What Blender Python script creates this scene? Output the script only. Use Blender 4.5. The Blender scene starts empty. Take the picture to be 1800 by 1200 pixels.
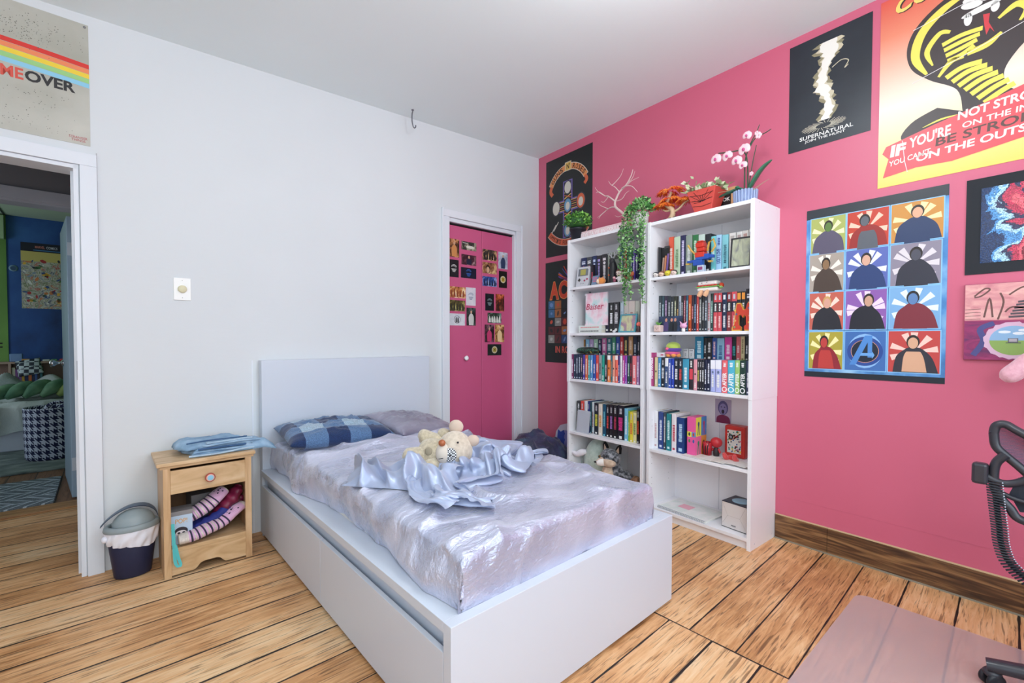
import bpy, math, random
from mathutils import Vector, Matrix, noise
R = math.radians
S = bpy.context.scene
COL = S.collection
# ---------------------------------------------------------------- camera
cam = bpy.data.cameras.new('camera'); camo = bpy.data.objects.new('camera', cam); COL.objects.link(camo)
_r = Vector((0.78582398, -0.61844916, 0.00114148)); _u = Vector((0.01377965, 0.01935411, 0.99971773)); _f = Vector((0.61829669, 0.78558644, -0.02373094))
camo.matrix_world = Matrix(((_r.x, _u.x, -_f.x, -2.763), (_r.y, _u.y, -_f.y, -3.1194), (_r.z, _u.z, -_f.z, 1.1221), (0, 0, 0, 1)))
cam.sensor_width = 36; cam.lens = 795.756 * 36 / 1800; cam.shift_y = 15.21 / 1800; cam.clip_start = .02; cam.clip_end = 60
S.camera = camo
# ---------------------------------------------------------------- light and exposure
S.view_settings.view_transform = 'Standard'; S.view_settings.look = 'None'; S.view_settings.gamma = 1; S.view_settings.use_curve_mapping = False
S.view_settings.exposure = 0.0
S.cycles.max_bounces = 12; S.cycles.diffuse_bounces = 8; S.cycles.sample_clamp_indirect = 6; S.cycles.use_denoising = True
W = bpy.data.worlds.new('daylight'); S.world = W; W.use_nodes = True
bgn = W.node_tree.nodes['Background']; bgn.inputs[0].default_value = (.72, .85, 1, 1); bgn.inputs[1].default_value = 1.0
A = 0.0676; CA, SA = math.cos(A), math.sin(A)       # the white wall is 3.9 degrees out of square
def WB(x, y, z=0): return (x*CA - y*SA, x*SA + y*CA, z)
def area(name, loc, rot, sx, sy, e, col=(1, 1, 1)):
    l = bpy.data.lights.new(name, 'AREA'); l.shape = 'RECTANGLE'; l.size = sx; l.size_y = sy; l.energy = e; l.color = col
    o = bpy.data.objects.new(name, l); COL.objects.link(o); o.location = loc; o.rotation_euler = rot; return o
# daylight through the two windows behind the camera, the window of the side wall, and the windows of the hall and the far bedroom
area('window_light_rear', (-1.15, -4.52, 1.5), (R(90), 0, 0), 1.3, 1.5, 27, (.74, .9, 1))
area('window_light_rear', (-3.0, -4.52, 1.5), (R(90), 0, 0), 1.2, 1.5, 18, (.74, .9, 1))
area('window_light_side', (-4.42, -2.6, 1.5), (R(90), 0, R(-90)), 1.2, 1.5, 9, (.74, .9, 1))
area('window_light_far_room', WB(-5.35, 3.4, 1.5), (R(90), 0, R(-90)), 1.2, 1.3, 13, (.8, .9, 1))
area('window_light_hall', WB(-4.75, .7, 1.4), (R(90), 0, R(-90)), .8, 1.4, 4, (.95, .97, 1))
pl = bpy.data.lights.new('added_fill_rear', 'POINT'); pl.energy = 45; pl.shadow_soft_size = .22; pl.color = (.96, .98, 1)  # unseen point light added behind the camera to fill the shelves from the front
plo = bpy.data.objects.new('added_fill_rear', pl); COL.objects.link(plo); plo.location = (-2.65, -3.95, 1.95)
cl = bpy.data.lights.new('added_fill_overhead', 'POINT'); cl.energy = 30; cl.shadow_soft_size = .16; cl.color = (.95, .98, 1)  # second unseen point light, added overhead to even out walls, bed and bookcases
clo = bpy.data.objects.new('added_fill_overhead', cl); COL.objects.link(clo); clo.location = (-1.5, -2.3, 2.5)
# ---------------------------------------------------------------- helpers
def lin(h):
    if not isinstance(h, str): return tuple(h) + ((1,) if len(h) == 3 else ())
    c = [int(h[i:i+2], 16)/255 for i in (0, 2, 4)]
    return tuple((x/12.92 if x <= .04045 else ((x+.055)/1.055)**2.4) for x in c) + (1,)
_mats = {}
def M(col, rough=.5, metal=0, name=None, **k):
    key = (str(col), rough, metal, name, tuple(sorted(k.items())))
    if key in _mats: return _mats[key]
    m = bpy.data.materials.new(name or 'paint_'+str(col)); m.use_nodes = True
    b = m.node_tree.nodes['Principled BSDF']; b.inputs['Base Color'].default_value = lin(col)
    b.inputs['Roughness'].default_value = rough; b.inputs['Metallic'].default_value = metal
    for a_, v_ in k.items():
        n = {'coat': 'Coat Weight', 'sheen': 'Sheen Weight', 'alpha': 'Alpha', 'trans': 'Transmission Weight', 'spec': 'Specular IOR Level', 'sss': 'Subsurface Weight'}[a_]
        b.inputs[n].default_value = v_
    _mats[key] = m; return m
def node(nt, t, **k):
    n = nt.nodes.new(t)
    for a_, v_ in k.items():
        if hasattr(n, a_): setattr(n, a_, v_)
    return n
def ramp(nt, stops, interp='LINEAR'):
    r = nt.nodes.new('ShaderNodeValToRGB'); r.color_ramp.interpolation = interp
    e = r.color_ramp.elements
    while len(e) < len(stops): e.new(.5)
    for i, (p, c) in enumerate(stops): e[i].position = p; e[i].color = lin(c)
    return r
def noisy(name, stops, scale=(5, 5, 5), detail=4, rough=.6, bump=0, bscale=None, interp='LINEAR', coord='Object', metal=0, dist=0, bdist=.01, sheen=0, coat=0, spec=None):
    """a surface whose colour follows a noise, with an optional bump"""
    m = bpy.data.materials.new(name); m.use_nodes = True; nt = m.node_tree; b = nt.nodes['Principled BSDF']
    tc = node(nt, 'ShaderNodeTexCoord'); mp = node(nt, 'ShaderNodeMapping'); mp.inputs['Scale'].default_value = scale
    nt.links.new(tc.outputs[coord], mp.inputs[0])
    n = node(nt, 'ShaderNodeTexNoise'); n.inputs['Scale'].default_value = 1; n.inputs['Detail'].default_value = detail; n.inputs['Distortion'].default_value = dist
    nt.links.new(mp.outputs[0], n.inputs['Vector'])
    r = ramp(nt, stops, interp); nt.links.new(n.outputs[0], r.inputs[0]); nt.links.new(r.outputs[0], b.inputs['Base Color'])
    b.inputs['Roughness'].default_value = rough; b.inputs['Metallic'].default_value = metal; b.inputs['Sheen Weight'].default_value = sheen; b.inputs['Coat Weight'].default_value = coat
    if spec is not None: b.inputs['Specular IOR Level'].default_value = spec
    if bump:
        bn = node(nt, 'ShaderNodeBump'); bn.inputs['Strength'].default_value = bump; bn.inputs['Distance'].default_value = bdist
        if bscale:
            mp2 = node(nt, 'ShaderNodeMapping'); mp2.inputs['Scale'].default_value = bscale; nt.links.new(tc.outputs[coord], mp2.inputs[0])
            n2 = node(nt, 'ShaderNodeTexNoise'); n2.inputs['Scale'].default_value = 1; n2.inputs['Detail'].default_value = 5; nt.links.new(mp2.outputs[0], n2.inputs['Vector'])
            nt.links.new(n2.outputs[0], bn.inputs['Height'])
        else: nt.links.new(n.outputs[0], bn.inputs['Height'])
        nt.links.new(bn.outputs[0], b.inputs['Normal'])
    return m
class MB:
    def __init__(s): s.v = []; s.f = []; s.mi = []; s.sm = []; s.ml = []
    def mat(s, m):
        if m not in s.ml: s.ml.append(m)
        return s.ml.index(m)
    def add(s, vs, fs, m, T=None, smooth=False):
        i = s.mat(m); o = len(s.v)
        if T is not None: vs = [tuple(T @ Vector(p)) for p in vs]
        s.v += [tuple(p) for p in vs]; s.f += [tuple(a_+o for a_ in f) for f in fs]; s.mi += [i]*len(fs); s.sm += [smooth]*len(fs); return s
    def box(s, x0, x1, y0, y1, z0, z1, m, T=None):
        if x0 > x1: x0, x1 = x1, x0
        if y0 > y1: y0, y1 = y1, y0
        v = [(x0, y0, z0), (x1, y0, z0), (x1, y1, z0), (x0, y1, z0), (x0, y0, z1), (x1, y0, z1), (x1, y1, z1), (x0, y1, z1)]
        return s.add(v, [(3, 2, 1, 0), (4, 5, 6, 7), (0, 1, 5, 4), (1, 2, 6, 5), (2, 3, 7, 6), (3, 0, 4, 7)], m, T)
    def prism(s, poly, d0, d1, m, axis='y', T=None, smooth=False):
        """a polygon in the plane across AXIS, extruded from d0 to d1"""
        k = len(poly)
        f = {'y': lambda a_, b_, d: (a_, d, b_), 'z': lambda a_, b_, d: (a_, b_, d), 'x': lambda a_, b_, d: (d, a_, b_)}[axis]
        v = [f(a_, b_, d0) for a_, b_ in poly] + [f(a_, b_, d1) for a_, b_ in poly]
        s.add(v, [tuple(range(k))[::-1], tuple(range(k, 2*k))], m, T)
        return s.add(v, [(i, (i+1) % k, (i+1) % k+k, i+k) for i in range(k)], m, T, smooth)
    def tube(s, pts, r, m, seg=8, T=None, caps=True, flat=None):
        pts = [Vector(p) for p in pts]; n = len(pts)
        rr = r if isinstance(r, (list, tuple)) else [r]*n
        vs = []; t0 = None; up = None
        for i in range(n):
            t = (pts[min(i+1, n-1)] - pts[max(i-1, 0)]); t = t.normalized() if t.length > 1e-9 else Vector((0, 0, 1))
            if up is None: up = Vector((0, 0, 1)) if abs(t.z) < .9 else Vector((1, 0, 0))
            else: up = q.to_matrix() @ up if False else up
            side = t.cross(up)
            if side.length < 1e-4: side = t.orthogonal()
            side.normalize(); up = side.cross(t).normalized()
            for j in range(seg):
                a_ = 2*math.pi*j/seg; c_, s_ = math.cos(a_)*rr[i], math.sin(a_)*rr[i]*(flat or 1)
                vs.append(pts[i] + side*c_ + up*s_)
        fs = [(i*seg+j, i*seg+(j+1) % seg, (i+1)*seg+(j+1) % seg, (i+1)*seg+j) for i in range(n-1) for j in range(seg)]
        s.add(vs, fs, m, T, True)
        if caps: s.add(vs[:seg], [tuple(range(seg))[::-1]], m, T); s.add(vs[-seg:], [tuple(range(seg))], m, T)
        return s
    def lathe(s, prof, m, seg=24, T=None, smooth=True, sx=1, sy=1, a0=0, a1=2*math.pi):
        full = abs(a1-a0-2*math.pi) < 1e-6; cols = seg if full else seg+1
        vs = [(r*math.cos(a0+(a1-a0)*j/seg)*sx, r*math.sin(a0+(a1-a0)*j/seg)*sy, z) for r, z in prof for j in range(cols)]
        fs = [(i*cols+j, i*cols+(j+1) % cols, (i+1)*cols+(j+1) % cols, (i+1)*cols+j) for i in range(len(prof)-1) for j in range(seg)]
        return s.add(vs, fs, m, T, smooth)
    def ball(s, c, r, m, seg=14, T=None, f=None):
        rx, ry, rz = r if isinstance(r, (tuple, list)) else (r, r, r); rings = max(6, seg//2+2)
        vs = []
        for i in range(rings+1):
            th = math.pi*i/rings
            for j in range(seg):
                ph = 2*math.pi*j/seg; p = Vector((math.sin(th)*math.cos(ph), math.sin(th)*math.sin(ph), math.cos(th)))
                k = f(p) if f else 1
                vs.append((c[0]+rx*p.x*k, c[1]+ry*p.y*k, c[2]+rz*p.z*k))
        fs = [(i*seg+j, (i+1)*seg+j, (i+1)*seg+(j+1) % seg, i*seg+(j+1) % seg) for i in range(rings) for j in range(seg)]
        return s.add(vs, fs, m, T, True)
    def grid(s, nx, ny, fn, m, T=None, smooth=True):
        vs = [fn(i/(nx-1), j/(ny-1)) for j in range(ny) for i in range(nx)]
        return s.add(vs, [(j*nx+i, j*nx+i+1, (j+1)*nx+i+1, (j+1)*nx+i) for j in range(ny-1) for i in range(nx-1)], m, T, smooth)
    def build(s, name, parent=None, loc=None, rz=None, rot=None, bevel=0, label=None, subsurf=0, merge=0):
        me = bpy.data.meshes.new(name); me.from_pydata(s.v, [], s.f)
        for m in s.ml: me.materials.append(m)
        me.polygons.foreach_set('material_index', s.mi); me.polygons.foreach_set('use_smooth', s.sm); me.update()
        o = bpy.data.objects.new(name, me); COL.objects.link(o)
        if merge:
            w = o.modifiers.new('w', 'WELD'); w.merge_threshold = merge
        if bevel:
            bv = o.modifiers.new('b', 'BEVEL'); bv.width = bevel; bv.segments = 2; bv.limit_method = 'ANGLE'; bv.angle_limit = R(50)
        if subsurf:
            ss = o.modifiers.new('s', 'SUBSURF'); ss.levels = subsurf; ss.render_levels = subsurf
        if parent is not None: o.parent = parent
        if loc is not None: o.location = loc
        if rz is not None: o.rotation_euler = (0, 0, rz)
        if rot is not None: o.rotation_euler = rot
        if label: o['label'] = label
        return o
def tag(o, label, cat, group=None, kind=None):
    o['label'] = label; o['category'] = cat
    if group: o['group'] = group
    if kind: o['kind'] = kind
    return o
def thing(name, label, cat, loc=(0, 0, 0), rz=0, group=None):
    o = bpy.data.objects.new(name, None); COL.objects.link(o); o.location = loc; o.rotation_euler = (0, 0, rz); o.empty_display_size = .05
    return tag(o, label, cat, group)
def struct(mb, name, parent=None, **k):
    o = mb.build(name, parent, **k)
    if parent is None: o['kind'] = 'structure'
    return o
def bowl(pts_closed): return pts_closed
def copy_tree(o, parent=None):
    c = o.copy(); COL.objects.link(c); c.parent = parent
    for ch in list(o.children): copy_tree(ch, c)
    return c
_txt = {}
def text_geo(t, bold=0., shear=0.):
    key = (t, bold, shear)
    if key not in _txt:
        c = bpy.data.curves.new('t', 'FONT'); c.body = t; c.offset = bold; c.shear = shear; c.resolution_u = 3; c.fill_mode = 'FRONT'
        o = bpy.data.objects.new('t', c); COL.objects.link(o)
        bpy.context.view_layer.update()
        ev = o.evaluated_get(bpy.context.evaluated_depsgraph_get()); me = ev.to_mesh()
        vs = [tuple(v.co) for v in me.vertices]; fs = [tuple(p.vertices) for p in me.polygons]; ev.to_mesh_clear()
        bpy.data.objects.remove(o); bpy.data.curves.remove(c)
        x0 = min(v[0] for v in vs); x1 = max(v[0] for v in vs); y0 = min(v[1] for v in vs); y1 = max(v[1] for v in vs)
        _txt[key] = ([((v[0]-x0)/(x1-x0), (v[1]-y0)/(y1-y0)) for v in vs], fs)
    return _txt[key]
def text(mb, t, x0, x1, z0, z1, y, m, bold=0., shear=0., rise=0., up=False, T=None, warp=None):
    """writing on a vertical face looking to -Y, filling the box; up=True runs it upwards like a spine title"""
    vs, fs = text_geo(t, bold, shear)
    if up: P = [(x1-(x1-x0)*b_, y, z0+(z1-z0)*a_) for a_, b_ in vs]
    elif warp: P = []; P = [(lambda q: (q[0], y, q[1]))(warp(a_, b_)) for a_, b_ in vs]
    else: P = [(x0+(x1-x0)*a_, y, z0+(z1-z0)*b_+rise*a_) for a_, b_ in vs]
    mb.add(P, fs, m, T)
def flat(mb, poly, y, m, T=None):
    """a flat printed shape on a vertical face looking to -Y"""
    mb.add([(a_, y, b_) for a_, b_ in poly], [tuple(range(len(poly)))], m, T)
def rect(mb, x0, x1, z0, z1, y, m, T=None): flat(mb, [(x0, z0), (x1, z0), (x1, z1), (x0, z1)], y, m, T)
def ell(cx, cz, rx, rz, n=20, a0=0, a1=360, tilt=0):
    P = []
    for i in range(n):
        t = R(a0+(a1-a0)*i/n); x, z = rx*math.cos(t), rz*math.sin(t); c_, s_ = math.cos(R(tilt)), math.sin(R(tilt))
        P.append((cx+x*c_-z*s_, cz+x*s_+z*c_))
    return P
def stroke(pts, w):
    """a flat brush line as one polygon: pts [(x,z)], w width or list"""
    n = len(pts); ww = w if isinstance(w, (list, tuple)) else [w]*n; L = []; Q = []
    for i in range(n):
        a_, b_ = pts[max(i-1, 0)], pts[min(i+1, n-1)]; dx, dz = b_[0]-a_[0], b_[1]-a_[1]; l_ = math.hypot(dx, dz) or 1
        nx, nz = -dz/l_*ww[i]/2, dx/l_*ww[i]/2
        L.append((pts[i][0]+nx, pts[i][1]+nz)); Q.append((pts[i][0]-nx, pts[i][1]-nz))
    return L, Q
def line(mb, pts, w, y, m, T=None):
    L, Q = stroke(pts, w); n = len(pts)
    mb.add([(a_, y, b_) for a_, b_ in L+Q], [(i, i+1, n+i+1, n+i) for i in range(n-1)], m, T)
def lerp(a_, b_, t): return a_+(b_-a_)*t
def bez(p, n=12):
    """smooth curve through points (Catmull-Rom)"""
    out = []; P = [p[0]]+list(p)+[p[-1]]
    for i in range(1, len(P)-2):
        for k in range(n):
            t = k/n; out.append(tuple(.5*((2*P[i][d])+(-P[i-1][d]+P[i+1][d])*t+(2*P[i-1][d]-5*P[i][d]+4*P[i+1][d]-P[i+2][d])*t*t+(-P[i-1][d]+3*P[i][d]-3*P[i+1][d]+P[i+2][d])*t**3) for d in range(len(p[0]))))
    out.append(tuple(p[-1])); return out
def TR(x=0, y=0, z=0, rx=0, ry=0, rz=0, s=1):
    return Matrix.Translation((x, y, z)) @ Matrix.Rotation(R(rz), 4, 'Z') @ Matrix.Rotation(R(ry), 4, 'Y') @ Matrix.Rotation(R(rx), 4, 'X') @ (Matrix.Diagonal((s, s, s, 1)) if not isinstance(s, tuple) else Matrix.Diagonal((*s, 1)))
ORD = 'first second third fourth fifth sixth seventh eighth ninth tenth eleventh twelfth thirteenth fourteenth fifteenth sixteenth seventeenth eighteenth nineteenth twentieth twenty-first twenty-second twenty-third twenty-fourth twenty-fifth twenty-sixth twenty-seventh twenty-eighth'.split()
random.seed(7)
WHITE = M('f2f2f4', .45, name='white_lacquer'); BLACK = M('141416', .5, name='black'); DARK = M('232328', .5)
PAPERW = M('eeeeea', .6)
# ================================================================ THE ROOM
HC = 2.7641; SLOPE = 0.045
def zc(x): return HC + SLOPE*x
def wall_mat(name, c, sc=3, rough=.75, bump=.15):
    return noisy(name, [(0, c), (1, c)], (sc,)*3, 2, rough, bump, (60, 60, 60), bdist=.002, spec=.25)
PWHITE = noisy('white_wall_paint', [(.3, 'd6dadd'), (.7, 'dadee1')], (1.2, 1.2, 1.2), 2, .7, .25, (7, 7, 25), bdist=.004, spec=.3)
PTRIM = noisy('white_trim_paint', [(.3, 'dde1e8'), (.7, 'e2e6ec')], (2, 2, 2), 2, .45, .2, (8, 8, 3), bdist=.003)
PPINK = noisy('pink_wall_paint', [(.3, 'c85f7a'), (.7, 'cc647e')], (1, 1, 1), 2, .42, .22, (9, 9, 9), bdist=.003)
PCEIL = noisy('ceiling_paint', [(.3, 'e7f1f3'), (.7, 'ebf5f7')], (1, 1, 1), 2, .8, .1, (20, 20, 20), bdist=.003)
PDOOR = noisy('pink_door_paint', [(.3, 'c4557f'), (.7, 'c95b84')], (1, 1, 1), 2, .4, .1, (30, 30, 3), bdist=.002)

def board_mat(name, width, off1, off2, split, cols, axis='y', gap=.0035, gl=.38):
    m = bpy.data.materials.new(name); m.use_nodes = True; nt = m.node_tree; L = nt.links.new; b = nt.nodes['Principled BSDF']
    tc = node(nt, 'ShaderNodeTexCoord'); sp = node(nt, 'ShaderNodeSeparateXYZ'); L(tc.outputs['Object'], sp.inputs[0])
    def mth(op, a_, b_=None, c_=None):
        n = node(nt, 'ShaderNodeMath'); n.operation = op
        for i, v_ in enumerate((a_, b_, c_)):
            if v_ is None: continue
            if isinstance(v_, (int, float)): n.inputs[i].default_value = v_
            else: L(v_, n.inputs[i])
        return n.outputs[0]
    al, ac = (sp.outputs[0], sp.outputs[1]) if axis == 'y' else (sp.outputs[1], sp.outputs[0])
    left = mth('LESS_THAN', al, split)
    off = mth('ADD', off1, mth('MULTIPLY', left, off2-off1))
    q = mth('DIVIDE', mth('SUBTRACT', ac, off), width); idx = mth('FLOOR', q); fr = mth('FRACT', q)
    edge = mth('MULTIPLY', mth('MINIMUM', fr, mth('SUBTRACT', 1, fr)), width)
    e2 = mth('ABSOLUTE', mth('SUBTRACT', al, split)); edge = mth('MINIMUM', edge, e2)
    idl = mth('ADD', idx, mth('MULTIPLY', left, 37.3))
    wn = node(nt, 'ShaderNodeTexWhiteNoise'); wn.noise_dimensions = '1D'; L(idl, wn.inputs['W'])
    # wobbling gap width
    gapn = node(nt, 'ShaderNodeTexNoise'); gapn.inputs['Scale'].default_value = 9; L(tc.outputs['Object'], gapn.inputs['Vector'])
    gw = mth('MULTIPLY', mth('ADD', gapn.outputs[0], mth('MULTIPLY', wn.outputs[0], .4)), gap*1.5)
    isgap = mth('LESS_THAN', edge, gw)
    soft = node(nt, 'ShaderNodeMapRange'); soft.inputs['From Max'].default_value = .012; L(edge, soft.inputs['Value'])
    # grain
    cb = node(nt, 'ShaderNodeCombineXYZ'); L(mth('MULTIPLY', al, 3.0), cb.inputs[0]); L(mth('MULTIPLY', ac, 38), cb.inputs[1]); L(mth('MULTIPLY', idl, 3.7), cb.inputs[2])
    g = node(nt, 'ShaderNodeTexNoise'); g.inputs['Scale'].default_value = 1; g.inputs['Detail'].default_value = 9; g.inputs['Roughness'].default_value = .68; g.inputs['Distortion'].default_value = 1.3; L(cb.outputs[0], g.inputs['Vector'])
    big = node(nt, 'ShaderNodeTexNoise'); big.inputs['Scale'].default_value = 3.2; big.inputs['Detail'].default_value = 5; L(tc.outputs['Object'], big.inputs['Vector'])
    v_ = mth('ADD', mth('MULTIPLY', g.outputs[0], .62), mth('ADD', mth('MULTIPLY', big.outputs[0], .38), mth('MULTIPLY', mth('SUBTRACT', wn.outputs[0], .5), .16)))
    r = ramp(nt, cols); L(v_, r.inputs[0])
    # thin dark cracks along the grain
    cb2 = node(nt, 'ShaderNodeCombineXYZ'); L(mth('MULTIPLY', al, 7), cb2.inputs[0]); L(mth('MULTIPLY', ac, 130), cb2.inputs[1]); L(idl, cb2.inputs[2])
    ck = node(nt, 'ShaderNodeTexNoise'); ck.inputs['Scale'].default_value = 1; ck.inputs['Detail'].default_value = 4; ck.inputs['Distortion'].default_value = .8; L(cb2.outputs[0], ck.inputs['Vector'])
    crack = node(nt, 'ShaderNodeMapRange'); crack.inputs['From Min'].default_value = .36; crack.inputs['From Max'].default_value = .45; L(ck.outputs[0], crack.inputs['Value'])
    mx = node(nt, 'ShaderNodeMix'); mx.data_type = 'RGBA'; L(mth('SUBTRACT', 1, mth('MULTIPLY', mth('SUBTRACT', 1, crack.outputs[0]), .62)), mx.inputs[0])
    mx.inputs[6].default_value = lin('4a2c16'); L(r.outputs[0], mx.inputs[7])
    # old nail heads beside the board joint
    mx2 = node(nt, 'ShaderNodeMix'); mx2.data_type = 'RGBA'; L(isgap, mx2.inputs[0]); L(mx.outputs[2], mx2.inputs[6]); mx2.inputs[7].default_value = lin('1c120c')
    L(mx2.outputs[2], b.inputs['Base Color'])
    rg = node(nt, 'ShaderNodeMapRange'); rg.inputs['To Min'].default_value = gl; rg.inputs['To Max'].default_value = gl+.25; L(big.outputs[0], rg.inputs['Value']); L(rg.outputs[0], b.inputs['Roughness'])
    h = mth('ADD', mth('MULTIPLY', g.outputs[0], .25), soft.outputs[0]); bp = node(nt, 'ShaderNodeBump'); bp.inputs['Strength'].default_value = .45; bp.inputs['Distance'].default_value = .004
    L(mth('ADD', h, mth('MULTIPLY', crack.outputs[0], .2)), bp.inputs['Height']); L(bp.outputs[0], b.inputs['Normal'])
    return m
BOARDS = board_mat('old_pine_boards', .171, -2.106, -2.193, -1.30, [(.24, '8a5c3a'), (.40, 'c08a58'), (.50, 'dba876'), (.60, 'e6bd8e'), (.76, 'f0d6b2')])
mb = MB(); mb.box(-5.0, .35, -5.0, 1.30, -.06, 0, BOARDS); struct(mb, 'floor', rz=A)
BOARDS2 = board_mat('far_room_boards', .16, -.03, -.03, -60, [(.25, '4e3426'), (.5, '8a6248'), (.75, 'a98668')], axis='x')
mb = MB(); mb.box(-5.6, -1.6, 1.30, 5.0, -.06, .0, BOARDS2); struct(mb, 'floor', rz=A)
THRW = noisy('threshold_wood', [(.3, '7c5230'), (.7, 'c29460')], (3, 30, 30), 5, .5)
mb = MB(); mb.box(-3.95, -3.03, 1.255, 1.30, 0, .012, THRW); mb.box(-3.95, -3.07, 1.30, 1.42, 0, .008, THRW); o = struct(mb, 'trim_1', rz=A, bevel=.003)

# ceiling (falls towards the door side)
mb = MB(); v = [(-5, -5, zc(-5)), (.4, -5, zc(.4)), (.4, .5, zc(.4)), (-5, .5, zc(-5))]
v += [(a_, b_, c_+.1) for a_, b_, c_ in v]; mb.add(v, [(0, 1, 2, 3), (7, 6, 5, 4), (0, 4, 5, 1), (1, 5, 6, 2), (2, 6, 7, 3), (3, 7, 4, 0)], PCEIL)
struct(mb, 'ceiling')
# white wall with the two openings (wall frame: x along the wall, y=0 the face)
CLX0, CLX1, CLZ = -.985, -.285, 2.06
DX1, DX0, DZ = -3.045, -3.93, 1.925
mb = MB()
mb.box(-5.0, DX0, 0, .12, 0, 2.9, PWHITE); mb.box(DX0, DX1, 0, .12, DZ, 2.9, PWHITE)
mb.box(DX1, CLX0, 0, .12, 0, 2.9, PWHITE); mb.box(CLX0, CLX1, 0, .12, CLZ, 2.9, PWHITE); mb.box(CLX1, .0, 0, .12, 0, 2.9, PWHITE)
struct(mb, 'wall_left', rz=A)
mb = MB(); mb.box(0, .12, -5.0, .5, 0, 2.95, PPINK)
# faint joint of an old panel edge low on the wall
mb.box(-.0012, 0, -3.4, -2.04, .238, .2395, PPINK)
struct(mb, 'wall_right')
mb = MB(); y = -4.5
for x0, x1, z0, z1 in [(-5, -3.65, 0, 2.9), (-3.65, -2.35, 0, .72), (-3.65, -2.35, 2.28, 2.9), (-2.35, -1.85, 0, 2.9), (-1.85, -.45, 0, .72), (-1.85, -.45, 2.28, 2.9), (-.45, .12, 0, 2.9)]:
    mb.box(x0, x1, y-.12, y, z0, z1, PWHITE)
struct(mb, 'wall_rear')
mb = MB(); x = -4.38
for y0, y1, z0, z1 in [(-5, -3.25, 0, 2.9), (-3.25, -1.95, 0, .72), (-3.25, -1.95, 2.28, 2.9), (-1.95, .2, 0, 2.9)]:
    mb.box(x-.12, x, y0, y1, z0, z1, PWHITE)
struct(mb, 'wall_side')
# door casing: flat boards standing 2 cm proud of the wall
mb = MB()
mb.box(DX1+.008, -2.978, -.018, 0, 0, DZ+.003, PTRIM); mb.box(DX0-.07, -2.978, -.018, 0, DZ+.0035, DZ+.06, PTRIM); mb.box(DX0-.07, DX0, -.018, 0, 0, DZ+.003, PTRIM)
mb.box(DX1-.014, DX1+.004, -.006, .125, 0, DZ+.004, PTRIM); mb.box(DX0, DX1, -.006, .125, DZ-.016, DZ+.002, PTRIM); mb.box(DX0, DX0+.014, -.006, .125, 0, DZ, PTRIM)
mb.box(DX1-.026, DX1-.014, .05, .085, 0, DZ-.016, PTRIM)
mb.box(DX1-.0155, DX1-.0135, .004, .03, .93, 1.02, M('3a2d26', .6))
struct(mb, 'trim_2', rz=A, bevel=.003)
# closet casing
mb = MB()
mb.box(-1.0375, CLX0, -.016, 0, 0, CLZ, PTRIM); mb.box(CLX1, -.2295, -.016, 0, 0, CLZ, PTRIM); mb.box(-1.0375, -.2295, -.016, 0, CLZ+.0005, CLZ+.055, PTRIM)
mb.box(-1.052, -1.038, -.022, 0, 0, CLZ+.062, PTRIM); mb.box(-.229, -.215, -.022, 0, 0, CLZ+.062, PTRIM)
mb.box(CLX0, CLX1, .0, .03, CLZ-.03, CLZ, PTRIM); mb.box(CLX0, CLX0+.008, 0, .1, 0, CLZ, PTRIM); mb.box(CLX1-.012, CLX1, 0, .1, 0, CLZ, PTRIM)
struct(mb, 'trim_3', rz=A, bevel=.003)
# closet: bifold door of two pink panels on a track, and the dark cupboard behind
dm = CLX0+.008; cw = (CLX1-.012-dm)/2
root = bpy.data.objects.new('door_1', None); COL.objects.link(root); root['kind'] = 'structure'; root.rotation_euler = (0, 0, A)
for k in range(2):
    mb = MB(); mb.box(dm+cw*k+.0012, dm+cw*(k+1)-.0012, .03, .06, .01, CLZ-.045, PDOOR); mb.build('door_panel', root, bevel=.003)
mb = MB(); mb.lathe([(0, 0), (.011, .0), (.009, .012), (.017, .02), (.02, .028), (.014, .035), (0, .037)], M('f6f6f8', .3), 20, TR(-.812, .03, .972, rx=90)); mb.build('door_knob', root)
mb = MB(); mb.box(CLX0+.01, CLX1-.014, .022, .07, CLZ-.034, CLZ-.03, M('3a3a3e', .5)); mb.box(CLX0+.02, CLX1-.014, .03, .06, CLZ-.04, CLZ-.034, BLACK)
mb.tube([(CLX1-.05, .045, CLZ-.06), (CLX1-.05, .045, CLZ-.036)], .004, M('b0b0b4', .3, 1)); mb.build('door_track', root)
mb = MB(); cm = M('5a4448', .8); mb.box(CLX0-.02, CLX1+.02, .62, .66, 0, 2.3, cm); mb.box(CLX0-.06, CLX0-.02, .12, .66, 0, 2.3, cm); mb.box(CLX1+.02, CLX1+.06, .12, .66, 0, 2.3, cm); mb.box(CLX0-.06, CLX1+.06, .12, .66, 2.3, 2.34, cm)
struct(mb, 'wall_closet', rz=A)
# thin vertical seams of the panelled wall
mb = MB()
for x0 in (-2.335,): mb.box(x0-.004, x0+.004, -.0015, 0, 0, 1.0, PTRIM)
mb.box(-2.98, -2.976, -.0005, .0, 0, 2.0, M('b8b8bc', .7)); struct(mb, 'trim_4', rz=A)
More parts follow.
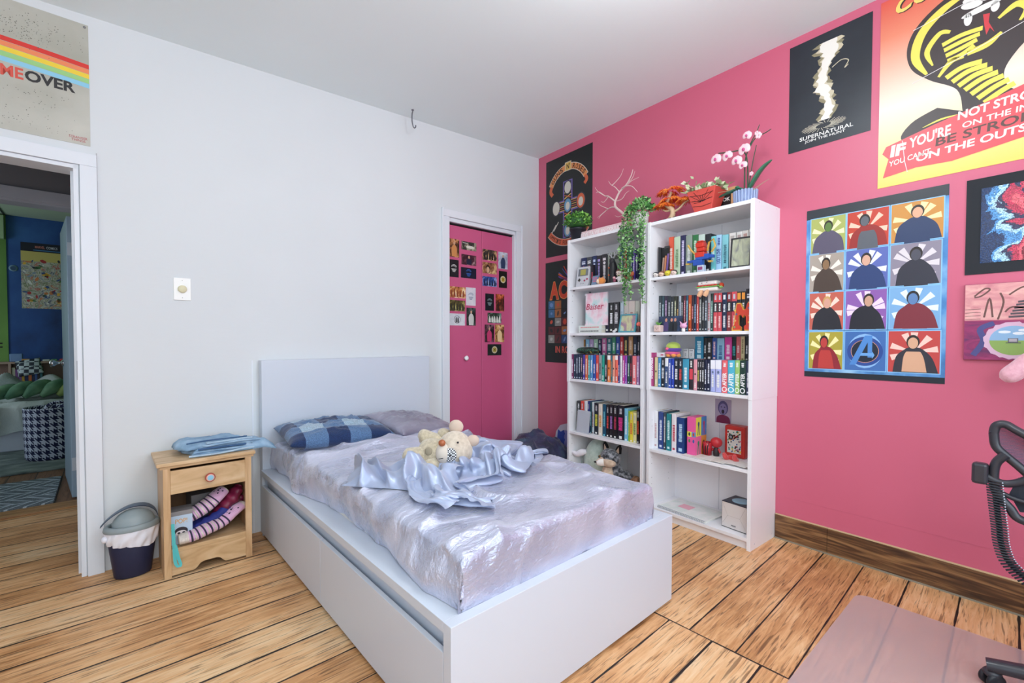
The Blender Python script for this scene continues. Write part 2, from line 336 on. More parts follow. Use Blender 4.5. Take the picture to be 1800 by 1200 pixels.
# brown vinyl plank skirting
SKIRT = noisy('dark_plank_skirting', [(.3, '36241a'), (.46, '5c3e28'), (.58, '83603e'), (.74, 'a07a50')], (3, 3, 42), 7, .4, .3, (4, 4, 120), bdist=.002, dist=1.2)
EDGE = M('c9b48c', .6)
mb = MB(); mb.box(-.012, 0, -5, -2.297, 0, .134, SKIRT); mb.box(-.013, 0, -5, -2.297, .134, .1375, EDGE); mb.box(-.012, 0, -2.295, -2.042, 0, .134, SKIRT); mb.box(-.013, 0, -2.295, -2.042, .134, .1375, EDGE); mb.box(-.012, 0, -.68, .0, 0, .134, SKIRT); mb.box(-.013, 0, -.68, 0, .134, .1375, EDGE)
mb.box(-.019, -.012, -5, -2.042, 0, .006, M('8c8676', .6))
struct(mb, 'baseboard_right')
mb = MB(); mb.box(-.2, -.014, -.012, 0, 0, .15, SKIRT); mb.box(-.06, -.014, -.014, 0, .15, .268, SKIRT); struct(mb, 'baseboard_left', rz=A)

# ---------------------------------------------------------------- hall and far bedroom
PHALL = M('6b696d', .8, name='grey_hall_paint'); PHTRIM = noisy('hall_trim_paint', [(.3, '9a9aa2'), (.7, 'a8a8b0')], (3, 3, 3), 2, .5)
X1 = -3.09; Y2 = 1.30
mb = MB(); mb.box(-5.0, -3.98, Y2, Y2+.12, 0, 2.9, PHALL); mb.box(-3.98, X1, Y2, Y2+.12, 2.0, 2.9, PHALL); mb.box(X1, -2.2, Y2, Y2+.12, 0, 2.9, PHALL)
mb.box(-2.94, -2.88, .12, Y2, 0, 2.9, PHALL)
struct(mb, 'wall_hall', rz=A)
mb = MB(); mb.box(-4.9, -2.9, .12, Y2, 2.62, 2.68, PHALL); struct(mb, 'ceiling', rz=A)
mb = MB(); mb.box(X1-.005, X1+.075, Y2-.018, Y2, 0, 2.075, PHTRIM); mb.box(-4.05, X1+.075, Y2-.02, Y2, 2.0, 2.075, PHTRIM); mb.box(-4.05, -3.975, Y2-.018, Y2, 0, 2.0, PHTRIM)
mb.box(X1-.016, X1, Y2-.01, Y2+.13, 0, 2.0, PHTRIM); mb.box(-3.98, X1, Y2-.01, Y2+.13, 1.985, 2.003, PHTRIM)
struct(mb, 'trim_5', rz=A, bevel=.002)
PBLUE = noisy('blue_wall_paint', [(.3, '10244f'), (.5, '1d4a8c'), (.75, '3668a8')], (2.2, 2.2, 1.6), 5, .65)
PGREEN = noisy('green_wall_paint', [(.3, '56803a'), (.7, '74a04e')], (1.5, 1.5, 1), 3, .7)
YF = 4.72
mb = MB(); mb.box(-3.765, -2.5, YF, YF+.1, 0, 2.9, PBLUE); struct(mb, 'wall_far', rz=A)
mb = MB(); mb.box(-5.6, -3.765, YF-.012, YF+.1, 0, 2.9, PGREEN); mb.box(-5.6, -3.775, YF-.07, YF-.012, 2.24, 2.5, M('9db98c', .7)); struct(mb, 'wall_far_green', rz=A)
mb = MB(); mb.box(-2.6, -2.5, Y2+.12, YF, 0, 2.9, PGREEN)
mb.box(-5.6, -5.5, Y2+.12, 2.7, 0, 2.9, PGREEN); mb.box(-5.6, -5.5, 4.1, YF, 0, 2.9, PGREEN); mb.box(-5.6, -5.5, 2.7, 4.1, 0, .8, PGREEN); mb.box(-5.6, -5.5, 2.7, 4.1, 2.2, 2.9, PGREEN)
struct(mb, 'wall_far_side', rz=A)
TILE = M('b9c9b4', .8)
mb = MB(); mb.box(-5.6, -2.5, Y2+.12, YF, 2.52, 2.56, TILE); mb.box(-3.78, -3.765, Y2+.12, YF, 2.514, 2.52, M('2c3430', .7))
for yy in (2.3, 3.1, 3.9): mb.box(-5.5, -2.6, yy, yy+.006, 2.516, 2.52, M('8d9c88', .7))
struct(mb, 'ceiling', rz=A)
# open door of the far bedroom, swung back into the room
PD2 = noisy('blue_white_door_paint', [(.3, '8ea6bc'), (.7, 'a6bcce')], (2, 2, 1), 3, .35, .15, (5, 5, 40), bdist=.002)
root = bpy.data.objects.new('door_2', None); COL.objects.link(root); root['kind'] = 'structure'; root.location = WB(-3.145, 1.47, 0); root.rotation_euler = (0, 0, A+R(95.1))
mb = MB(); mb.box(0, .76, -.04, 0, .012, 1.97, PD2); mb.build('door_panel', root, bevel=.002)
CHR = M('d8dce0', .15, 1, name='chrome')
for zz in (.2, 1.7):
    mb = MB(); mb.box(-.003, 0, -.036, -.002, zz, zz+.09, M('c4ced8', .4)); mb.tube([(-.004, -.04, zz), (-.004, -.04, zz+.09)], .006, M('c4ced8', .4)); mb.build('hinge', root)
mb = MB(); mb.lathe([(.026, 0), (.026, .008), (.011, .012), (.011, .035), (.026, .05), (.03, .062), (.026, .074), (0, .08)], CHR, 20, TR(.7, 0, .93, rx=-90)); mb.build('door_knob', root)
# ================================================================ BED
BEDM = M('ccd3de', .36, name='bed_white_foil')
BX0, BX1, BYF = -2.311, -1.176, -1.964
bed = thing('platform_bed', 'white platform bed with a tall plain headboard and drawers under its side rail', 'bed', (0, 0, 0), A)
mb = MB(); mb.box(-2.302, -1.196, -.06, -.004, 0, 1.0, BEDM); mb.build('headboard', bed, bevel=.0015)
mb = MB(); mb.box(BX0, BX1, BYF, BYF+.036, .012, .3754, BEDM); mb.build('footboard', bed, bevel=.0015)
for nm, xa, xb in (('side_rail', BX0, BX0+.135), ('side_rail', BX1-.135, BX1)):
    mb = MB(); mb.box(xa, xb, BYF+.036, -.06, .345, .3754, BEDM)
    xi = xa+.03 if nm and xa < -2 else xb-.05
    mb.box(xi, xi+.02, BYF+.036, -.06, .05, .345, BEDM); mb.build(nm, bed, bevel=.0012)
mb = MB(); mb.box(BX0+.004, BX0+.05, -.075, -.0602, .0, .345, BEDM); mb.box(-1.76, -1.72, BYF+.04, -.06, 0, .28, BEDM); mb.build('support', bed)
mb = MB(); mb.box(BX0+.1, BX1-.1, BYF+.04, -.06, .26, .285, M('c9b48e', .7)); mb.build('slat_base', bed)
for ya, yb in ((-.078, -1.008), (-1.012, BYF+.038)):
    mb = MB(); mb.box(BX0, BX0+.016, ya, yb, .018, .291, BEDM); mb.box(BX0+.016, BX0+.5, ya-.01, yb+.01, .03, .24, BEDM); mb.build('drawer', bed, bevel=.0012)
# ---- mattress in a crushed velvet sheet
def velvet(name, c0, c1, sc=1.0, rough=.30, metal=.42, bump=1.0):
    m = bpy.data.materials.new(name); m.use_nodes = True; nt = m.node_tree; L = nt.links.new; b = nt.nodes['Principled BSDF']
    tc = node(nt, 'ShaderNodeTexCoord')
    def nz(s, d, dist=0, rz=0):
        mp = node(nt, 'ShaderNodeMapping'); mp.inputs['Scale'].default_value = s; mp.inputs['Rotation'].default_value = (0, 0, rz); L(tc.outputs['Object'], mp.inputs[0])
        n = node(nt, 'ShaderNodeTexNoise'); n.inputs['Scale'].default_value = 1; n.inputs['Detail'].default_value = d; n.inputs['Distortion'].default_value = dist; L(mp.outputs[0], n.inputs['Vector']); return n
    nap = nz((3.5*sc, 8*sc, 6*sc), 2, .8, .5); crush = nz((36*sc, 85*sc, 60*sc), 5, .4, .5); fine = nz((160*sc, 260*sc, 200*sc), 2, 0, .3)
    r = ramp(nt, [(.35, c0), (.65, c1)]); L(nap.outputs[0], r.inputs[0]); L(r.outputs[0], b.inputs['Base Color'])
    rr = node(nt, 'ShaderNodeMapRange'); rr.inputs['From Min'].default_value = .35; rr.inputs['From Max'].default_value = .65; rr.inputs['To Min'].default_value = rough-.08; rr.inputs['To Max'].default_value = rough+.18; L(nap.outputs[0], rr.inputs['Value']); L(rr.outputs[0], b.inputs['Roughness'])
    b.inputs['Metallic'].default_value = metal; b.inputs['Sheen Weight'].default_value = .45; b.inputs['Sheen Roughness'].default_value = .3
    prev = None
    for n_, st_, ds in ((nap, .5*bump, .05), (crush, .95*bump, .006), (fine, .8*bump, .0014)):
        bn = node(nt, 'ShaderNodeBump'); bn.inputs['Strength'].default_value = min(1, st_); bn.inputs['Distance'].default_value = ds; L(n_.outputs[0], bn.inputs['Height'])
        if prev: L(prev.outputs[0], bn.inputs['Normal'])
        prev = bn
    L(prev.outputs[0], b.inputs['Normal']); return m
VEL = velvet('silver_crushed_velvet', 'b8bcd2', 'd8daec')
MX0, MX1, MY0, MY1, MZ, MB0 = -2.245, -1.285, -1.925, -.075, .515, .377
def edge(t, lo, hi, r, drop):
    """unroll: runs down the side, round the edge, across the top"""
    ln = hi-lo; s_ = t*(ln+2*drop)-drop
    if s_ < 0: return lo - min(0, 0) + 0*s_, -s_
    if s_ > ln: return hi, s_-ln
    return lo+s_, 0
def hemx(y):   # the sheet pulls the long side in a little between the corners
    k = (y-MY0)/(MY1-MY0); return .02*math.sin(math.pi*k)**2 - .055*math.exp(-((y+.6)/.16)**2) - .03*math.exp(-((y+1.72)/.15)**2)
def matt(u, v):
    x, dx = edge(u, MX0, MX1, .03, .15); y, dy = edge(v, MY0, MY1, .03, .15)
    d = max(dx, dy); top = MZ + .02*math.sin(math.pi*(x-MX0)/(MX1-MX0)) + .014*math.sin(math.pi*(y-MY0)/(MY1-MY0))
    # wrinkles: creases running from the foot corners towards the middle, plus fine puckers
    p = Vector((x, y, 0)); q = Vector((x*2.6+y*1.1, y*4.5-x*1.8, .3)); w1 = noise.noise(q+noise.noise_vector(p*2.2)*.9)
    w = (1-abs(w1)*2.6); w = max(0, w)**2*.022
    q2 = Vector((x*7+y*3, y*9-x*4, 4)); w += .005*noise.noise(q2+noise.noise_vector(p*3)*.6)
    w += .007*noise.noise(Vector((x*5, y*5, 2)))
    w += .02*math.exp(-((y+.62+.10*(x+1.9)-.03*math.sin(x*7))/.028)**2)*(1 if x > -2.24 else .6)+.013*math.exp(-((y+.52+.02*(x+1.9))/.02)**2)
    rr = .035; z = top+w - (max(dx, dy)); ex, ey = 0, 0
    if dx == 0 and dy == 0:
        e = min(x-MX0, MX1-x, y-MY0, MY1-y)
        if e < rr: z -= rr*(1-math.sqrt(max(0, 1-((rr-e)/rr)**2)))*.55
    else:
        bot = .33 if y <= MY0+1e-6 else MB0; z = top+w - .019 - d*(top+w-.019-bot)/.15
        n_ = noise.noise(Vector((x*8+dx*14, y*8+dy*14, 7)))*.012 + math.sin(math.pi*min(1, d/.15))*.012
        n_ += .007*noise.noise(Vector((x*16, y*16, dx*4+dy*4)))
        ex = (-1 if x <= MX0+1e-6 else 1 if x >= MX1-1e-6 else 0)*n_; ey = (-1 if y <= MY0+1e-6 else 1 if y >= MY1-1e-6 else 0)*n_
        if x <= MX0+1e-6: ex += (hemx(y)*(d/.15)**1.5) if hemx(y) > 0 else hemx(y)*(d/.15)
        if ey < 0: ey = max(ey, -.003) 
    return (x+ex, y+ey, z)
mt = thing('mattress', 'mattress on the white platform bed under a silver crushed velvet fitted sheet', 'mattress', (0, 0, 0), A)
mb = MB(); mb.box(MX0+.02, MX1-.02, MY0+.02, MY1-.02, .29, .47, M('d8d4d0', .9)); mb.build('core', mt)
mb = MB(); mb.grid(190, 290, matt, VEL); mb.build('fitted_sheet', mt)
# ---- crumpled satin sheet: a cloth settled in heaps; points stored compactly
SATIN = noisy('pale_blue_grey_satin', [(.3, 'a2adc8'), (.7, 'b6c0da')], (3, 3, 3), 2, .36, .12, (90, 90, 90), metal=.25, bdist=.001, sheen=.3)
# settled cloth: 66 x 47 points, each row of numbers the steps along x, y or z in 0.4 mm
STEPS = [[-295,45,44,59,59,32,-11,35,20,65,23,-18,-3,-48,-59,-44,-62,-57,-51,-53,-20,13,22,12,-16,18,7,-25,-25,-21,-2,-34,-16,-45,-32,-47,-42,-49,-18,-6,7,-15,0,-5,3,55,18,-35,-37,-26,5,-8,
-33,-15,-25,-3,23,28,46,13,56,20,-13,-7,-7,-3,311,55,60,48,53,-2,11,22,37,56,50,-27,-29,-31,-47,-63,-63,-59,-48,-36,-35,-15,24,41,-6,-11,23,1,-26,-32,-3,-29,-35,-45,-63,-48,-29,-21,
0,-12,24,-4,-29,0,9,23,21,14,-36,-21,-29,3,-15,-29,-25,-7,-6,-1,10,2,7,16,13,6,19,18,374,40,57,56,37,-15,37,42,28,23,56,29,-57,-47,-47,-45,-65,-63,-55,-33,-21,-23,-6,44,31,-16,-7,9,
-6,-25,-11,-37,-54,-74,-52,-28,-24,-2,8,0,-7,15,-18,-10,12,12,27,11,-10,-24,-30,-1,-23,-28,-21,-5,-9,-4,-13,-44,-25,-23,-11,9,15,26,503,49,47,58,46,-20,21,44,47,11,47,49,-42,-38,
-66,-48,-52,-55,-58,-44,-16,-13,-12,17,30,17,-18,-5,5,-25,-22,-51,-80,-83,-44,14,-13,-3,14,5,-3,5,-9,-22,7,16,24,11,0,-9,-22,-5,-32,-31,-17,-24,-3,0,-4,-30,-34,-55,-34,-25,-3,11,
562,60,50,52,48,6,15,43,7,52,42,12,-12,-28,-53,-46,-45,-49,-58,-44,-25,-14,2,8,13,-3,16,-7,-10,-29,-34,-72,-89,-61,-36,-7,14,24,13,5,5,-1,-23,-9,18,9,21,25,-7,-19,-15,-16,-19,-23,
-31,-41,-11,8,11,6,-23,-46,-47,-22,-23,-28,547,55,51,50,40,16,25,51,-5,26,17,0,-7,-4,-32,-38,-48,-51,-53,-44,-26,-4,10,10,8,9,11,-15,-19,-38,-37,-86,-81,-50,-9,0,20,11,10,6,12,-16,
-22,20,9,22,45,25,-19,-28,-35,-16,-26,-29,-23,-36,-35,6,27,21,7,-16,-26,-47,-43,-25,478,54,53,36,27,29,41,22,31,2,1,-9,3,-20,-34,-52,-55,-52,-51,-35,-19,-5,18,16,16,33,18,-26,-25,
-36,-54,-72,-69,-34,11,2,4,4,11,17,-9,-20,-18,19,63,35,41,26,-22,-28,-37,-43,-48,-29,-26,-13,-35,-24,25,33,27,-5,-16,-33,-22,-10,372,52,56,21,20,37,38,37,19,22,25,-8,-23,-23,-53,
-70,-67,-65,-34,-51,-29,-3,19,29,32,31,33,-12,-11,-35,-59,-74,-46,-25,-4,7,-1,16,10,-1,-16,-48,-1,62,82,36,35,28,-1,-26,-44,-43,-46,-61,-36,-9,-34,-31,-12,8,42,46,-28,-22,-17,-25,
347,55,58,42,5,25,44,31,35,30,5,-18,3,-18,-45,-71,-70,-75,-38,-43,-22,12,6,25,34,18,28,14,-19,-39,-64,-63,-34,-29,-16,-4,13,21,-9,-26,-33,-31,29,67,77,49,32,32,6,-15,-25,-46,-40,
-46,-50,-34,-31,-34,-23,-25,0,23,28,9,11,-22,277,63,54,54,32,13,39,19,40,21,4,-41,1,-12,-19,-36,-64,-66,-62,-17,-17,7,6,16,28,22,13,4,-8,-48,-60,-49,-33,-34,-14,-17,17,-4,-20,-15,
-27,-13,26,52,62,54,40,34,-9,-4,-9,-24,-30,-31,-39,-33,-35,-30,-32,-40,-23,-9,2,19,18,-5,253,67,57,46,40,36,21,28,-1,20,-4,-13,-13,-14,-13,-23,-30,-53,-43,-28,0,-9,0,17,10,27,19,-8,
-18,-35,-39,-42,-46,-38,-19,-15,-13,11,-33,-9,-8,-8,3,37,46,46,36,44,19,9,0,-13,-31,-31,-36,-20,-11,-33,-14,-24,-35,-31,-16,0,6,3,209,69,64,44,42,38,31,16,-17,11,-12,6,-29,-26,-20,
-16,1,-16,-44,-15,-9,2,-8,18,15,12,12,6,-12,-26,-41,-49,-56,-50,-38,8,-23,22,-16,-8,-6,-3,-9,-5,37,21,39,35,22,12,-3,12,-1,-19,-21,-24,-4,-10,-14,-5,2,-16,-19,-5,3,-4,94,68,55,44,
49,42,41,13,-7,0,-9,-1,-36,-27,12,4,0,-24,-41,-3,-3,-15,-25,0,27,12,19,9,-12,-25,-46,-66,-72,-64,-11,-2,12,17,-6,-28,0,12,11,-14,-7,1,19,18,16,8,8,-1,6,-12,-22,18,13,11,-5,-5,10,17,
-7,7,9,6,-19,71,49,40,49,52,46,25,9,5,-4,-23,-24,-24,-7,15,-3,-20,-42,2,8,-41,15,-61,-2,29,16,18,-6,-17,-64,-83,-73,-51,-8,18,36,12,-15,-15,-26,17,21,16,-12,-7,-5,-8,9,3,-4,3,-17,
-7,-11,-15,22,25,26,21,20,22,15,5,0,-7,-44,72,61,44,38,51,52,36,13,15,-1,-34,-7,-12,-26,8,16,-19,-23,-54,-13,-16,16,-39,-35,20,23,4,-19,-43,-33,-82,-74,-20,0,30,36,-14,13,-21,-23,
-5,13,26,24,-19,-8,-4,-9,1,-14,-9,-25,-10,-26,-21,-12,9,27,29,23,28,30,0,40,31,-61,59,64,56,43,42,44,37,27,8,-1,-7,-9,-7,-17,5,17,-9,-23,-39,-42,-35,-19,-8,4,17,9,-7,-19,-38,-57,
-54,-60,-20,5,20,12,13,-10,-23,-31,-21,23,23,26,-2,-10,-7,3,-7,-16,-13,-18,-20,-13,-11,-16,-38,-25,8,18,14,28,16,19,31,62,54,53,57,51,39,25,36,20,0,9,13,29,5,-14,9,-1,-6,-22,-37,
-38,-26,-16,2,17,4,0,6,-22,-45,-43,-58,-50,-40,12,1,12,1,-40,-38,-29,4,12,25,28,-4,2,-7,-7,13,-3,-11,-20,-14,-19,-20,-9,-30,-48,-21,-6,-2,15,20,18,28,128,53,49,58,51,31,39,19,23,19,
21,27,10,2,-4,10,4,-20,-48,-38,-41,-18,0,16,36,-2,-13,16,-16,-24,-31,-50,-54,-43,-13,-4,-2,-20,-35,-44,-17,-6,7,13,50,-4,4,-10,0,-6,-15,9,14,-6,-16,-14,-11,-10,-49,-27,-24,-11,0,15,
23,30,114,33,53,51,51,47,48,33,22,16,14,29,11,-6,7,4,-8,-11,-49,-38,-39,-22,11,0,20,30,-6,17,-17,-14,-24,-46,-56,-44,-20,-15,-18,-25,-45,-27,-14,-11,10,2,43,9,-6,8,-1,-7,-12,-16,6,
27,19,-2,-7,-12,-11,-24,-34,-16,0,8,21,11,75,10,49,55,54,56,48,33,21,26,23,-6,-1,5,9,-14,-17,5,-10,-31,-39,-28,-5,2,14,21,13,1,-4,-22,-28,-37,-47,-47,-21,-16,-28,-25,-36,-37,-14,1,
3,18,25,8,5,-1,4,5,-12,-18,-9,9,22,19,6,-2,6,-3,-22,-15,6,4,19,21,0,6,33,60,61,61,51,41,17,24,6,11,-6,-1,18,-8,-26,-7,-5,-17,-23,-21,-21,-9,5,12,2,-8,-11,-32,-43,-32,-14,-23,-14,
-24,-18,-31,-35,-31,-26,1,9,19,17,9,4,4,-12,-8,-24,-8,11,8,19,23,15,-1,2,-3,1,-8,14,4,23,13,-20,0,29,57,61,49,54,49,31,18,4,-21,18,-6,-11,-3,-3,15,2,-28,-18,-31,-5,9,-4,-20,7,-27,
-26,-38,-46,-46,-25,-13,-13,16,14,-24,-36,-32,-18,-16,9,17,-23,29,16,-1,-20,-41,-13,16,23,5,2,29,30,0,6,-8,6,12,16,-5,8,9,-43,35,26,42,53,49,47,47,45,32,7,-9,4,-2,-10,-10,-14,2,-21,
16,-9,-36,6,8,-24,-37,20,-4,-34,-54,-46,-33,-42,-48,-18,13,30,26,-32,-21,-15,-25,-12,7,-7,16,2,16,-37,-30,0,16,19,25,9,24,20,-1,16,21,16,33,12,4,7,13,-126,23,46,24,41,47,49,37,48,
36,22,4,-2,-16,-14,-3,-3,-17,6,31,-31,-37,-30,20,-8,-31,26,12,-36,-44,-51,-46,-48,-61,-19,15,27,25,-15,-7,-20,-30,-19,-7,4,15,-8,5,-20,-22,-6,11,21,50,17,16,12,21,32,25,29,37,25,8,
-1,3,-195,18,41,33,29,43,40,42,28,41,13,22,10,-38,-11,13,13,-7,-5,25,-34,-24,-56,25,21,-30,35,8,-30,-57,-33,-37,-66,-53,-25,-5,35,21,-22,-7,-15,-35,-17,-14,11,2,-3,12,-6,-9,-8,1,32,
33,28,19,3,42,22,23,39,26,36,7,0,-3,-211,20,24,33,41,30,42,51,22,4,40,3,26,-21,-14,10,16,2,-7,-27,7,-33,-40,26,8,-9,-32,29,-2,-48,-21,-29,-52,-40,-34,-27,17,15,-14,-33,-3,-26,-10,
-5,-4,19,-1,-36,18,27,-1,-5,38,16,9,18,16,24,41,20,35,34,26,19,8,13,-248,21,29,29,40,33,43,44,1,36,35,-11,27,-8,-10,-7,23,8,-25,-24,-17,-9,-8,7,6,-14,-19,-33,-10,2,-13,-32,-32,-31,
-34,-21,-19,-8,0,1,-18,-25,-30,19,7,-8,-12,0,10,25,19,-6,24,8,22,12,19,18,28,35,31,34,31,34,32,28,-336,37,34,28,46,33,42,33,18,31,28,3,29,-9,-13,7,2,4,-16,-17,-14,-5,-12,-25,16,-8,
-29,-28,-18,-20,-12,-18,-21,-27,-31,-20,-10,-10,3,-9,-30,-31,-26,12,23,17,19,7,-3,3,8,-1,2,13,33,25,17,27,32,32,31,28,27,28,23,32,-343,23,39,35,48,26,48,35,21,38,25,10,-6,7,11,13,
-4,-15,-8,3,-39,-11,0,-45,-9,13,-25,-29,-26,-21,-45,-27,-12,21,-22,-42,-19,12,2,-33,-12,-47,-41,-6,20,32,42,44,7,-4,-4,3,8,15,46,34,13,15,27,21,27,33,27,28,18,2,-323,37,38,44,33,10,
56,8,46,21,-7,19,46,8,19,12,-6,-17,16,-17,-25,-43,-27,-11,-12,-31,-10,8,-37,-29,-35,-25,-17,0,10,-35,-45,28,9,-32,-27,-46,-31,-11,7,30,42,49,14,8,-3,23,11,7,27,33,19,21,16,26,38,33,
23,41,18,5,-372,46,27,33,55,4,56,14,38,-12,10,39,18,26,27,30,-6,-22,21,-13,-19,-29,-31,-23,-18,-26,-22,0,-13,-32,-31,-26,-24,-7,8,-7,-34,-28,-8,-10,-11,-35,-31,-15,17,27,37,44,22,
-2,13,13,22,9,25,29,18,21,29,47,53,30,34,49,36,-5,-481,50,29,22,51,35,29,32,42,-28,10,37,12,21,34,28,0,-8,-1,15,-25,-18,-22,-31,-18,-18,-23,-14,-9,-19,-19,-33,-30,-7,1,2,-21,-15,
-31,-34,-16,-2,-3,-24,21,31,28,36,-5,6,-1,21,12,17,17,38,48,22,41,62,63,40,24,40,40,9,-568,30,39,25,44,47,8,53,39,-27,5,50,3,15,27,18,4,-3,19,7,-12,-12,-39,-22,-6,-16,-18,-29,-11,
-1,-27,-17,-28,-21,0,-15,-7,-14,-12,-22,-24,-8,9,6,3,19,15,12,-6,7,3,-2,23,19,33,44,56,31,36,53,58,53,23,14,25,0,-557,23,26,34,53,22,10,60,30,-6,1,42,15,31,26,15,8,-5,11,9,-10,-24,
-19,-13,-11,-11,-16,-15,-25,-35,-4,-15,-9,-13,-25,-10,-22,-8,-21,-22,-24,5,16,17,1,10,13,17,-1,15,14,7,23,9,19,25,26,33,25,34,45,43,37,15,-14,0,-482,25,27,36,38,18,29,51,18,-3,26,
39,21,23,27,29,7,-6,0,-12,11,-14,-17,-9,-9,-7,-19,-2,-39,-34,-13,-10,-2,-17,-22,-26,-34,-17,-22,-36,-10,25,26,29,21,0,20,8,10,4,6,15,9,3,-2,1,20,29,28,34,35,29,30,37,2,-29,-453,46,
32,30,34,24,31,48,0,-11,52,45,30,19,29,11,-7,18,-16,4,17,-15,-15,-5,10,-12,-22,-9,-25,-30,-22,-1,-11,-25,-24,-25,-25,-35,-40,-19,-32,21,35,34,23,4,21,26,-5,10,23,19,-10,14,-9,-11,
18,15,17,23,31,40,44,35,26,-11,-486,44,37,31,17,46,29,21,16,8,53,57,32,31,8,7,10,-9,6,4,0,1,-25,9,4,-5,-19,-17,-32,-38,5,-12,-12,-17,-26,-26,-33,-34,-44,-26,-10,-5,20,42,-12,16,35,
49,14,-6,9,23,0,17,7,-7,8,21,0,23,38,49,46,34,25,9,-552,51,40,34,16,49,31,9,11,40,53,50,36,38,10,1,4,-1,-3,11,-15,4,-22,9,9,5,-14,-29,-33,-36,2,-13,-18,-26,-33,-30,-32,-21,-15,-25,
-23,14,7,19,28,32,28,37,12,-6,11,8,-9,0,23,23,-3,-9,49,46,50,63,43,42,33,9,-671,57,42,40,11,29,44,28,-5,55,52,38,35,46,21,-14,9,2,-28,24,-20,6,-16,5,15,4,-13,-20,-25,-23,-16,-18,
-27,-33,-23,-20,-33,-14,-38,-16,-18,3,7,10,20,31,29,38,16,11,13,19,-14,11,17,6,28,21,59,66,67,62,31,41,14,19,-747,57,28,35,23,20,19,67,6,42,51,42,27,34,12,10,19,1,-37,13,-16,21,-13,
-7,14,14,-8,-18,-17,-15,-18,-19,-23,-31,-33,-38,-57,-18,-17,-16,8,-13,3,-2,20,30,45,28,20,13,1,17,15,-2,21,18,13,34,52,62,66,62,43,24,27,-8,-758,62,41,28,31,26,18,33,40,43,52,41,29,
25,5,7,27,-1,-34,19,-9,22,-11,-12,7,10,3,-6,-15,-17,-26,-10,-23,-12,-29,-32,-55,-51,-24,0,-8,-8,3,-2,58,33,22,37,17,12,5,-6,-9,-7,-15,-6,8,26,33,53,65,55,49,37,22,9,-677,46,54,42,
32,34,18,23,37,37,39,48,37,28,16,2,22,-3,-30,12,-4,-5,-11,4,17,10,3,10,-7,-24,-21,-15,-23,-13,-22,-25,-43,-35,-34,-41,-24,0,11,22,46,48,37,30,1,12,-2,-33,-57,-30,-43,-22,8,15,30,54,
64,69,58,46,27,22,-580,36,45,47,39,31,28,29,29,33,28,35,50,25,20,2,26,8,-13,-23,19,-14,-13,-5,12,11,15,4,3,-4,-30,-15,-18,-12,-23,-31,-40,-23,-47,-47,-29,-1,15,25,32,48,36,-27,-9,3,
0,-16,-64,-55,-42,-13,22,32,28,45,68,61,56,42,28,12,-489,29,43,44,46,31,26,31,33,28,28,23,41,40,16,4,15,12,-35,23,14,-10,3,1,5,2,6,-6,-16,-10,10,-24,-33,-33,-9,-18,-36,-35,-37,-24,
-39,11,-1,17,29,30,8,-25,-25,-7,3,-3,-47,-27,-7,-4,11,46,49,47,69,53,45,29,-22,-4,-442,31,36,41,41,40,31,20,35,34,26,27,23,35,31,14,-5,-1,8,15,18,0,3,4,-10,0,15,-8,-18,-28,-17,-15,
-27,-29,-39,-31,-35,-32,-11,-8,-19,-6,20,20,-12,13,29,9,-2,-10,-16,-17,-4,4,5,12,15,39,56,64,65,28,12,13,-18,-46,-470,47,38,45,29,40,38,30,27,33,31,20,28,16,25,33,7,7,13,7,13,3,-6,
-3,8,22,14,-18,-18,-32,-22,-26,-24,-44,-42,-43,-19,-29,-18,-17,-10,30,26,3,-19,43,35,24,19,0,0,-9,-7,-12,9,-10,16,33,49,53,48,17,35,14,-20,-41,-538,52,44,49,18,29,37,46,38,32,27,26,
16,21,10,19,32,14,21,15,9,-8,12,-2,12,4,22,-2,-38,-19,-19,-29,-29,-24,-44,-39,-44,-16,13,-14,32,17,-9,-15,45,41,36,29,12,-6,-16,-31,-13,-18,-12,-11,-12,28,14,39,43,48,20,46,6,-24],

[699,6,25,4,6,-17,-14,-7,-19,-2,-54,-36,-67,-33,-27,-34,-19,-32,-32,-20,-18,-29,-2,-34,-50,-53,-58,-22,-12,-27,-26,-17,-16,-21,-35,-22,-30,-44,-62,-75,-48,-6,-27,-33,-22,49,37,16,
2,-12,-27,-57,-87,-117,-120,-102,-59,-11,10,42,12,37,-8,-13,26,29,1534,8,22,17,10,-35,-37,-33,-17,-2,-16,-47,-51,-55,-51,-35,-31,-34,-32,17,-11,-21,-23,-30,-32,-68,-54,-42,-20,-17,
4,2,-22,-30,1,-11,-36,-75,-97,-59,-54,-39,-23,-33,-28,-2,30,23,3,13,-6,-10,-36,-62,-95,-117,-106,-78,-44,-11,19,39,47,24,25,8,1560,29,17,6,18,-48,-23,-42,-13,-44,-1,-38,-39,-45,-56,
-59,-35,-29,-32,9,-11,-26,-35,-30,-32,-49,-57,-47,-32,-10,43,4,-23,2,8,-19,-59,-106,-103,-64,-48,-46,-25,3,-34,-25,-8,8,-7,-1,-3,9,2,-5,-31,-74,-98,-107,-86,-43,-23,7,30,32,30,27,
1600,20,27,15,4,-40,-25,-35,-19,-46,-18,-34,-39,-41,-32,-57,-53,-43,-28,-22,-17,-31,-38,-42,-35,-29,-45,-48,-26,26,38,-3,-5,32,-10,-43,-86,-128,-88,-57,-45,-47,-9,32,-36,-35,-20,
-22,-23,-23,-20,-11,8,19,23,-16,-45,-76,-84,-78,-52,-24,-11,-5,23,32,1668,17,24,19,-2,-42,-31,-18,-19,-34,-24,-53,-59,-49,-31,-48,-48,-45,-23,-26,-25,-29,-49,-45,-44,-40,-14,-39,2,
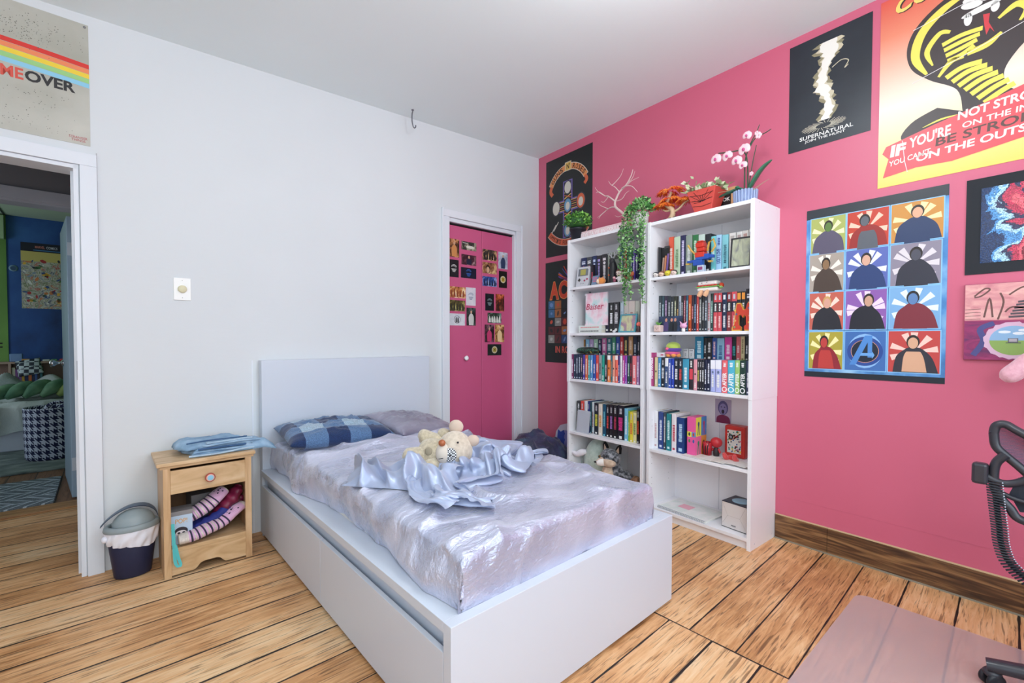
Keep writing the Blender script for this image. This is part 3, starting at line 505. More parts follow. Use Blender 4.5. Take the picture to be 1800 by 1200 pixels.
14,49,-17,32,1,-2,-75,-122,-106,-84,-61,-35,-25,14,-30,-22,-4,-12,-16,-35,-44,-37,-42,-20,1,20,24,7,-8,-35,-65,-61,-26,-30,-47,-23,-2,1705,25,22,5,-8,-20,-28,-10,-44,-31,-33,-49,
-57,-56,-42,-45,-41,-39,-30,-27,-31,-29,-32,-36,-36,-47,-25,-26,-11,33,19,22,18,4,-50,-88,-99,-96,-76,-43,-39,-8,-19,-27,0,17,-3,-19,-29,-50,-63,-55,-54,-34,-20,15,20,22,21,-9,-35,
-40,6,-7,-14,-12,1579,26,14,-20,6,-17,-11,-23,-19,-39,-44,-49,-53,-57,-43,-36,-35,-28,-30,-31,-35,-39,-46,-36,-41,-21,-36,-10,0,-25,31,39,4,-20,-55,-98,-88,-54,-61,-46,-31,-17,-16,
-16,-22,53,4,-18,-21,-49,-63,-73,-69,-68,-54,-15,-9,6,36,29,9,-25,15,7,-21,-22,1600,25,12,-41,3,-16,-20,-24,19,-51,-39,-52,-51,-57,-29,-35,-39,-37,-54,11,-35,-51,-53,-51,-46,-30,8,
-39,-9,-6,1,21,-5,-19,-60,-84,-52,-54,-42,-45,-34,-8,-21,-30,-3,51,19,-26,-31,-29,-40,-71,-82,-79,-80,-47,-48,-34,-2,22,20,17,14,25,9,4,1619,17,18,-16,3,-21,-19,-33,8,-36,-28,-34,
-56,-63,-34,-26,-47,-40,-57,-23,-46,-24,-54,-52,-45,-13,-39,-29,-26,-10,-2,10,-10,-17,-41,-43,-63,-31,-51,-31,-23,-24,-32,-21,5,19,29,-14,-31,-31,-33,-40,-59,-78,-89,-80,-64,-56,
-45,-20,-12,-1,-2,19,20,27,1766,-8,12,14,4,-28,-11,-26,-9,-32,-37,-30,-47,-57,-36,-43,-32,-37,-48,-54,-53,-37,-46,-43,-31,-30,-38,-39,-36,-7,-4,-5,-15,-20,-20,-29,-25,-46,-42,-38,
-24,-31,-21,-22,10,-6,21,-4,-27,-33,-36,-32,-26,-59,-71,-79,-81,-61,-61,-41,-46,-35,-27,-17,-1,17,1932,-12,2,17,-7,-18,-27,-7,-23,-21,-44,-43,-50,-36,-40,-54,-53,-36,-34,-43,-44,
-44,-40,-39,-37,-50,-44,-34,-27,-29,-8,-1,-19,9,-12,-22,-38,-32,-34,-47,-38,-25,-31,-20,26,-24,-2,-1,-18,-26,-35,-27,-26,-35,-46,-60,-65,-49,-63,-63,-59,-42,-43,-40,-11,-17,1973,1,
-4,2,-7,-15,-21,-3,-38,-26,-41,-42,-43,-46,-45,-49,-61,-58,-15,-51,-36,-18,-29,-49,-44,-41,-50,-45,-35,-29,-10,1,10,17,6,-22,-33,-47,-59,-53,-35,-30,-18,-37,2,-11,-14,-17,-12,-20,
-23,-34,-36,-28,-27,-35,-39,-31,-49,-55,-48,-52,-42,-34,-28,-12,1911,-9,-7,-12,-8,-13,-4,0,-33,-36,-39,-29,-35,-53,-55,-68,-71,-47,-45,-47,-36,-23,-2,-33,-43,-43,-40,-43,-40,-32,-9,
24,32,23,4,-27,-48,-70,-67,-42,-36,-17,-26,-26,-40,-27,-4,-12,-21,-31,-34,-34,-39,-20,-18,-26,-28,-31,-22,-36,-30,-34,-27,-33,-29,-30,1850,-3,-6,-16,-12,-10,-16,-19,-16,-33,-38,-7,
-42,-49,-38,-73,-77,-66,-35,-56,-50,-22,-16,-25,-36,-37,-41,-33,-31,-30,1,46,31,23,-9,-35,-57,-81,-85,-36,-25,-34,-14,2,-38,-50,-36,-22,-20,-25,-37,-41,-35,-41,-34,-22,-25,-21,-15,
-21,-18,-16,-22,-25,-29,-28,1854,-5,-16,-17,0,-20,-11,-31,-30,-34,-29,-24,-35,-42,6,-58,-76,-70,-74,-46,-47,-22,-32,-34,-47,-37,-23,-12,-38,-49,41,42,28,18,-17,-44,-69,-87,-97,-52,
-9,-44,-14,27,-8,-44,-55,-40,-26,-26,-36,-42,-42,-51,-40,-44,-38,-37,-21,-13,-8,-12,-11,8,-15,-8,1873,-30,-10,-14,-11,0,-18,-25,-24,-41,-35,-42,-33,-36,7,-53,-63,-63,-66,-59,-35,
-31,-41,-55,-69,-20,-4,-10,-38,-43,35,45,8,15,-20,-54,-71,-96,-76,-48,-35,-23,-20,19,11,-28,-48,-46,-34,-30,-29,-40,-45,-50,-55,-58,-52,-10,-33,-38,-34,-20,-20,-8,-2,3,1983,-30,-28,
-15,-2,-19,-27,-15,-25,-39,-34,-35,-37,-31,-35,-55,-59,-61,-60,-43,-36,-46,-57,-71,-45,30,4,-25,-39,-44,13,38,7,-19,-12,-50,-73,-82,-63,-20,-27,-40,-21,-5,14,-28,-35,-47,-36,-27,
-22,-22,-36,-50,-53,-60,-59,-33,-24,-48,-40,-38,-32,-21,-12,6,2058,-25,-25,-15,-12,-38,-15,-27,-29,-21,-29,-36,-40,-47,-58,-61,-67,-65,-40,-35,-3,-43,-73,-86,-33,67,-12,-6,-35,-60,
-28,22,-4,-23,-31,-47,-37,-80,-69,-17,-3,-36,-6,-4,-16,-27,-33,-53,-40,-32,-17,-16,-3,-17,-44,-57,-59,-57,-28,-55,-46,-43,-19,-32,-24,-2,2061,-40,-14,-1,-11,-33,-26,-28,-17,-30,-27,
-23,-40,-48,-56,-73,-80,-82,-53,-46,4,-18,-24,-78,-57,37,3,3,-28,-58,-53,-18,-2,-21,-36,-50,-41,-42,-58,-27,-22,-19,-6,20,-21,-38,-40,-67,-57,-47,-14,-23,-9,13,22,-18,-50,-56,-57,
-52,-38,-41,-20,-14,-20,-5,1979,-59,-24,-2,21,-15,-26,-32,-24,-20,-27,-34,-30,-38,-51,-62,-75,-84,-81,-57,-26,1,-43,-14,-94,-26,35,-4,-21,-34,-45,-34,-19,-11,-33,-49,-59,-42,-33,-8,
-24,-24,-28,24,-6,-52,-63,-72,-61,-43,-26,-18,-18,-10,14,37,18,-32,-52,-51,-36,-37,-23,0,-19,-6,1883,-59,-47,3,19,2,-9,-28,-44,-8,-34,-37,-31,-23,-46,-61,-61,-73,-75,-66,-55,-38,
-27,-5,-68,-72,18,28,-24,-19,-30,-37,-26,-22,-31,-23,-64,-66,-37,-9,6,-31,-28,-19,-14,-40,-71,-78,-44,-38,-23,-22,-17,-12,14,17,40,21,-43,-49,-45,-37,-25,6,-24,5,1832,-62,-46,-12,8,
-3,5,-1,-39,-36,-15,-32,-40,-41,-49,-61,-62,-61,-63,-54,-48,-34,-47,-57,-54,-11,-15,13,-12,-33,-5,-17,-39,-37,-7,-41,-13,-82,-64,-24,10,-33,-14,-54,-37,-35,-65,-85,-8,-21,-21,-19,
-26,-14,37,20,27,-11,-44,-25,-43,-26,-24,29,-6,-29,1798,-54,-46,-29,2,7,-4,14,-22,-39,-41,-35,-49,-52,-55,-61,-62,-55,-49,-43,-34,-41,-51,-64,-9,33,-32,-34,-27,-38,-13,-4,-41,9,-40,
-44,-29,-21,-62,-55,-10,-29,-18,-52,-61,-47,-51,-71,-9,-4,-28,-7,-29,-12,32,51,1,-23,-39,-36,-25,-30,24,32,7,-22,1709,-54,-24,-36,-10,-3,0,11,-14,-36,-44,-45,-47,-47,-57,-66,-60,
-44,-62,-40,-8,-14,-68,-84,-19,72,-31,-32,-27,-53,-32,-8,-48,9,-33,-25,-34,-20,-50,-49,-39,-33,-27,-41,-62,-65,-35,-54,-19,-10,-6,-21,-4,-1,0,40,15,-42,-33,-24,-4,-9,-4,41,25,12,
1612,-24,-34,-29,-32,0,21,-3,-39,-33,-40,-36,-35,-31,-58,-65,-52,-49,-64,-61,-25,13,-26,-103,-62,72,-15,-39,-20,-23,-44,-14,-42,-36,-14,-13,-24,-46,-47,-49,-42,-26,-39,-45,-38,-68,
-43,-24,-36,-30,11,10,-2,1,-9,13,-1,-29,-32,-37,18,-15,12,30,23,29,1600,-40,-31,-22,-27,-16,10,17,-48,-53,-25,-34,-16,-29,-41,-53,-46,-49,-68,-58,-60,-24,-3,-67,-54,-14,17,-38,-29,
-15,-32,-8,-43,-35,-27,-8,-34,-46,-62,-51,-40,-14,-10,-49,-51,-33,-60,-26,-21,-19,4,5,-15,9,18,-4,-25,-18,-24,-35,-20,15,-24,30,33,3,1627,-45,-20,-29,-16,-2,-4,6,-42,-42,-36,-24,
-35,-33,-35,-28,-56,-50,-48,-51,-53,-52,-46,-39,-47,2,-16,-33,-19,-27,-39,-21,-24,-39,-29,-20,-32,-52,-62,-53,-30,7,-21,-16,-29,-37,-48,-42,-24,-4,-12,-11,-25,-15,25,-10,-10,11,13,
-9,-19,-19,-16,-12,4,9,1631,-42,-38,-6,-2,-12,23,-25,-46,-40,-30,-37,-43,-50,-37,-20,-56,-56,-51,-37,-42,-52,-51,-33,-37,-33,-17,-27,-23,-10,-39,-43,-33,-32,-26,-30,-43,-48,-35,-39,
-11,20,-14,-43,-29,-17,-17,-37,-38,-30,-29,-20,-35,-37,5,-14,-10,15,15,22,21,3,-6,13,-11,1,1581,-48,-29,-2,4,-7,23,-30,-56,-27,-39,-54,-53,-43,-52,-44,-40,-44,-52,-29,-36,-47,-60,
-16,-50,-55,-34,-13,-20,-7,-21,-45,-50,-29,-32,-20,-40,-58,-21,3,-20,16,-23,-44,-40,-25,-13,5,-44,-46,-51,-43,-32,-50,-28,6,-22,2,14,21,37,32,6,15,-3,-9,1601,-27,-20,-12,16,-12,-5,
-43,-24,-42,-59,-52,-29,-52,-56,-31,-56,-57,-17,-49,-38,-27,-61,-36,-32,-62,-53,-31,-13,-2,-11,-46,-41,-49,-33,-6,-29,-30,-26,-3,-8,-24,-13,-25,-46,-28,-16,-8,-50,-54,-48,-60,-47,
-44,-38,1,28,6,35,22,21,43,29,-14,23,-2,1542,-12,9,6,4,-6,-12,-62,-19,-55,-50,-42,-45,-46,-48,-39,-56,-56,-22,-41,-31,-14,-62,-61,-40,-54,-68,-50,-17,-1,13,-24,-66,-36,-39,-23,-24,
-33,-34,-12,-1,-11,-16,-18,-29,-44,-25,-19,-49,-50,-56,-51,-50,-17,-9,-4,24,38,35,31,14,47,37,-5,5,26,1436,28,6,18,-2,-14,-21,-45,-26,-56,-45,-37,-43,-52,-40,-41,-58,-52,-48,-31,
-25,-28,-35,-66,-70,-27,-72,-71,-41,-14,61,16,-81,-65,-35,-45,-24,-27,-38,-33,-15,7,-8,-22,-23,-28,-49,-32,-25,-52,-61,-41,-23,-8,28,24,22,41,31,31,21,38,38,6,4,6,1376,52,-23,19,1,
-35,-26,-16,-27,-48,-55,-35,-35,-44,-51,-40,-58,-53,-38,-40,-43,-46,-31,-38,-67,-53,-15,-87,-60,-35,31,68,-20,-94,-50,-53,-50,-6,-48,-44,-35,-18,15,0,-36,-40,-19,-26,-54,-32,-30,
-31,3,-7,28,37,26,29,24,29,30,9,32,31,11,-21,1335,52,-13,12,3,-54,-29,13,-35,-53,-62,-38,-37,-31,-46,-47,-50,-49,-43,-46,-38,-43,-47,-45,-49,-49,6,-64,-67,-27,-6,48,19,-64,-70,-52,
-54,-46,-31,-31,-19,-31,-28,-2,-20,-31,-30,-15,-39,-7,11,-20,-2,-2,-3,-2,22,24,11,26,29,26,14,24,24,10,1297,37,-10,10,-2,-47,-16,0,-42,-50,-47,-37,-46,-40,-41,-45,-45,-43,-50,-48,
-47,-36,-47,-47,-44,-39,15,-47,-37,-35,-15,-2,24,-46,-62,-55,-45,-45,-39,-26,-36,-20,-23,-19,-23,-32,-6,-20,-17,-15,26,-2,-21,-13,-10,-33,-16,-9,7,22,28,33,24,16,19,-5,1392,35,-25,
5,-8,-23,-2,1,-61,-51,-32,-36,-51,-43,-36,-50,-49,-46,-43,-54,-47,-29,-48,-50,-51,-14,-28,-32,-14,-12,-13,-32,-32,-39,-40,-45,-37,-29,-32,-50,-31,-47,-41,-32,-22,-32,-16,4,-12,15,
25,6,-15,-56,-33,-26,-29,-22,-16,11,26,31,26,23,20,5,1489,38,-29,-2,-16,7,0,-18,-55,-53,-39,-38,-57,-37,-33,-49,-48,-32,-48,-47,-32,-57,-67,-52,-42,-47,-27,-21,-13,-13,-17,-43,-46,
-42,-35,-28,-24,-16,-16,-37,-48,-35,-42,-28,-31,-23,-11,-10,-22,0,11,-5,-22,-52,-33,-18,-26,1,-8,18,10,21,27,23,13,21,1520,29,-21,-9,-24,20,-9,-33,-49,-44,-45,-46,-43,-41,-50,-39,
-31,-22,-54,-36,-22,-62,-81,-82,-54,-42,-28,-15,-11,-20,-7,-39,-59,-52,-30,-15,2,-14,-39,-24,-31,-27,-24,-28,-29,-30,-25,-20,-23,-7,-20,-32,-6,-22,-5,-25,-3,12,9,27,21,16,18,6,9,
-10,1514,16,-15,0,-33,15,-16,-35,-41,-49,-43,-46,-45,-41,-50,-47,-30,-15,-34,-33,-18,-61,-82,-89,-86,-62,-7,10,-21,-35,-20,-4,-48,-62,-57,-49,-3,33,-9,-43,-42,-34,-26,-25,-27,-29,
-19,-9,-20,-12,-32,-26,21,-15,14,17,1,-1,16,24,23,20,28,-7,3,-9,1435,-4,-15,14,-28,10,-28,-32,-45,-39,-42,-51,-28,-44,-56,-53,-29,-32,-7,-22,-24,-65,-80,-85,-77,-88,-17,24,-24,-34,
-26,-7,-1,-65,-77,-68,-29,24,5,-35,-12,-53,-36,-37,-3,-12,-14,-3,-17,0,-26,-7,8,3,-7,8,26,1,7,14,21,21,16,2,11,-10,1391,-11,-16,1,-1,-9,-8,-47,-48,-28,-42,-47,-49,-34,-48,-57,-38,
-23,-25,-10,-28,-58,-76,-77,-82,-64,-47,9,-16,-20,-17,-14,9,-45,-69,-65,-39,-6,-19,-39,-27,-9,-29,-27,-19,-21,-31,-32,23,12,-9,13,4,-7,-14,-5,-1,3,-3,-9,7,31,36,27,15,-4,1399,-13,
-13,-2,-15,-11,-5,-45,-46,-34,-53,-38,-48,-41,-38,-49,-38,-28,-40,-30,-13,-49,-68,-70,-72,-71,-41,-16,-22,-17,-13,4,3,-51,-53,-49,-33,-28,-15,-17,-26,-33,-25,-31,-34,-26,-34,-16,8,
35,12,-10,-5,-20,-19,-25,-9,-5,-4,5,-3,-2,9,13,7,-9,1544,-23,3,-14,-15,-25,-20,-19,-49,-40,-51,-50,-26,-54,-43,-38,-33,-49,-36,-12,-46,-53,-59,-58,-61,-57,-45,-31,-31,-33,-14,9,-19,
-55,-44,-35,-23,-31,-6,-10,-17,-18,-23,-28,-31,-24,-21,-1,-10,21,-4,-44,-5,9,-27,-31,-17,-4,11,-13,3,20,-11,-8,-3,-15,1619,-33,-25,-4,0,-33,-34,-16,-36,-48,-37,-53,-39,-42,-55,-31,
-38,-45,-29,-47,-40,-59,-66,-61,-48,-41,-35,-34,-30,-38,-40,-38,-9,-25,-42,-34,-30,-26,-5,-12,-12,-10,-34,-30,29,14,-29,-21,-21,-18,-16,-26,-3,-11,-22,21,3,-12,-10,10,10,2,9,-1,-5,
-26,1600,-39,-36,-28,-5,-3,-34,-40,-32,-38,-45,-38,-47,-42,-44,-44,-30,-46,-57,-57,-50,-54,-68,-62,-48,-32,-5,-35,-36,-24,-49,-58,-51,-7,-9,8,7,-35,-53,-43,-32,-17,-10,5,47,17,-36,
-34,-27,-14,-7,-26,5,6,-29,-7,32,21,-6,-11,6,49,36,3,-6,-21,1491,-49,-35,-24,-36,5,-20,-31,-44,-41,-44,-51,-34,-46,-43,-39,-45,-43,-59,-68,-66,-54,-62,-62,-51,-10,-3,-29,-33,-38,
-23,-58,-60,-43,-23,10,32,-29,-46,-52,-50,-14,21,50,47,-7,-25,-31,-28,-16,-18,-36,-10,34,-18,8,7,-5,-2,31,36,49,37,25,12,-13,1378,-49,-47,-28,-12,-33,-18,-7,-30,-47,-52,-52,-51,-36,
-41,-45,-42,-54,-57,-72,-77,-73,-55,-50,-42,-30,2,-3,-38,-27,-16,-57,-56,-53,-25,-25,-21,-34,-38,-60,28,57,67,67,-2,-7,-31,-37,-37,-26,-28,-30,-38,15,24,20,8,-10,-41,25,48,55,44,29,
31,10],
[33,-29,-1,-1,8,28,37,20,27,-1,10,-32,-12,-6,-2,20,-2,12,11,0,-16,-7,16,22,31,33,18,22,11,-12,-23,-16,-32,-17,-21,-14,-14,-9,0,15,25,17,-25,-35,-35,-5,-27,-19,4,6,-5,-4,5,
-5,0,0,0,10,14,15,4,4,-18,-15,-11,1,1,21,-6,-5,8,21,9,25,29,4,8,-9,-20,-4,-8,2,11,9,11,-22,-13,8,21,22,45,37,32,17,12,-8,-33,-35,-40,-30,-23,-10,-14,-10,12,47,30,12,-2,-31,-41,-31,
-23,-28,-4,17,2,-17,-7,11,9,-10,-8,12,6,16,19,13,7,-16,-12,-18,-31,26,4,-6,13,20,12,2,28,-5,9,6,-1,-6,-9,-8,-3,7,6,-12,-12,8,26,36,48,50,36,14,-1,-20,-41,-48,-47,-35,-12,-16,-19,13,
39,57,42,5,-14,-34,-38,-36,-24,-23,-15,10,6,-20,-10,12,15,-19,-12,-1,24,13,11,8,8,-7,0,1,-64,16,5,-5,18,32,20,2,6,-11,10,1,12,10,-1,-6,-11,-13,-6,8,3,6,26,42,53,53,36,6,-15,-31,-50,
-61,-56,-4,-26,-15,3,11,66,64,38,-9,-32,-41,-39,-33,-20,-10,-13,1,8,-18,4,2,12,-14,-10,-2,-16,27,20,2,-14,-17,-10,-6,-8,11,5,2,21,20,6,2,29,0,-12,-5,8,15,8,2,-8,-10,-3,7,10,15,21,
37,48,45,33,2,-22,-49,-60,-63,-20,-30,-19,-12,4,61,65,48,31,-25,-35,-39,-50,-44,-19,12,-2,-5,14,10,4,0,1,-5,-15,-19,-18,-3,17,30,-7,-17,-19,-6,10,9,7,0,26,15,-4,1,9,1,-11,3,0,4,4,5,
-3,-7,1,7,6,20,32,41,46,35,20,-6,-31,-45,-66,-39,-27,-19,-12,-12,41,64,53,41,5,-31,-40,-49,-50,-36,-3,11,-11,0,6,29,18,15,-2,0,-15,-20,-16,-15,-11,9,12,-2,10,0,-14,16,9,-8,25,13,0,
1,-3,-11,-11,6,-3,-5,9,0,-1,2,5,-6,5,17,21,41,42,36,13,-6,-29,-46,-52,-36,-12,-7,-15,-2,51,65,42,22,-14,-35,-45,-54,-19,-24,-13,12,-14,3,-1,9,25,28,22,23,-6,-18,-18,-16,-23,-21,15,
10,9,7,-31,18,13,-4,24,17,-1,7,-15,-3,-18,-11,-5,-2,17,5,-6,-3,-13,-1,4,9,16,32,37,38,17,-2,-24,-43,-40,-19,-17,15,-12,1,44,46,33,2,-21,-24,-53,-16,-18,-24,-16,-5,1,12,9,-5,-6,20,
28,42,13,0,-21,-19,-6,-12,-16,-17,-6,11,-23,13,15,7,29,22,6,5,-10,-7,-19,-22,-14,-1,7,17,-11,-4,-11,-11,5,22,1,32,38,45,17,5,-19,-31,-28,-15,-19,11,-16,2,26,32,14,2,-14,-28,-21,-25,
-10,-9,-11,-13,2,-1,6,11,-13,11,-1,30,29,23,-8,-19,-16,-11,-9,-13,-14,-10,-4,3,11,12,23,25,20,-4,-6,-16,-19,-9,-7,4,-17,13,2,-15,-7,2,3,13,17,36,41,41,23,7,-10,-18,-25,-27,-24,-8,
-19,-4,21,6,9,3,-9,-5,-4,-20,-19,3,-3,-12,-6,-4,-1,6,-12,4,-3,10,12,39,19,-17,-4,-13,-12,-9,-15,-9,-19,1,9,18,20,13,19,-5,-6,-12,-3,8,2,-13,-10,-14,4,-5,-21,16,17,16,32,39,45,37,25,
11,-9,-23,-41,-39,-31,-22,-19,-8,-6,14,4,7,5,16,12,-19,-14,-7,-2,-2,-5,-9,-5,-15,-12,-4,-2,0,8,30,29,7,-9,-14,-9,6,-11,-5,-28,-6,7,27,17,10,4,-11,-5,-5,4,-5,3,0,-14,-27,1,3,17,-12,
8,31,39,40,48,47,29,9,-15,-35,-49,-47,-38,-29,-16,-16,-7,14,10,17,18,14,19,6,-16,-18,0,-9,-14,-3,-4,-2,-11,-12,-14,4,2,13,7,9,15,-5,-15,5,11,-14,-26,-1,7,25,19,10,-5,-19,-11,-6,5,
-7,2,-7,-14,-12,11,28,-6,-20,-13,19,35,42,53,52,35,9,-15,-38,-51,-44,-34,-16,-24,-14,-12,16,27,31,22,9,-3,17,8,-21,-24,-16,-10,-1,7,-7,4,-4,-9,3,0,1,7,-5,-10,0,-12,3,3,-2,-29,3,14,
29,21,10,1,-20,-16,-2,-5,-16,-2,1,-12,-8,14,29,-24,-17,6,4,14,28,43,52,39,14,-13,-41,-37,-25,-31,-23,-23,-5,-3,24,24,41,35,3,-8,-8,2,9,-7,-20,-16,-6,2,3,5,0,-6,-9,9,1,8,-1,-10,-17,
-17,-18,-13,-13,1,-1,9,23,25,5,12,0,-13,-8,-18,-10,-10,6,-17,8,-8,27,-3,3,2,-6,11,21,15,39,36,22,-7,-21,-47,-15,-14,-35,-24,-8,18,30,24,48,42,6,-6,-16,-27,-13,10,6,-10,-10,4,5,5,3,
-4,-5,-10,-10,11,13,-5,-11,-10,-18,-3,-10,-50,11,-1,3,14,13,1,0,-4,-8,-16,-5,2,-7,-8,0,10,15,16,10,1,8,-1,15,4,35,29,15,-6,-14,-33,-27,-21,-21,-19,3,24,21,44,47,37,11,-6,-20,-30,
-35,-16,6,10,5,3,4,7,4,-2,-7,-6,5,-3,0,-5,-14,-4,-13,-12,7,-70,1,4,8,3,-1,-2,7,-7,-1,-14,-10,1,8,-4,-7,11,16,11,4,3,13,6,8,25,32,26,22,0,-12,-39,-30,-34,-10,-15,14,16,35,41,46,37,
10,-8,-24,-31,-36,-35,-12,8,14,11,11,7,3,5,0,-11,5,8,-6,-11,-6,-3,-5,-17,-14,-55,-13,-10,-3,12,-8,5,0,-9,3,-9,1,14,5,0,-8,-8,-1,2,3,5,18,5,19,44,39,42,28,8,-14,-41,-42,-35,-16,-11,
4,42,30,33,42,38,9,-16,-27,-28,-42,-35,-8,-17,5,13,15,13,20,11,3,-5,-10,15,-4,0,-5,-19,1,-2,-10,-71,-14,-9,-8,-20,-3,4,14,-13,13,7,-4,14,9,-6,-7,-5,-12,-7,0,17,-19,24,16,28,55,52,
35,18,-12,-34,-43,-33,-19,-13,0,35,43,24,39,32,17,-21,-37,-32,-48,-41,7,4,-4,-15,4,15,9,20,24,11,6,1,-8,14,6,-22,-12,-1,19,-111,1,-13,-8,-9,-11,-1,-10,18,7,0,12,18,11,-2,-16,-7,-3,
-12,-16,10,-20,7,37,1,43,56,43,20,-10,-29,-38,-30,-12,-4,1,14,41,39,37,27,17,-20,-34,-46,-43,-31,-11,9,-13,-8,-5,2,18,19,10,14,13,13,14,19,17,-18,-21,7,18,-139,17,-7,-8,-5,-11,-17,
-11,1,26,7,-7,15,16,1,-2,0,1,-7,-15,-10,-14,11,25,-1,25,48,35,18,-8,-26,-34,-30,-8,9,19,9,16,42,42,30,7,-17,-29,-45,-50,-18,-4,-22,-10,-12,-15,7,22,20,27,18,23,21,15,15,16,-14,-23,
-3,22,-144,10,16,-4,-9,-19,-9,-13,-9,11,29,9,0,-17,1,3,3,8,3,-2,-4,4,15,-11,7,32,33,20,1,-11,-33,-34,-23,-6,15,14,37,7,24,43,34,-2,-15,-20,-41,-50,-13,-2,-33,-10,-19,-9,10,29,24,29,
30,22,28,24,13,-5,-14,-16,-20,-11,-82,-11,18,3,-11,-10,-10,-5,-7,-2,5,16,-5,-7,-4,-5,-4,-3,-1,7,19,1,17,7,32,32,26,8,-14,-14,-42,-47,-28,-1,5,11,34,40,23,26,32,-7,-22,-19,-26,-38,
-22,-6,-29,-11,2,-8,17,29,36,25,37,39,26,12,2,-14,-20,-14,-13,-11,-83,-4,1,17,-12,-11,-3,-12,3,1,-4,-4,7,0,-6,-3,-15,-29,-6,5,8,17,13,17,59,45,40,12,-14,-29,-49,-56,-39,-13,0,10,26,
40,34,31,23,-9,-19,-28,-19,-15,-36,-14,-22,-3,14,12,21,23,45,36,37,26,19,-5,-24,-14,-21,-1,16,-10,-123,26,1,2,8,-11,-11,-14,7,2,-4,2,1,4,0,-5,-28,-37,-2,4,-7,13,-3,18,61,55,47,31,6,
-19,-49,-60,-36,-26,-15,15,12,26,34,32,22,-16,-7,-16,-32,-6,-24,-27,-9,4,14,23,24,33,35,42,33,3,22,-22,-19,-18,-14,-2,13,4,-141,26,20,-4,-7,11,-17,-9,6,5,-4,12,-1,-7,2,-21,-27,-32,
4,6,1,-14,5,-3,45,69,48,23,21,3,-36,-49,-37,-33,-10,18,13,13,14,14,23,0,-24,-5,-7,-22,-6,-6,-9,-5,16,23,18,29,30,27,26,20,3,-12,-5,-17,-7,-1,9,-16,-144,13,23,12,-11,17,-10,-2,-5,0,
-1,20,-8,-16,-10,-34,-13,-16,4,9,4,1,-8,1,28,44,48,8,18,9,-16,-32,-33,-24,1,14,17,14,8,1,18,16,-10,-13,-19,0,-4,-3,2,-10,3,20,6,19,9,14,8,6,13,17,17,11,2,1,-4,-8,-165,0,6,18,-8,10,
10,-3,-10,-4,13,-2,-3,-18,-26,-37,-17,-1,5,12,2,10,11,22,22,20,29,13,-10,-4,-8,-19,-14,-8,-6,7,15,18,20,22,28,11,0,-6,-17,-21,-9,-17,3,8,-1,-8,-4,7,-3,-2,3,3,6,15,16,22,19,9,12,2,
-154,9,-13,5,22,-19,15,5,-2,-9,2,-21,-6,-22,-10,-27,-8,20,6,-20,-8,15,32,44,32,17,-4,5,-4,-32,-20,-16,-7,-3,1,2,18,23,40,41,35,16,4,-4,-10,-18,-22,-18,-24,-11,11,-21,-29,-7,-1,-8,
10,11,17,24,18,-5,23,14,11,15,-150,20,-11,6,19,-19,14,-6,-4,-5,-8,-13,-14,-19,-1,-29,15,2,24,1,-17,-30,27,61,59,31,4,-15,-6,-32,-43,-24,-25,-9,3,4,15,39,53,49,47,16,1,16,-3,-20,-25,
-27,-31,-17,-26,-21,-28,-25,0,9,8,23,22,29,25,1,20,11,16,10,-152,9,10,20,-2,-22,8,-17,-2,3,-20,-4,-17,-15,2,-17,6,-2,23,8,-20,-24,10,46,68,59,22,-6,-13,-28,-47,-33,-31,-36,-12,10,3,
32,45,58,56,39,9,3,11,-9,-27,-37,-32,-34,-38,-29,-6,-19,-14,21,27,30,33,19,21,12,24,4,11,14,-166,3,15,19,-9,-19,-7,-8,-2,5,-15,-7,-19,-15,-2,13,6,-7,-8,14,-15,-19,23,22,44,72,44,7,
-5,-24,-30,-45,-34,-40,-33,7,9,-5,32,46,55,48,36,-4,12,3,-24,-35,-46,-38,-13,-18,-7,3,-2,12,32,38,34,2,11,20,24,9,-14,19,-173,8,15,12,-23,-7,-11,-6,15,-11,-2,-11,-24,-16,11,24,6,-3,
-26,-18,-3,1,10,30,27,50,62,12,6,-16,-22,-28,-47,-21,-49,2,0,-23,16,36,44,47,36,30,-1,5,-22,-36,-17,-34,-7,11,-4,20,3,9,17,30,32,-6,-3,4,19,14,-11,-9,-153,14,12,-1,-16,9,-11,-11,23,
-8,-1,-11,-30,-22,3,22,16,-1,-15,-13,-4,9,4,10,20,35,51,36,1,-9,-17,-8,-41,-35,-12,-33,-15,-3,17,23,33,39,34,33,23,-7,-9,-20,-5,-18,-20,8,-3,14,10,3,-1,5,22,9,3,-5,-6,2,6,-3,-147,
14,12,5,-16,20,-7,-5,9,-19,8,-9,-21,-17,1,10,21,1,-5,-11,-16,7,16,12,15,23,31,30,5,-7,-11,-12,-23,-21,-3,-11,-11,-4,9,14,29,36,33,33,25,9,3,-2,-6,-9,-19,-19,-15,-20,-22,-13,-7,0,5,
8,14,14,10,3,-11,-1,-114,7,16,8,-9,23,-13,4,-4,-29,1,-14,-21,11,23,16,17,-1,-9,-12,-23,8,27,22,7,15,6,17,1,-16,-13,-13,-8,5,6,-5,-4,7,9,22,33,34,32,27,28,22,8,-1,-12,-21,-30,-46,
-50,-35,-39,-32,-5,4,15,27,28,20,10,7,0,-16,-81,0,22,10,-18,25,-21,10,-18,-31,1,-6,-9,12,34,22,3,6,-5,-22,-36,5,21,34,32,7,4,-8,6,1,-19,2,-7,-6,-7,-7,0,15,14,26,29,40,38,27,23,20,
10,-4,-38,-45,-52,-59,-55,-38,-31,-23,10,21,20,31,29,16,7,8,9,5,-89,9,21,13,-14,6,-26,12,-27,-17,17,-11,-16,14,22,26,4,3,4,-18,-34,0,17,22,37,33,7,4,-3,-7,-30,-21,-19,-17,-20,-9,2,
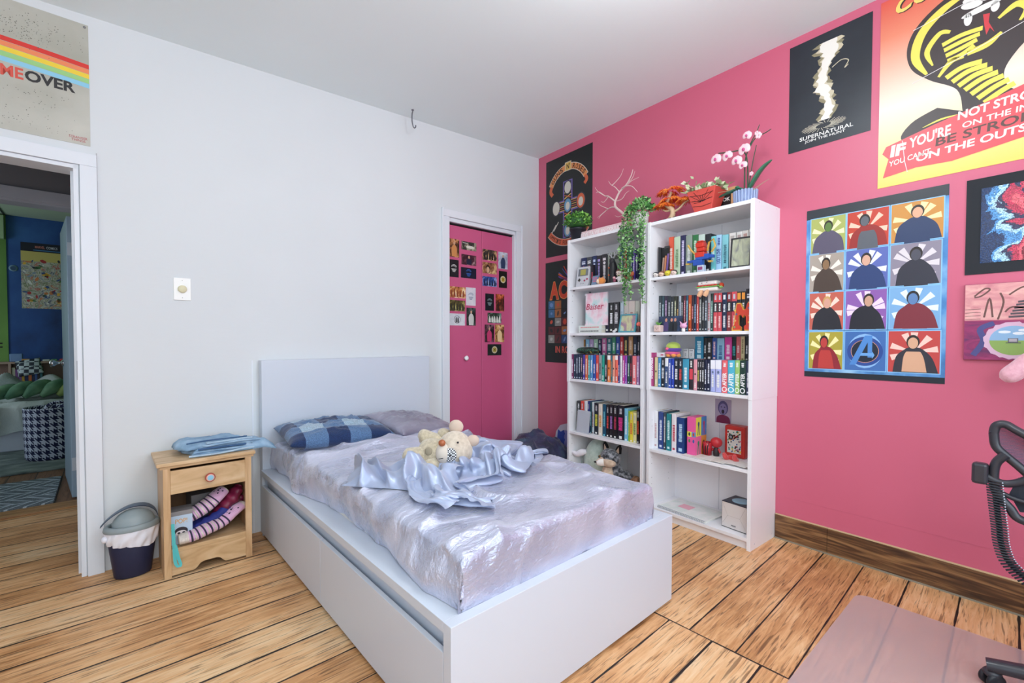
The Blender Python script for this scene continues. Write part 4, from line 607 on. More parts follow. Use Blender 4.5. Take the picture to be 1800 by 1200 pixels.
7,27,35,35,33,43,37,24,7,-8,-23,-36,-46,-47,-46,-41,-24,-17,9,23,31,21,13,20,-8,-15,-2,4,13,-58,6,27,16,-6,-15,-23,5,-27,2,5,-18,18,3,19,8,3,4,3,-2,-26,-4,16,23,24,33,37,13,5,-13,
-36,-45,-30,-27,-26,-9,-8,-10,11,28,31,36,42,37,27,5,-10,-18,-22,-29,-21,-18,-19,-6,-1,5,20,30,9,-2,-4,-15,-23,-5,-17,-2,-9,-5,19,19,14,-26,-30,6,-14,2,-15,-14,37,10,13,7,-11,2,-1,
-2,-15,-7,10,22,37,22,43,28,15,-5,-32,-44,-53,-29,-20,-9,-11,-24,-1,10,36,24,38,38,37,17,2,-10,2,-10,1,-10,-4,-16,5,-11,5,-4,-1,-2,-6,-15,-23,-14,-8,-21,18,-8,-3,19,23,-24,-36,-7,
-6,11,-10,-14,22,25,20,9,-14,2,5,-22,-12,-1,9,11,21,35,35,33,22,-9,-16,-27,-43,-38,-22,-12,2,-8,-2,-3,28,38,39,42,23,26,24,2,2,-12,-10,-13,-19,-26,-25,-24,-15,-7,-5,3,1,-3,-10,-14,
-18,-17,13,18,-6,1,15,-14,-33,-16,-7,24,3,-14,-4,24,27,12,-18,12,17,-23,-13,3,7,9,11,13,29,31,20,-1,-12,-22,-31,-20,-21,-9,-4,4,10,14,32,42,42,40,26,16,12,-7,-21,-13,-34,-29,-36,
-37,-27,-21,-15,-5,-4,2,6,4,-3,-8,-15,-14,12,25,14,8,-10,-10,-18,-27,-9,20,20,-7,-12,3,23,16,-5,11,22,-19,-14,6,12,17,7,5,10,9,8,0,-15,-21,-15,-2,-9,-10,-10,19,15,20,30,39,41,37,28,
5,-7,-14,-27,-38,-49,-46,-34,-30,-20,-13,-12,10,14,-6,3,13,-2,-9,-16,-19,36,23,1,12,7,0,-13,-25,-18,1,25,12,-4,-8,4,25,14,13,18,-20,-8,12,4,-8,8,9,7,-4,-5,-11,-18,-13,-28,-13,-5,2,
4,9,12,22,26,38,32,30,20,6,-14,-20,-28,-33,-39,-32,-22,-11,-13,-11,-11,5,16,24,-17,-9,7,-2,-16,-15,43,20,-2,3,7,8,-3,-9,-14,-15,4,26,12,-3,-2,11,25,16,8,-7,-20,-2,-4,-5,-6,7,16,9,1,
-25,-26,-21,-14,-23,-10,10,12,-9,-1,22,29,27,29,29,21,12,-13,-12,-14,-21,-22,-12,-19,-10,-1,-9,-2,-1,7,7,-6,-17,-19,-13,-10,7,55,13,1,-14,-4,5,-2,7,0,-10,-16,7,26,16,1,4,7,20,8,-3,
-8,-30,-21,-11,1,14,18,13,19,-11,-40,-29,-21,-11,-3,3,12,-12,-8,19,25,33,31,24,14,16,-8,-18,6,-12,-5,-2,-11,-9,-11,-4,-9,-4,2,-3,-13,-24,-3,-13,-12,-1,67,11,3,-14,-31,-2,-3,6,12,5,
-6,-18,16,27,20,4,2,0,9,2,-11,-15,-31,-26,-2,18,18,17,11,33,-41,-25,-20,-15,3,0,-5,-6,-9,11,21,25,20,16,26,11,-17,-2,6,0,-15,-4,1,-2,-9,0,-4,-10,8,-16,-9,-5,-25,6,-12,-11]]
NX_, NY_ = 66, 47
_ax = []
for _s in STEPS:
    _a = 0; _l = []
    for _d in _s: _a += _d; _l.append(_a/2500)
    _ax.append(_l)
PT = list(zip(*_ax))
mb = MB(); mb.add(PT, [(j*NX_+i, j*NX_+i+1, (j+1)*NX_+i+1, (j+1)*NX_+i) for j in range(NY_-1) for i in range(NX_-1)], SATIN, None, True)
sh = thing('flat_sheet', 'pale blue-grey satin sheet crumpled in a heap on the velvet covered mattress', 'bed sheet', WB(-1.80, -1.39, .542), R(-41))
mb.build('gathered_heap', sh, subsurf=1, rz=R(180))
def tail(u, v):   # the flatter end of the sheet, drawn out to the near side of the bed
    x = lerp(-.50, -.02, u)+.025*noise.noise(Vector((v*3, 1, 4))); w = lerp(.09, .15, u)*(1+.15*math.sin(u*8)); y = -.11+(v*2-1)*w+.03*math.sin(u*5+.6)
    e = min(1, min(v, 1-v)*7, u*8)**.55; q = Vector((x*9+1.1*noise.noise(Vector((x*6, y*6, 8))), y*6+x*7, 3))
    hump = .055+.03*math.sin(u*11+v*2)+.02*math.sin(u*19-v*5); rid = max(0, 1-abs(noise.noise(q))*2.4)**1.5
    z = .006+(hump*math.sin(math.pi*v)**.7*.75+.05*rid)*e
    return (x-.02*rid*e, y-.015*rid*e, max(.004, z))
mb = MB(); mb.grid(90, 46, tail, SATIN); mb.build('drawn_out_end', sh)
# ---- pillows
def pillow(mbx, w, d, h, m, T, seed=0, wr=.012, n=44):
    def top(sgn):
        def fn(u, v):
            x, y = (u*2-1), (v*2-1); k = max(0, (1-abs(x)**2.6))*max(0, (1-abs(y)**2.6)); prof = k**.42
            z = sgn*h/2*prof; q = Vector((x*2.2, y*2.2, seed+sgn)); a_ = noise.noise(q*1.4)*.3
            z += wr*(max(0, 1-abs(noise.noise(q*1.6+Vector((a_, 0, 0))))*3.5)**2+noise.noise(q*2.5))*prof*prof
            pin = 1-.05*(1-abs(abs(x)-abs(y)))*0
            bx = x*w/2*(1-.045*(1-y*y)*abs(x)**4); by = y*d/2*(1-.06*(1-x*x)*abs(y)**4)
            return (bx, by, z)
        return fn
    mbx.grid(n, n, top(1), m, T); mbx.grid(n, n, lambda u, v: top(-1)(1-u, v), m, T)
def plaid():
    m = bpy.data.materials.new('blue_buffalo_plaid'); m.use_nodes = True; nt = m.node_tree; L = nt.links.new; b = nt.nodes['Principled BSDF']
    tc = node(nt, 'ShaderNodeTexCoord'); sp = node(nt, 'ShaderNodeSeparateXYZ'); L(tc.outputs['Object'], sp.inputs[0])
    def band(o_, w_, off):
        a_ = node(nt, 'ShaderNodeMath'); a_.operation = 'ADD'; L(o_, a_.inputs[0]); a_.inputs[1].default_value = off
        c_ = node(nt, 'ShaderNodeMath'); c_.operation = 'DIVIDE'; L(a_.outputs[0], c_.inputs[0]); c_.inputs[1].default_value = w_
        d_ = node(nt, 'ShaderNodeMath'); d_.operation = 'FRACT'; L(c_.outputs[0], d_.inputs[0])
        e_ = node(nt, 'ShaderNodeMath'); e_.operation = 'LESS_THAN'; L(d_.outputs[0], e_.inputs[0]); e_.inputs[1].default_value = .5; return e_.outputs[0]
    x = band(sp.outputs[0], .235, 1.03); y = band(sp.outputs[1], .21, 1.06)
    s_ = node(nt, 'ShaderNodeMath'); s_.operation = 'ADD'; L(x, s_.inputs[0]); L(y, s_.inputs[1]); h_ = node(nt, 'ShaderNodeMath'); h_.operation = 'DIVIDE'; L(s_.outputs[0], h_.inputs[0]); h_.inputs[1].default_value = 2
    r = ramp(nt, [(0, '9db4c6'), (.3, '55759c'), (.8, '16305c')], 'CONSTANT'); L(h_.outputs[0], r.inputs[0])
    n = node(nt, 'ShaderNodeTexNoise'); n.inputs['Scale'].default_value = 260; n.inputs['Detail'].default_value = 2; L(tc.outputs['Object'], n.inputs['Vector'])
    mr = node(nt, 'ShaderNodeMapRange'); mr.inputs['From Min'].default_value = .42; mr.inputs['From Max'].default_value = .58; mr.inputs['To Min'].default_value = .72; mr.inputs['To Max'].default_value = 1.2; L(n.outputs[0], mr.inputs['Value'])
    mx = node(nt, 'ShaderNodeMix'); mx.data_type = 'RGBA'; mx.blend_type = 'MULTIPLY'; mx.inputs[0].default_value = 1; L(r.outputs[0], mx.inputs[6])
    cc = node(nt, 'ShaderNodeCombineColor'); [L(mr.outputs[0], cc.inputs[i]) for i in range(3)]; L(cc.outputs[0], mx.inputs[7]); L(mx.outputs[2], b.inputs['Base Color'])
    b.inputs['Roughness'].default_value = .9; b.inputs['Sheen Weight'].default_value = .3
    bp = node(nt, 'ShaderNodeBump'); bp.inputs['Strength'].default_value = .4; bp.inputs['Distance'].default_value = .002; L(n.outputs[0], bp.inputs['Height']); L(bp.outputs[0], b.inputs['Normal']); return m
mb = MB(); pillow(mb, .57, .40, .125, plaid(), None, 3, .012)
o = mb.build('pillow', loc=WB(-1.975, -.29, .588), rot=(R(5), R(1), A+R(-3)), merge=.0008); tag(o, 'pillow in a blue buffalo plaid flannel case at the head of the bed', 'pillow')
VEL2 = velvet('grey_velvet', '8b8798', 'a6a3b4', .8, .42, .3, .6)
mb = MB(); pillow(mb, .50, .42, .12, VEL2, None, 9, .012)
o = mb.build('pillow', loc=WB(-1.475, -.30, .568), rot=(R(9), R(7), A+R(12)), merge=.0008); tag(o, 'grey velvet pillow behind the teddy bear at the head of the bed', 'pillow')
# ---- teddy bear lying on its side
FUR = noisy('beige_plush', [(.35, 'b4a68c'), (.65, 'cfc1a6')], (70, 70, 70), 4, .95, .8, (230, 230, 230), bdist=.004, sheen=.6)
FUR2 = noisy('pale_plush', [(.35, 'c4b4a0'), (.65, 'd8c9b6')], (60, 60, 60), 4, .95, .7, (230, 230, 230), bdist=.003, sheen=.6)
CHECK = bpy.data.materials.new('check_patch'); CHECK.use_nodes = True; _c = CHECK.node_tree.nodes.new('ShaderNodeTexChecker'); _c.inputs['Scale'].default_value = 150; _c.inputs[1].default_value = lin('2c2c30'); _c.inputs[2].default_value = lin('e8e8e8')
_t = CHECK.node_tree.nodes.new('ShaderNodeTexCoord'); CHECK.node_tree.links.new(_t.outputs['Object'], _c.inputs[0]); CHECK.node_tree.links.new(_c.outputs[0], CHECK.node_tree.nodes['Principled BSDF'].inputs['Base Color'])
def loft(mbx, pts, rad, m, T=None, seg=16, sq=1.0):
    """smooth limb through PTS with radii RAD, closed round ends"""
    P = bez([(*p, r_) for p, r_ in zip(pts, rad)], 5); q = [p[:3] for p in P]; r_ = [max(.001, p[3]) for p in P]
    mbx.tube(q, r_, m, seg, T, True, sq)
# camera looks along +x+y; the bear lies with legs towards the headboard's near side, head to the closet
bear = thing('teddy_bear', 'beige plush teddy bear lying on the bed, one eye in a checked patch', 'teddy bear', WB(-1.885, -1.26, .546), R(-41)); bear.scale = (.9, .9, .9)
# local: x towards the head, z up, the belly and face look to -y
mb = MB(); loft(mb, [(-.11, 0, .085), (-.09, 0, .085), (-.05, 0, .088), (0, 0, .09), (.03, 0, .09)], [.02, .055, .072, .066, .03], FUR, seg=20); mb.build('torso', bear)
for p, r_ in (([(-.168, -.05, .085), (-.15, -.05, .085), (-.11, -.045, .085), (-.07, -.03, .088), (-.04, -.02, .09)], [.012, .038, .043, .04, .02]),
              ([(-.118, .045, .165), (-.1, .045, .163), (-.06, .04, .15), (-.02, .03, .14), (.0, .02, .13)], [.012, .034, .036, .034, .02])):
    mb = MB(); loft(mb, p, r_, FUR); mb.build('leg', bear)
for p, r_ in (([(-.105, -.1, .032), (-.09, -.1, .034), (-.055, -.085, .038), (-.015, -.065, .05), (.01, -.04, .06)], [.012, .032, .036, .034, .015]),
              ([(-.02, .05, .18), (0, .05, .175), (.03, .045, .16), (.05, .03, .14)], [.012, .028, .03, .02])):
    mb = MB(); loft(mb, p, r_, FUR); mb.build('arm', bear)
mb = MB(); mb.ball((.074, -.01, .108), (.086, .074, .092), FUR2, 26); hd = mb.build('head', bear)
mb = MB(); mb.ball((.03, -.06, .105), (.038, .036, .05), M('d6cabb', .95, sheen=.3), 18); mb.tube([(.012, -.09, .085), (.022, -.097, .088), (.034, -.094, .09)], .0014, BLACK, 5); mb.build('muzzle', hd)
mb = MB(); mb.ball((.026, -.082, .158), (.017, .014, .016), M('a85c34', .35), 14); mb.build('nose', hd)
mb = MB(); mb.ball((.064, -.08, .102), (.032, .008, .034), CHECK, 18); mb.build('eye_patch', hd)
mb = MB(); mb.ball((.066, -.088, .102), .005, BLACK, 12); mb.ball((.1, -.078, .16), .005, BLACK, 12); mb.build('eyes', hd)
for c_, r_ in (((.075, .02, .215), (.036, .02, .034)), ((.162, -.01, .155), (.03, .018, .028))):
    mb = MB(); mb.ball(c_, r_, M('cbb5a4', .95, sheen=.3), 16); mb.build('ear', hd)
mb = MB(); mb.ball((-.04, -.07, .115), (.018, .005, .02), M('9c8f78', .9), 14); mb.build('belly_patch', bear)

# ================================================================ NIGHTSTAND
def wood(name, a_, b_, c_, sc=(2.5, 30, 30), gl=.42, dist=1.6):
    return noisy(name, [(.3, a_), (.5, b_), (.72, c_)], sc, 6, gl, .12, None, dist=dist, bdist=.002)
BIRCH = wood('birch', 'b99468', 'd0ae84', 'dec29c', (3, 14, 14)); BIRCHV = wood('birch_upright', 'b48c62', 'cba67c', 'dab892', (20, 20, 2.5))
BIRCHD = M('7a5638', .7)
ns = thing('nightstand', 'pale birch nightstand with one drawer above an open shelf', 'nightstand', WB(-2.592, -.303, 0), A)
w = .181
mb = MB(); mb.box(-.205, .198, -.018, .29, .532, .549, BIRCH); mb.box(-w-.012, w+.012, -.006, .285, .518, .532, BIRCH); mb.build('top', ns, bevel=.003)
for sgn in (-1, 1):
    mb = MB(); mb.box(sgn*w, sgn*(w-.014), 0, .285, 0, .52, BIRCHV); mb.box(sgn*w, sgn*(w-.028), -.004, .012, 0, .52, BIRCHV); mb.build('side_panel', ns, bevel=.0015)
mb = MB(); mb.box(-w+.028, w-.028, -.002, .012, .395, .506, BIRCH); mb.box(-w+.034, w-.034, .012, .25, .405, .49, BIRCHD); dr = mb.build('drawer', ns, bevel=.0015)
mb = MB(); mb.lathe([(0, 0), (.009, 0), (.008, .012), (.021, .018), (.021, .026), (.017, .029)], M('b5524a', .4), 24, TR(.0, -.002, .452, rx=90)); mb.lathe([(.017, .029), (.013, .0305), (0, .0305)], M('e0b0a0', .4), 24, TR(0, -.002, .452, rx=90)); mb.lathe([(.0125, .031), (0, .0318)], M('8fc4dc', .3), 24, TR(0, -.002, .452, rx=90)); mb.build('knob', dr, label='round red rimmed knob with a pale blue centre')
mb = MB(); mb.box(-w+.014, w-.014, .0, .28, .118, .138, BIRCH); mb.build('shelf', ns, bevel=.0015)
mb = MB(); mb.box(-w+.014, w-.014, .276, .284, .03, .5, BIRCHD); mb.build('back_panel', ns)
ap = [(-w+.028, .0), (-w+.05, .012), (-w+.115, .014), (-w+.125, .02), (-w+.14, .038), (-w+.155, .044), (w-.155, .044), (w-.14, .038), (w-.125, .02), (w-.115, .014), (w-.028, .012), (w-.028, .118), (-w+.028, .118)]
ap[0] = (-w+.028, .012)
mb = MB(); mb.prism(ap, .0, .012, BIRCH); mb.build('apron', ns, bevel=.001)
# folded jeans on top
DEN = noisy('light_denim', [(.3, '6f8fae'), (.5, '8aa9c4'), (.7, 'a8c2d8')], (14, 14, 14), 6, .9, .5, (300, 300, 300), bdist=.002); DENW = noisy('denim_inside', [(.3, '9fb8cc'), (.7, 'b8ccdc')], (30, 30, 30), 4, .9, .3, (300, 300, 300), bdist=.002); SEAM = M('3f5f86', .9)
jn = thing('folded_jeans', 'light blue jeans folded on top of the birch nightstand', 'jeans', WB(-2.51, -.17, .549), A+R(2))
def fold(mbx, x0, x1, y0, y1, z0, th, m, seed, nx=44, ny=26, droop=0):
    def outline(u, v):
        cx = lerp(x0, x1, u)+.016*noise.noise(Vector((v*4, seed, 1)))+(.02*math.sin(v*3.1+seed)); cy = lerp(y0, y1, v)+.02*noise.noise(Vector((u*3.5, seed, 5)))
        return cx, cy
    def up(u, v):
        x, y = outline(u, v); e = min(u, 1-u)*8; e2 = min(v, 1-v)*5; k = min(1, e)**.5*min(1, e2)**.5
        z = z0+th*k+.007*k*noise.noise(Vector((x*16, y*22, seed)))+.006*k*max(0, 1-abs(noise.noise(Vector((x*9, y*16, seed+3))))*4)
        if x > .165 and droop: z -= (x-.165)*droop
        return (x, y, z)
    mbx.grid(nx, ny, up, m); mbx.grid(nx, ny, lambda u, v: (lambda p, q: (q[0], q[1], z0-(max(0, q[0]-.165)*droop if droop else 0)))(u, outline(1-u, v)), m)
mb = MB(); fold(mb, -.17, .21, -.115, .10, .002, .036, DEN, 1, droop=.25); jb = mb.build('lower_layer', jn, merge=.0008)
mb = MB(); fold(mb, -.185, .1, -.09, .11, .032, .034, DEN, 2.7); mb.tube(bez([(-.17, -.085, .066), (-.08, -.082, .07), (0, -.088, .07), (.09, -.08, .067)]), .0035, SEAM, 6);  mb.build('upper_layer', jn, merge=.0008)
mb = MB()
for k in range(5):
    z = .008+k*.013; mb.tube(bez([(-.165+.02*k, -.112+k*.006, z), (-.08, -.125+.007*k+.01*math.sin(k*2), z+.004*math.sin(k)), (.0, -.118+.008*k, z+.005*math.sin(k*3)), (.07, -.112+.006*k, z+.004*math.cos(k*2)), (.15-.035*(k % 3), -.1+.005*k, z-.003)]), .0052, [DENW, DEN, SEAM, DEN, DENW][k], 7)
mb.build('hems', jn)
mb = MB(); mb.box(-.12, -.05, -.02, .05, .0678, .0695, DEN); mb.build('pocket', jn, bevel=.001)
# things on the open shelf: box, grey box, socks, garments, ribbon
SOCKP = M('dcaed0', .95, sheen=.5); SOCKW = noisy('cream_knit', [(.3, 'c9bfb6'), (.7, 'e2d8ce')], (80, 80, 80), 3, .95, .6, (200, 200, 200), bdist=.003); SOCKD = M('3a3448', .95)
SZ = .1395
b1 = thing('figure_box', 'pale blue toy box with a grey lid standing on the nightstand shelf', 'box', WB(-2.7, -.22, SZ), A+R(-4))
mb = MB(); mb.box(-.045, .045, -.045, .045, 0, .158, M('bcd0e4', .4)); mb.build('carton', b1, bevel=.001)
mb = MB(); mb.box(-.0455, .0455, -.0455, .0455, .138, .1585, M('8c8a8c', .4)); mb.build('lid', b1)
mb = MB(); flat(mb, ell(.0, .062, .026, .02), -.0458, M('2c2630', .5)); flat(mb, ell(.0, .052, .022, .014), -.0461, M('e0d4d4', .5)); flat(mb, ell(-.009, .054, .006, .005, 10), -.0464, M('2c2630', .5)); flat(mb, ell(.01, .054, .006, .005, 10), -.0464, M('2c2630', .5)); text(mb, 'POP!', -.022, .024, .1, .122, -.0462, M('e0a030', .5), 0); mb.build('print', b1)
o = MB().box(-.055, .055, -.05, .05, 0, .19, M('6c6868', .6)).build('carton', loc=WB(-2.6, -.1, SZ), rz=A+R(6), bevel=.002); tag(o, 'dark grey carton standing behind the socks on the nightstand shelf', 'box')
def sock(label, pts, loc, rz, w=.042):
    t = thing('sock', label, 'sock', loc, rz, 'striped fluffy socks on the nightstand shelf')
    P = bez(pts, 10); n = len(P); mbx = MB()
    rad = [w*(.62+.42*math.sin(math.pi*min(1, .16+.8*i/(n-1)))**.8) for i in range(n)]; rad[0] *= .7; rad[-1] *= .45
    def seg(a_, b_, m, nm, sw=1.0, cap=True):
        k = MB(); k.tube([P[i] for i in range(a_, b_+1)], [rad[i]*sw*(1+.05*math.sin(i*1.9)) for i in range(a_, b_+1)], m, 16, None, True, .62); return k.build(nm, t)
    k = MB(); cols = []
    for i in range(n-1):
        f_ = i/(n-1); m = SOCKW if f_ < .12 or f_ > .9 else (SOCKD if (i % 4 == 0 and f_ < .68) else (SOCKW if (i % 4 == 2 and f_ < .6) else SOCKP))
        sw = 1.04 if m is SOCKD else 1
        k.tube([P[i], P[i+1]], [rad[i]*sw, rad[i+1]*sw], m, 18, None, True, .62)
    k.build('knit', t)
    k = MB(); rnd = random.Random(3)
    for _ in range(9):
        i = int(n*rnd.uniform(.66, .86)); p = P[i]; a_ = rnd.uniform(-.8, 2.0); k.ball((p[0]+rnd.uniform(-.012, .012), p[1]-rad[i]*.9*math.cos(a_), p[2]+rad[i]*.62*math.sin(a_)), (.0045, .003, .0045), SOCKD, 8)
    k.build('dots', t); return t
sock('pink and cream striped fluffy sock lying lowest along the nightstand shelf', [(-.12, -.02, .03), (-.06, -.02, .035), (.0, -.01, .05), (.06, .01, .06), (.12, .03, .095), (.17, .05, .115)], WB(-2.598, -.265, SZ), A)
sock('pink and cream striped fluffy sock heaped on top of the other one', [(-.075, .0, .10), (-.02, .0, .12), (.04, .01, .15), (.085, .02, .185), (.115, .03, .205)], WB(-2.625, -.22, SZ), A, .048)
def cloth_lump(mbx, pts, rad, m, seed=0, seg=20, fl=.6):
    P = bez([(*p, r_) for p, r_ in zip(pts, rad)], 8); mbx.tube([p[:3] for p in P], [max(.002, p[3]*(1+.12*math.sin(i*1.3+seed))) for i, p in enumerate(P)], m, seg, None, True, fl)
BURG = noisy('burgundy_satin', [(.3, '5c1030'), (.7, '8c2448')], (14, 14, 14), 4, .4, .3, (40, 40, 40), bdist=.003)
mb = MB(); cloth_lump(mb, [(-.02, 0, .075), (.03, .0, .11), (.08, .0, .16), (.11, .02, .2)], [.02, .045, .055, .03], BURG, 1); cloth_lump(mb, [(.02, .03, .06), (.09, .03, .09), (.12, .04, .15)], [.03, .05, .04], BURG, 2)
tag(mb.build('satin_top', loc=WB(-2.555, -.19, SZ), rz=A), 'burgundy satin garment crammed beside the socks on the nightstand shelf', 'clothing')
NAVYC = noisy('royal_blue_cloth', [(.3, '1c2468'), (.7, '2c3890')], (20, 20, 20), 4, .7, .4, (60, 60, 60), bdist=.003)
mb = MB(); cloth_lump(mb, [(-.06, 0, .035), (-.01, -.01, .055), (.05, .0, .085), (.1, .01, .12)], [.02, .036, .03, .02], NAVYC, 1, fl=.8); cloth_lump(mb, [(-.09, .03, .03), (-.02, .04, .05), (.06, .04, .06)], [.03, .05, .04], NAVYC, 4)
tag(mb.build('blue_cloth', loc=WB(-2.6, -.23, SZ), rz=A), 'royal blue cloth squeezed between the two striped socks', 'clothing')
TEAL = M('4fb6b8', .6)
mb = MB(); pts = bez([(-.148, -.012, .26), (-.145, -.014, .18), (-.143, -.018, .11), (-.14, -.022, .075), (-.128, -.026, .055), (-.122, -.024, .068), (-.13, -.02, .1), (-.14, -.016, .16)], 6)
for a_, b_ in zip(pts[:-1], pts[1:]): mb.add([(a_[0]-.006, a_[1], a_[2]), (a_[0]+.006, a_[1]-.001, a_[2]), (b_[0]+.007, b_[1]-.001, b_[2]), (b_[0]-.007, b_[1], b_[2])], [(0, 1, 2, 3)], TEAL)
tag(mb.build('ribbon', loc=WB(-2.592, -.303, 0), rz=A), 'teal ribbon hanging from the nightstand shelf in front of the toy box', 'ribbon')

# ================================================================ BIN
bn = thing('trash_bin', 'oval dark navy bin with a grey swing lid beside the nightstand', 'trash bin', WB(-2.878, -.128, 0), A)
NAV = M('1c2444', .45); GL = M('8c989c', .4); TS = (1, .72, 1)
mb = MB(); mb.lathe([(0, .002), (.064, .002), (.07, .008), (.096, .225), (.094, .228), (.066, .02), (0, .016)], NAV, 40, sy=.72); mb.build('bucket', bn)
BAG = noisy('white_bin_bag', [(.3, 'dcdce6'), (.7, 'f0f0f8')], (10, 10, 10), 3, .3, .5, (30, 30, 30), bdist=.004)
def bagf(u, v):
    a_ = 2*math.pi*u; low = .158+.018*math.sin(a_*2+1)+.01*math.sin(a_*3); z = lerp(.238, low, v)
    r_ = .0985+.004*math.sin(a_*17+v*5)*v+.003*math.sin(a_*9+v*9)+.004*math.sin(math.pi*v)-.012*(v**2)*.6
    return (r_*math.cos(a_), r_*math.sin(a_)*.74, z)
mb = MB(); mb.grid(140, 12, bagf, BAG); mb.ball((-.098, -.02, .2), (.014, .012, .016), BAG, 10); mb.build('bag_liner', bn)
mb = MB(); mb.lathe([(.104, .226), (.106, .232), (.103, .246), (.096, .252), (.088, .252), (.088, .228)], GL, 44, sy=.74); mb.build('rim', bn)
def dome(u, v):
    a_ = math.pi*(u); x = .006-.08*math.cos(a_); t = (v*2-1); 
    return (x*math.sqrt(max(0, 1-t*t*.96)) if False else x, t*.062*math.sqrt(max(0.0, 1-((x-.006)/.083)**2)), .248+.066*max(0, 1-((x-.006)/.081)**2)**.55*max(0, (1-t*t))**.5)
mb = MB(); mb.grid(40, 16, dome, GL); mb.build('swing_lid', bn)
hp = [(-.112, .0, .262), (-.085, .005, .292), (-.045, .014, .318), (.0, .02, .332), (.05, .024, .326), (.085, .024, .298), (.1, .02, .258)]
P = bez(hp, 6); mb = MB()
for i in range(len(P)-1):
    pass
def arch(u, v):
    i = u*(len(P)-1); k = min(int(i), len(P)-2); p = [lerp(P[k][d], P[k+1][d], i-k) for d in range(3)]
    wv = (v-.5)*.05*math.sin(math.pi*(.08+.92*u)); return (p[0]+wv*.25, p[1]+wv, p[2]-abs(v-.5)**2*.03)
mb.grid(36, 8, arch, M('5a6878', .4)); mb.grid(36, 8, lambda u, v: (lambda q: (q[0], q[1], q[2]-.003))(arch(1-u, v)), M('232c48', .5)); mb.build('lid_flap', bn, label='dark flap of the swing lid standing open')

# ================================================================ SWITCH AND HOOK
sw = thing('dimmer_switch', 'white dimmer switch plate with a round cream dial on the white wall', 'light switch', WB(-2.656, 0, 1.383), A)
mb = MB(); mb.box(-.037, .037, -.006, 0, -.058, .058, M('f4f4f2', .4)); mb.build('plate', sw, bevel=.002)
mb = MB(); mb.lathe([(.02, 0), (.019, .012), (.016, .015), (0, .0155)], M('ddd6b4', .4), 28, TR(0, -.006, 0, rx=90)); mb.build('dial', sw)
mb = MB(); mb.ball((0, -.006, .045), (.002, .001, .002), M('a8a8a8', .3, 1), 8); mb.ball((0, -.006, -.045), (.002, .001, .002), M('a8a8a8', .3, 1), 8); mb.build('screws', sw)
hx, hy, _ = WB(-1.36, -.12); HZ = zc(hx)
mb = MB(); STL = M('7c7c84', .3, .8); mb.tube(bez([(0, 0, .0), (0, 0, -.012), (-.004, 0, -.03), (-.005, 0, -.075), (.002, 0, -.108), (.012, 0, -.12), (.022, 0, -.112), (.024, 0, -.098)], 5), .004, STL, 8); mb.lathe([(.009, 0), (.009, -.004), (0, -.005)], STL, 14)
tag(mb.build('ceiling_hook', loc=(hx, hy, HZ-.0), rz=A), 'grey metal hook screwed into the ceiling near the white wall', 'hook')
for (x, z) in ((-2.476, 1.334), (-2.528, 1.411), (-2.45, 1.30)):
    pass
# ================================================================ THINGS ON THE WALLS
def on_pink(name, label, cat, y_left, z0, group=None, off=.0015):
    """local x runs to the right as one faces the pink wall, z up, the face looks to -y"""
    t = thing(name, label, cat, (-off, y_left, z0), R(-90), group); return t
def on_white(name, label, cat, x_left, z0, y=0, group=None, off=.0015):
    p = WB(x_left, y-off, z0); return thing(name, label, cat, p, A, group)
def gradient(name, stops, z1, rough=.4, axis=2, z0=0.0):
    m = bpy.data.materials.new(name); m.use_nodes = True; nt = m.node_tree; tc = node(nt, 'ShaderNodeTexCoord'); sp = node(nt, 'ShaderNodeSeparateXYZ'); nt.links.new(tc.outputs['Object'], sp.inputs[0])
    mr = node(nt, 'ShaderNodeMapRange'); mr.inputs['From Min'].default_value = z0; mr.inputs['From Max'].default_value = z1; nt.links.new(sp.outputs[axis], mr.inputs['Value'])
    r = ramp(nt, stops); nt.links.new(mr.outputs[0], r.inputs[0]); b = nt.nodes['Principled BSDF']; nt.links.new(r.outputs[0], b.inputs['Base Color']); b.inputs['Roughness'].default_value = rough; return m
def sheet(t, w, h, m, thick=.001, curl=0, nm='sheet'):
    mb = MB(); mb.box(0, w, -.0006, thick, 0, h, m); o = mb.build(nm, t); return o
PY = -.0010
# ---- "game over" poster above the door
t = on_white('wall_poster', 'grey retro poster with rainbow stripes and the words GAME OVER above the door', 'poster', -3.57, 2.025)
w, h = .572, .558
GPAP = noisy('aged_grey_paper', [(.3, 'a9a89c'), (.55, 'bbbab0'), (.8, 'c8c6bc')], (3, 3, 4), 7, .6)
sheet(t, w, h, GPAP)
mb = MB(); n = 14
for k, c in enumerate(['d9362f', 'ee8a5c', 'f2d23e', '9ccf86', '8fcbe6']):
    m = M(c, .6); U = [(i/(n-1)) for i in range(n)]
    up = lambda u: (-.0+w*u, .40-.022*k-.04*max(0, u-.3)**1.5); P = [up(u) for u in U]
    for a_, b_ in zip(P[:-1], P[1:]): mb.add([(a_[0], PY, a_[1]-.0205), (b_[0], PY, b_[1]-.0205), (b_[0], PY, b_[1]), (a_[0], PY, a_[1])], [(0, 1, 2, 3)], m)
mb.build('stripes', t)
mb = MB(); text(mb, 'GA', .2, .283, .228, .276, PY, M('d8584a', .6), .03); text(mb, 'ME', .293, .361, .228, .276, PY, M('d8584a', .6), .03); text(mb, 'OVER', .365, .525, .229, .277, PY, M('2e2e30', .6), .035); mb.build('lettering', t)
mb = MB(); text(mb, 'STRANGER', .5, .562, .025, .036, PY, M('b03040', .6)); text(mb, 'THINGS', .508, .555, .012, .023, PY, M('b03040', .6)); mb.build('small_title', t)
mb = MB(); rnd = random.Random(2)
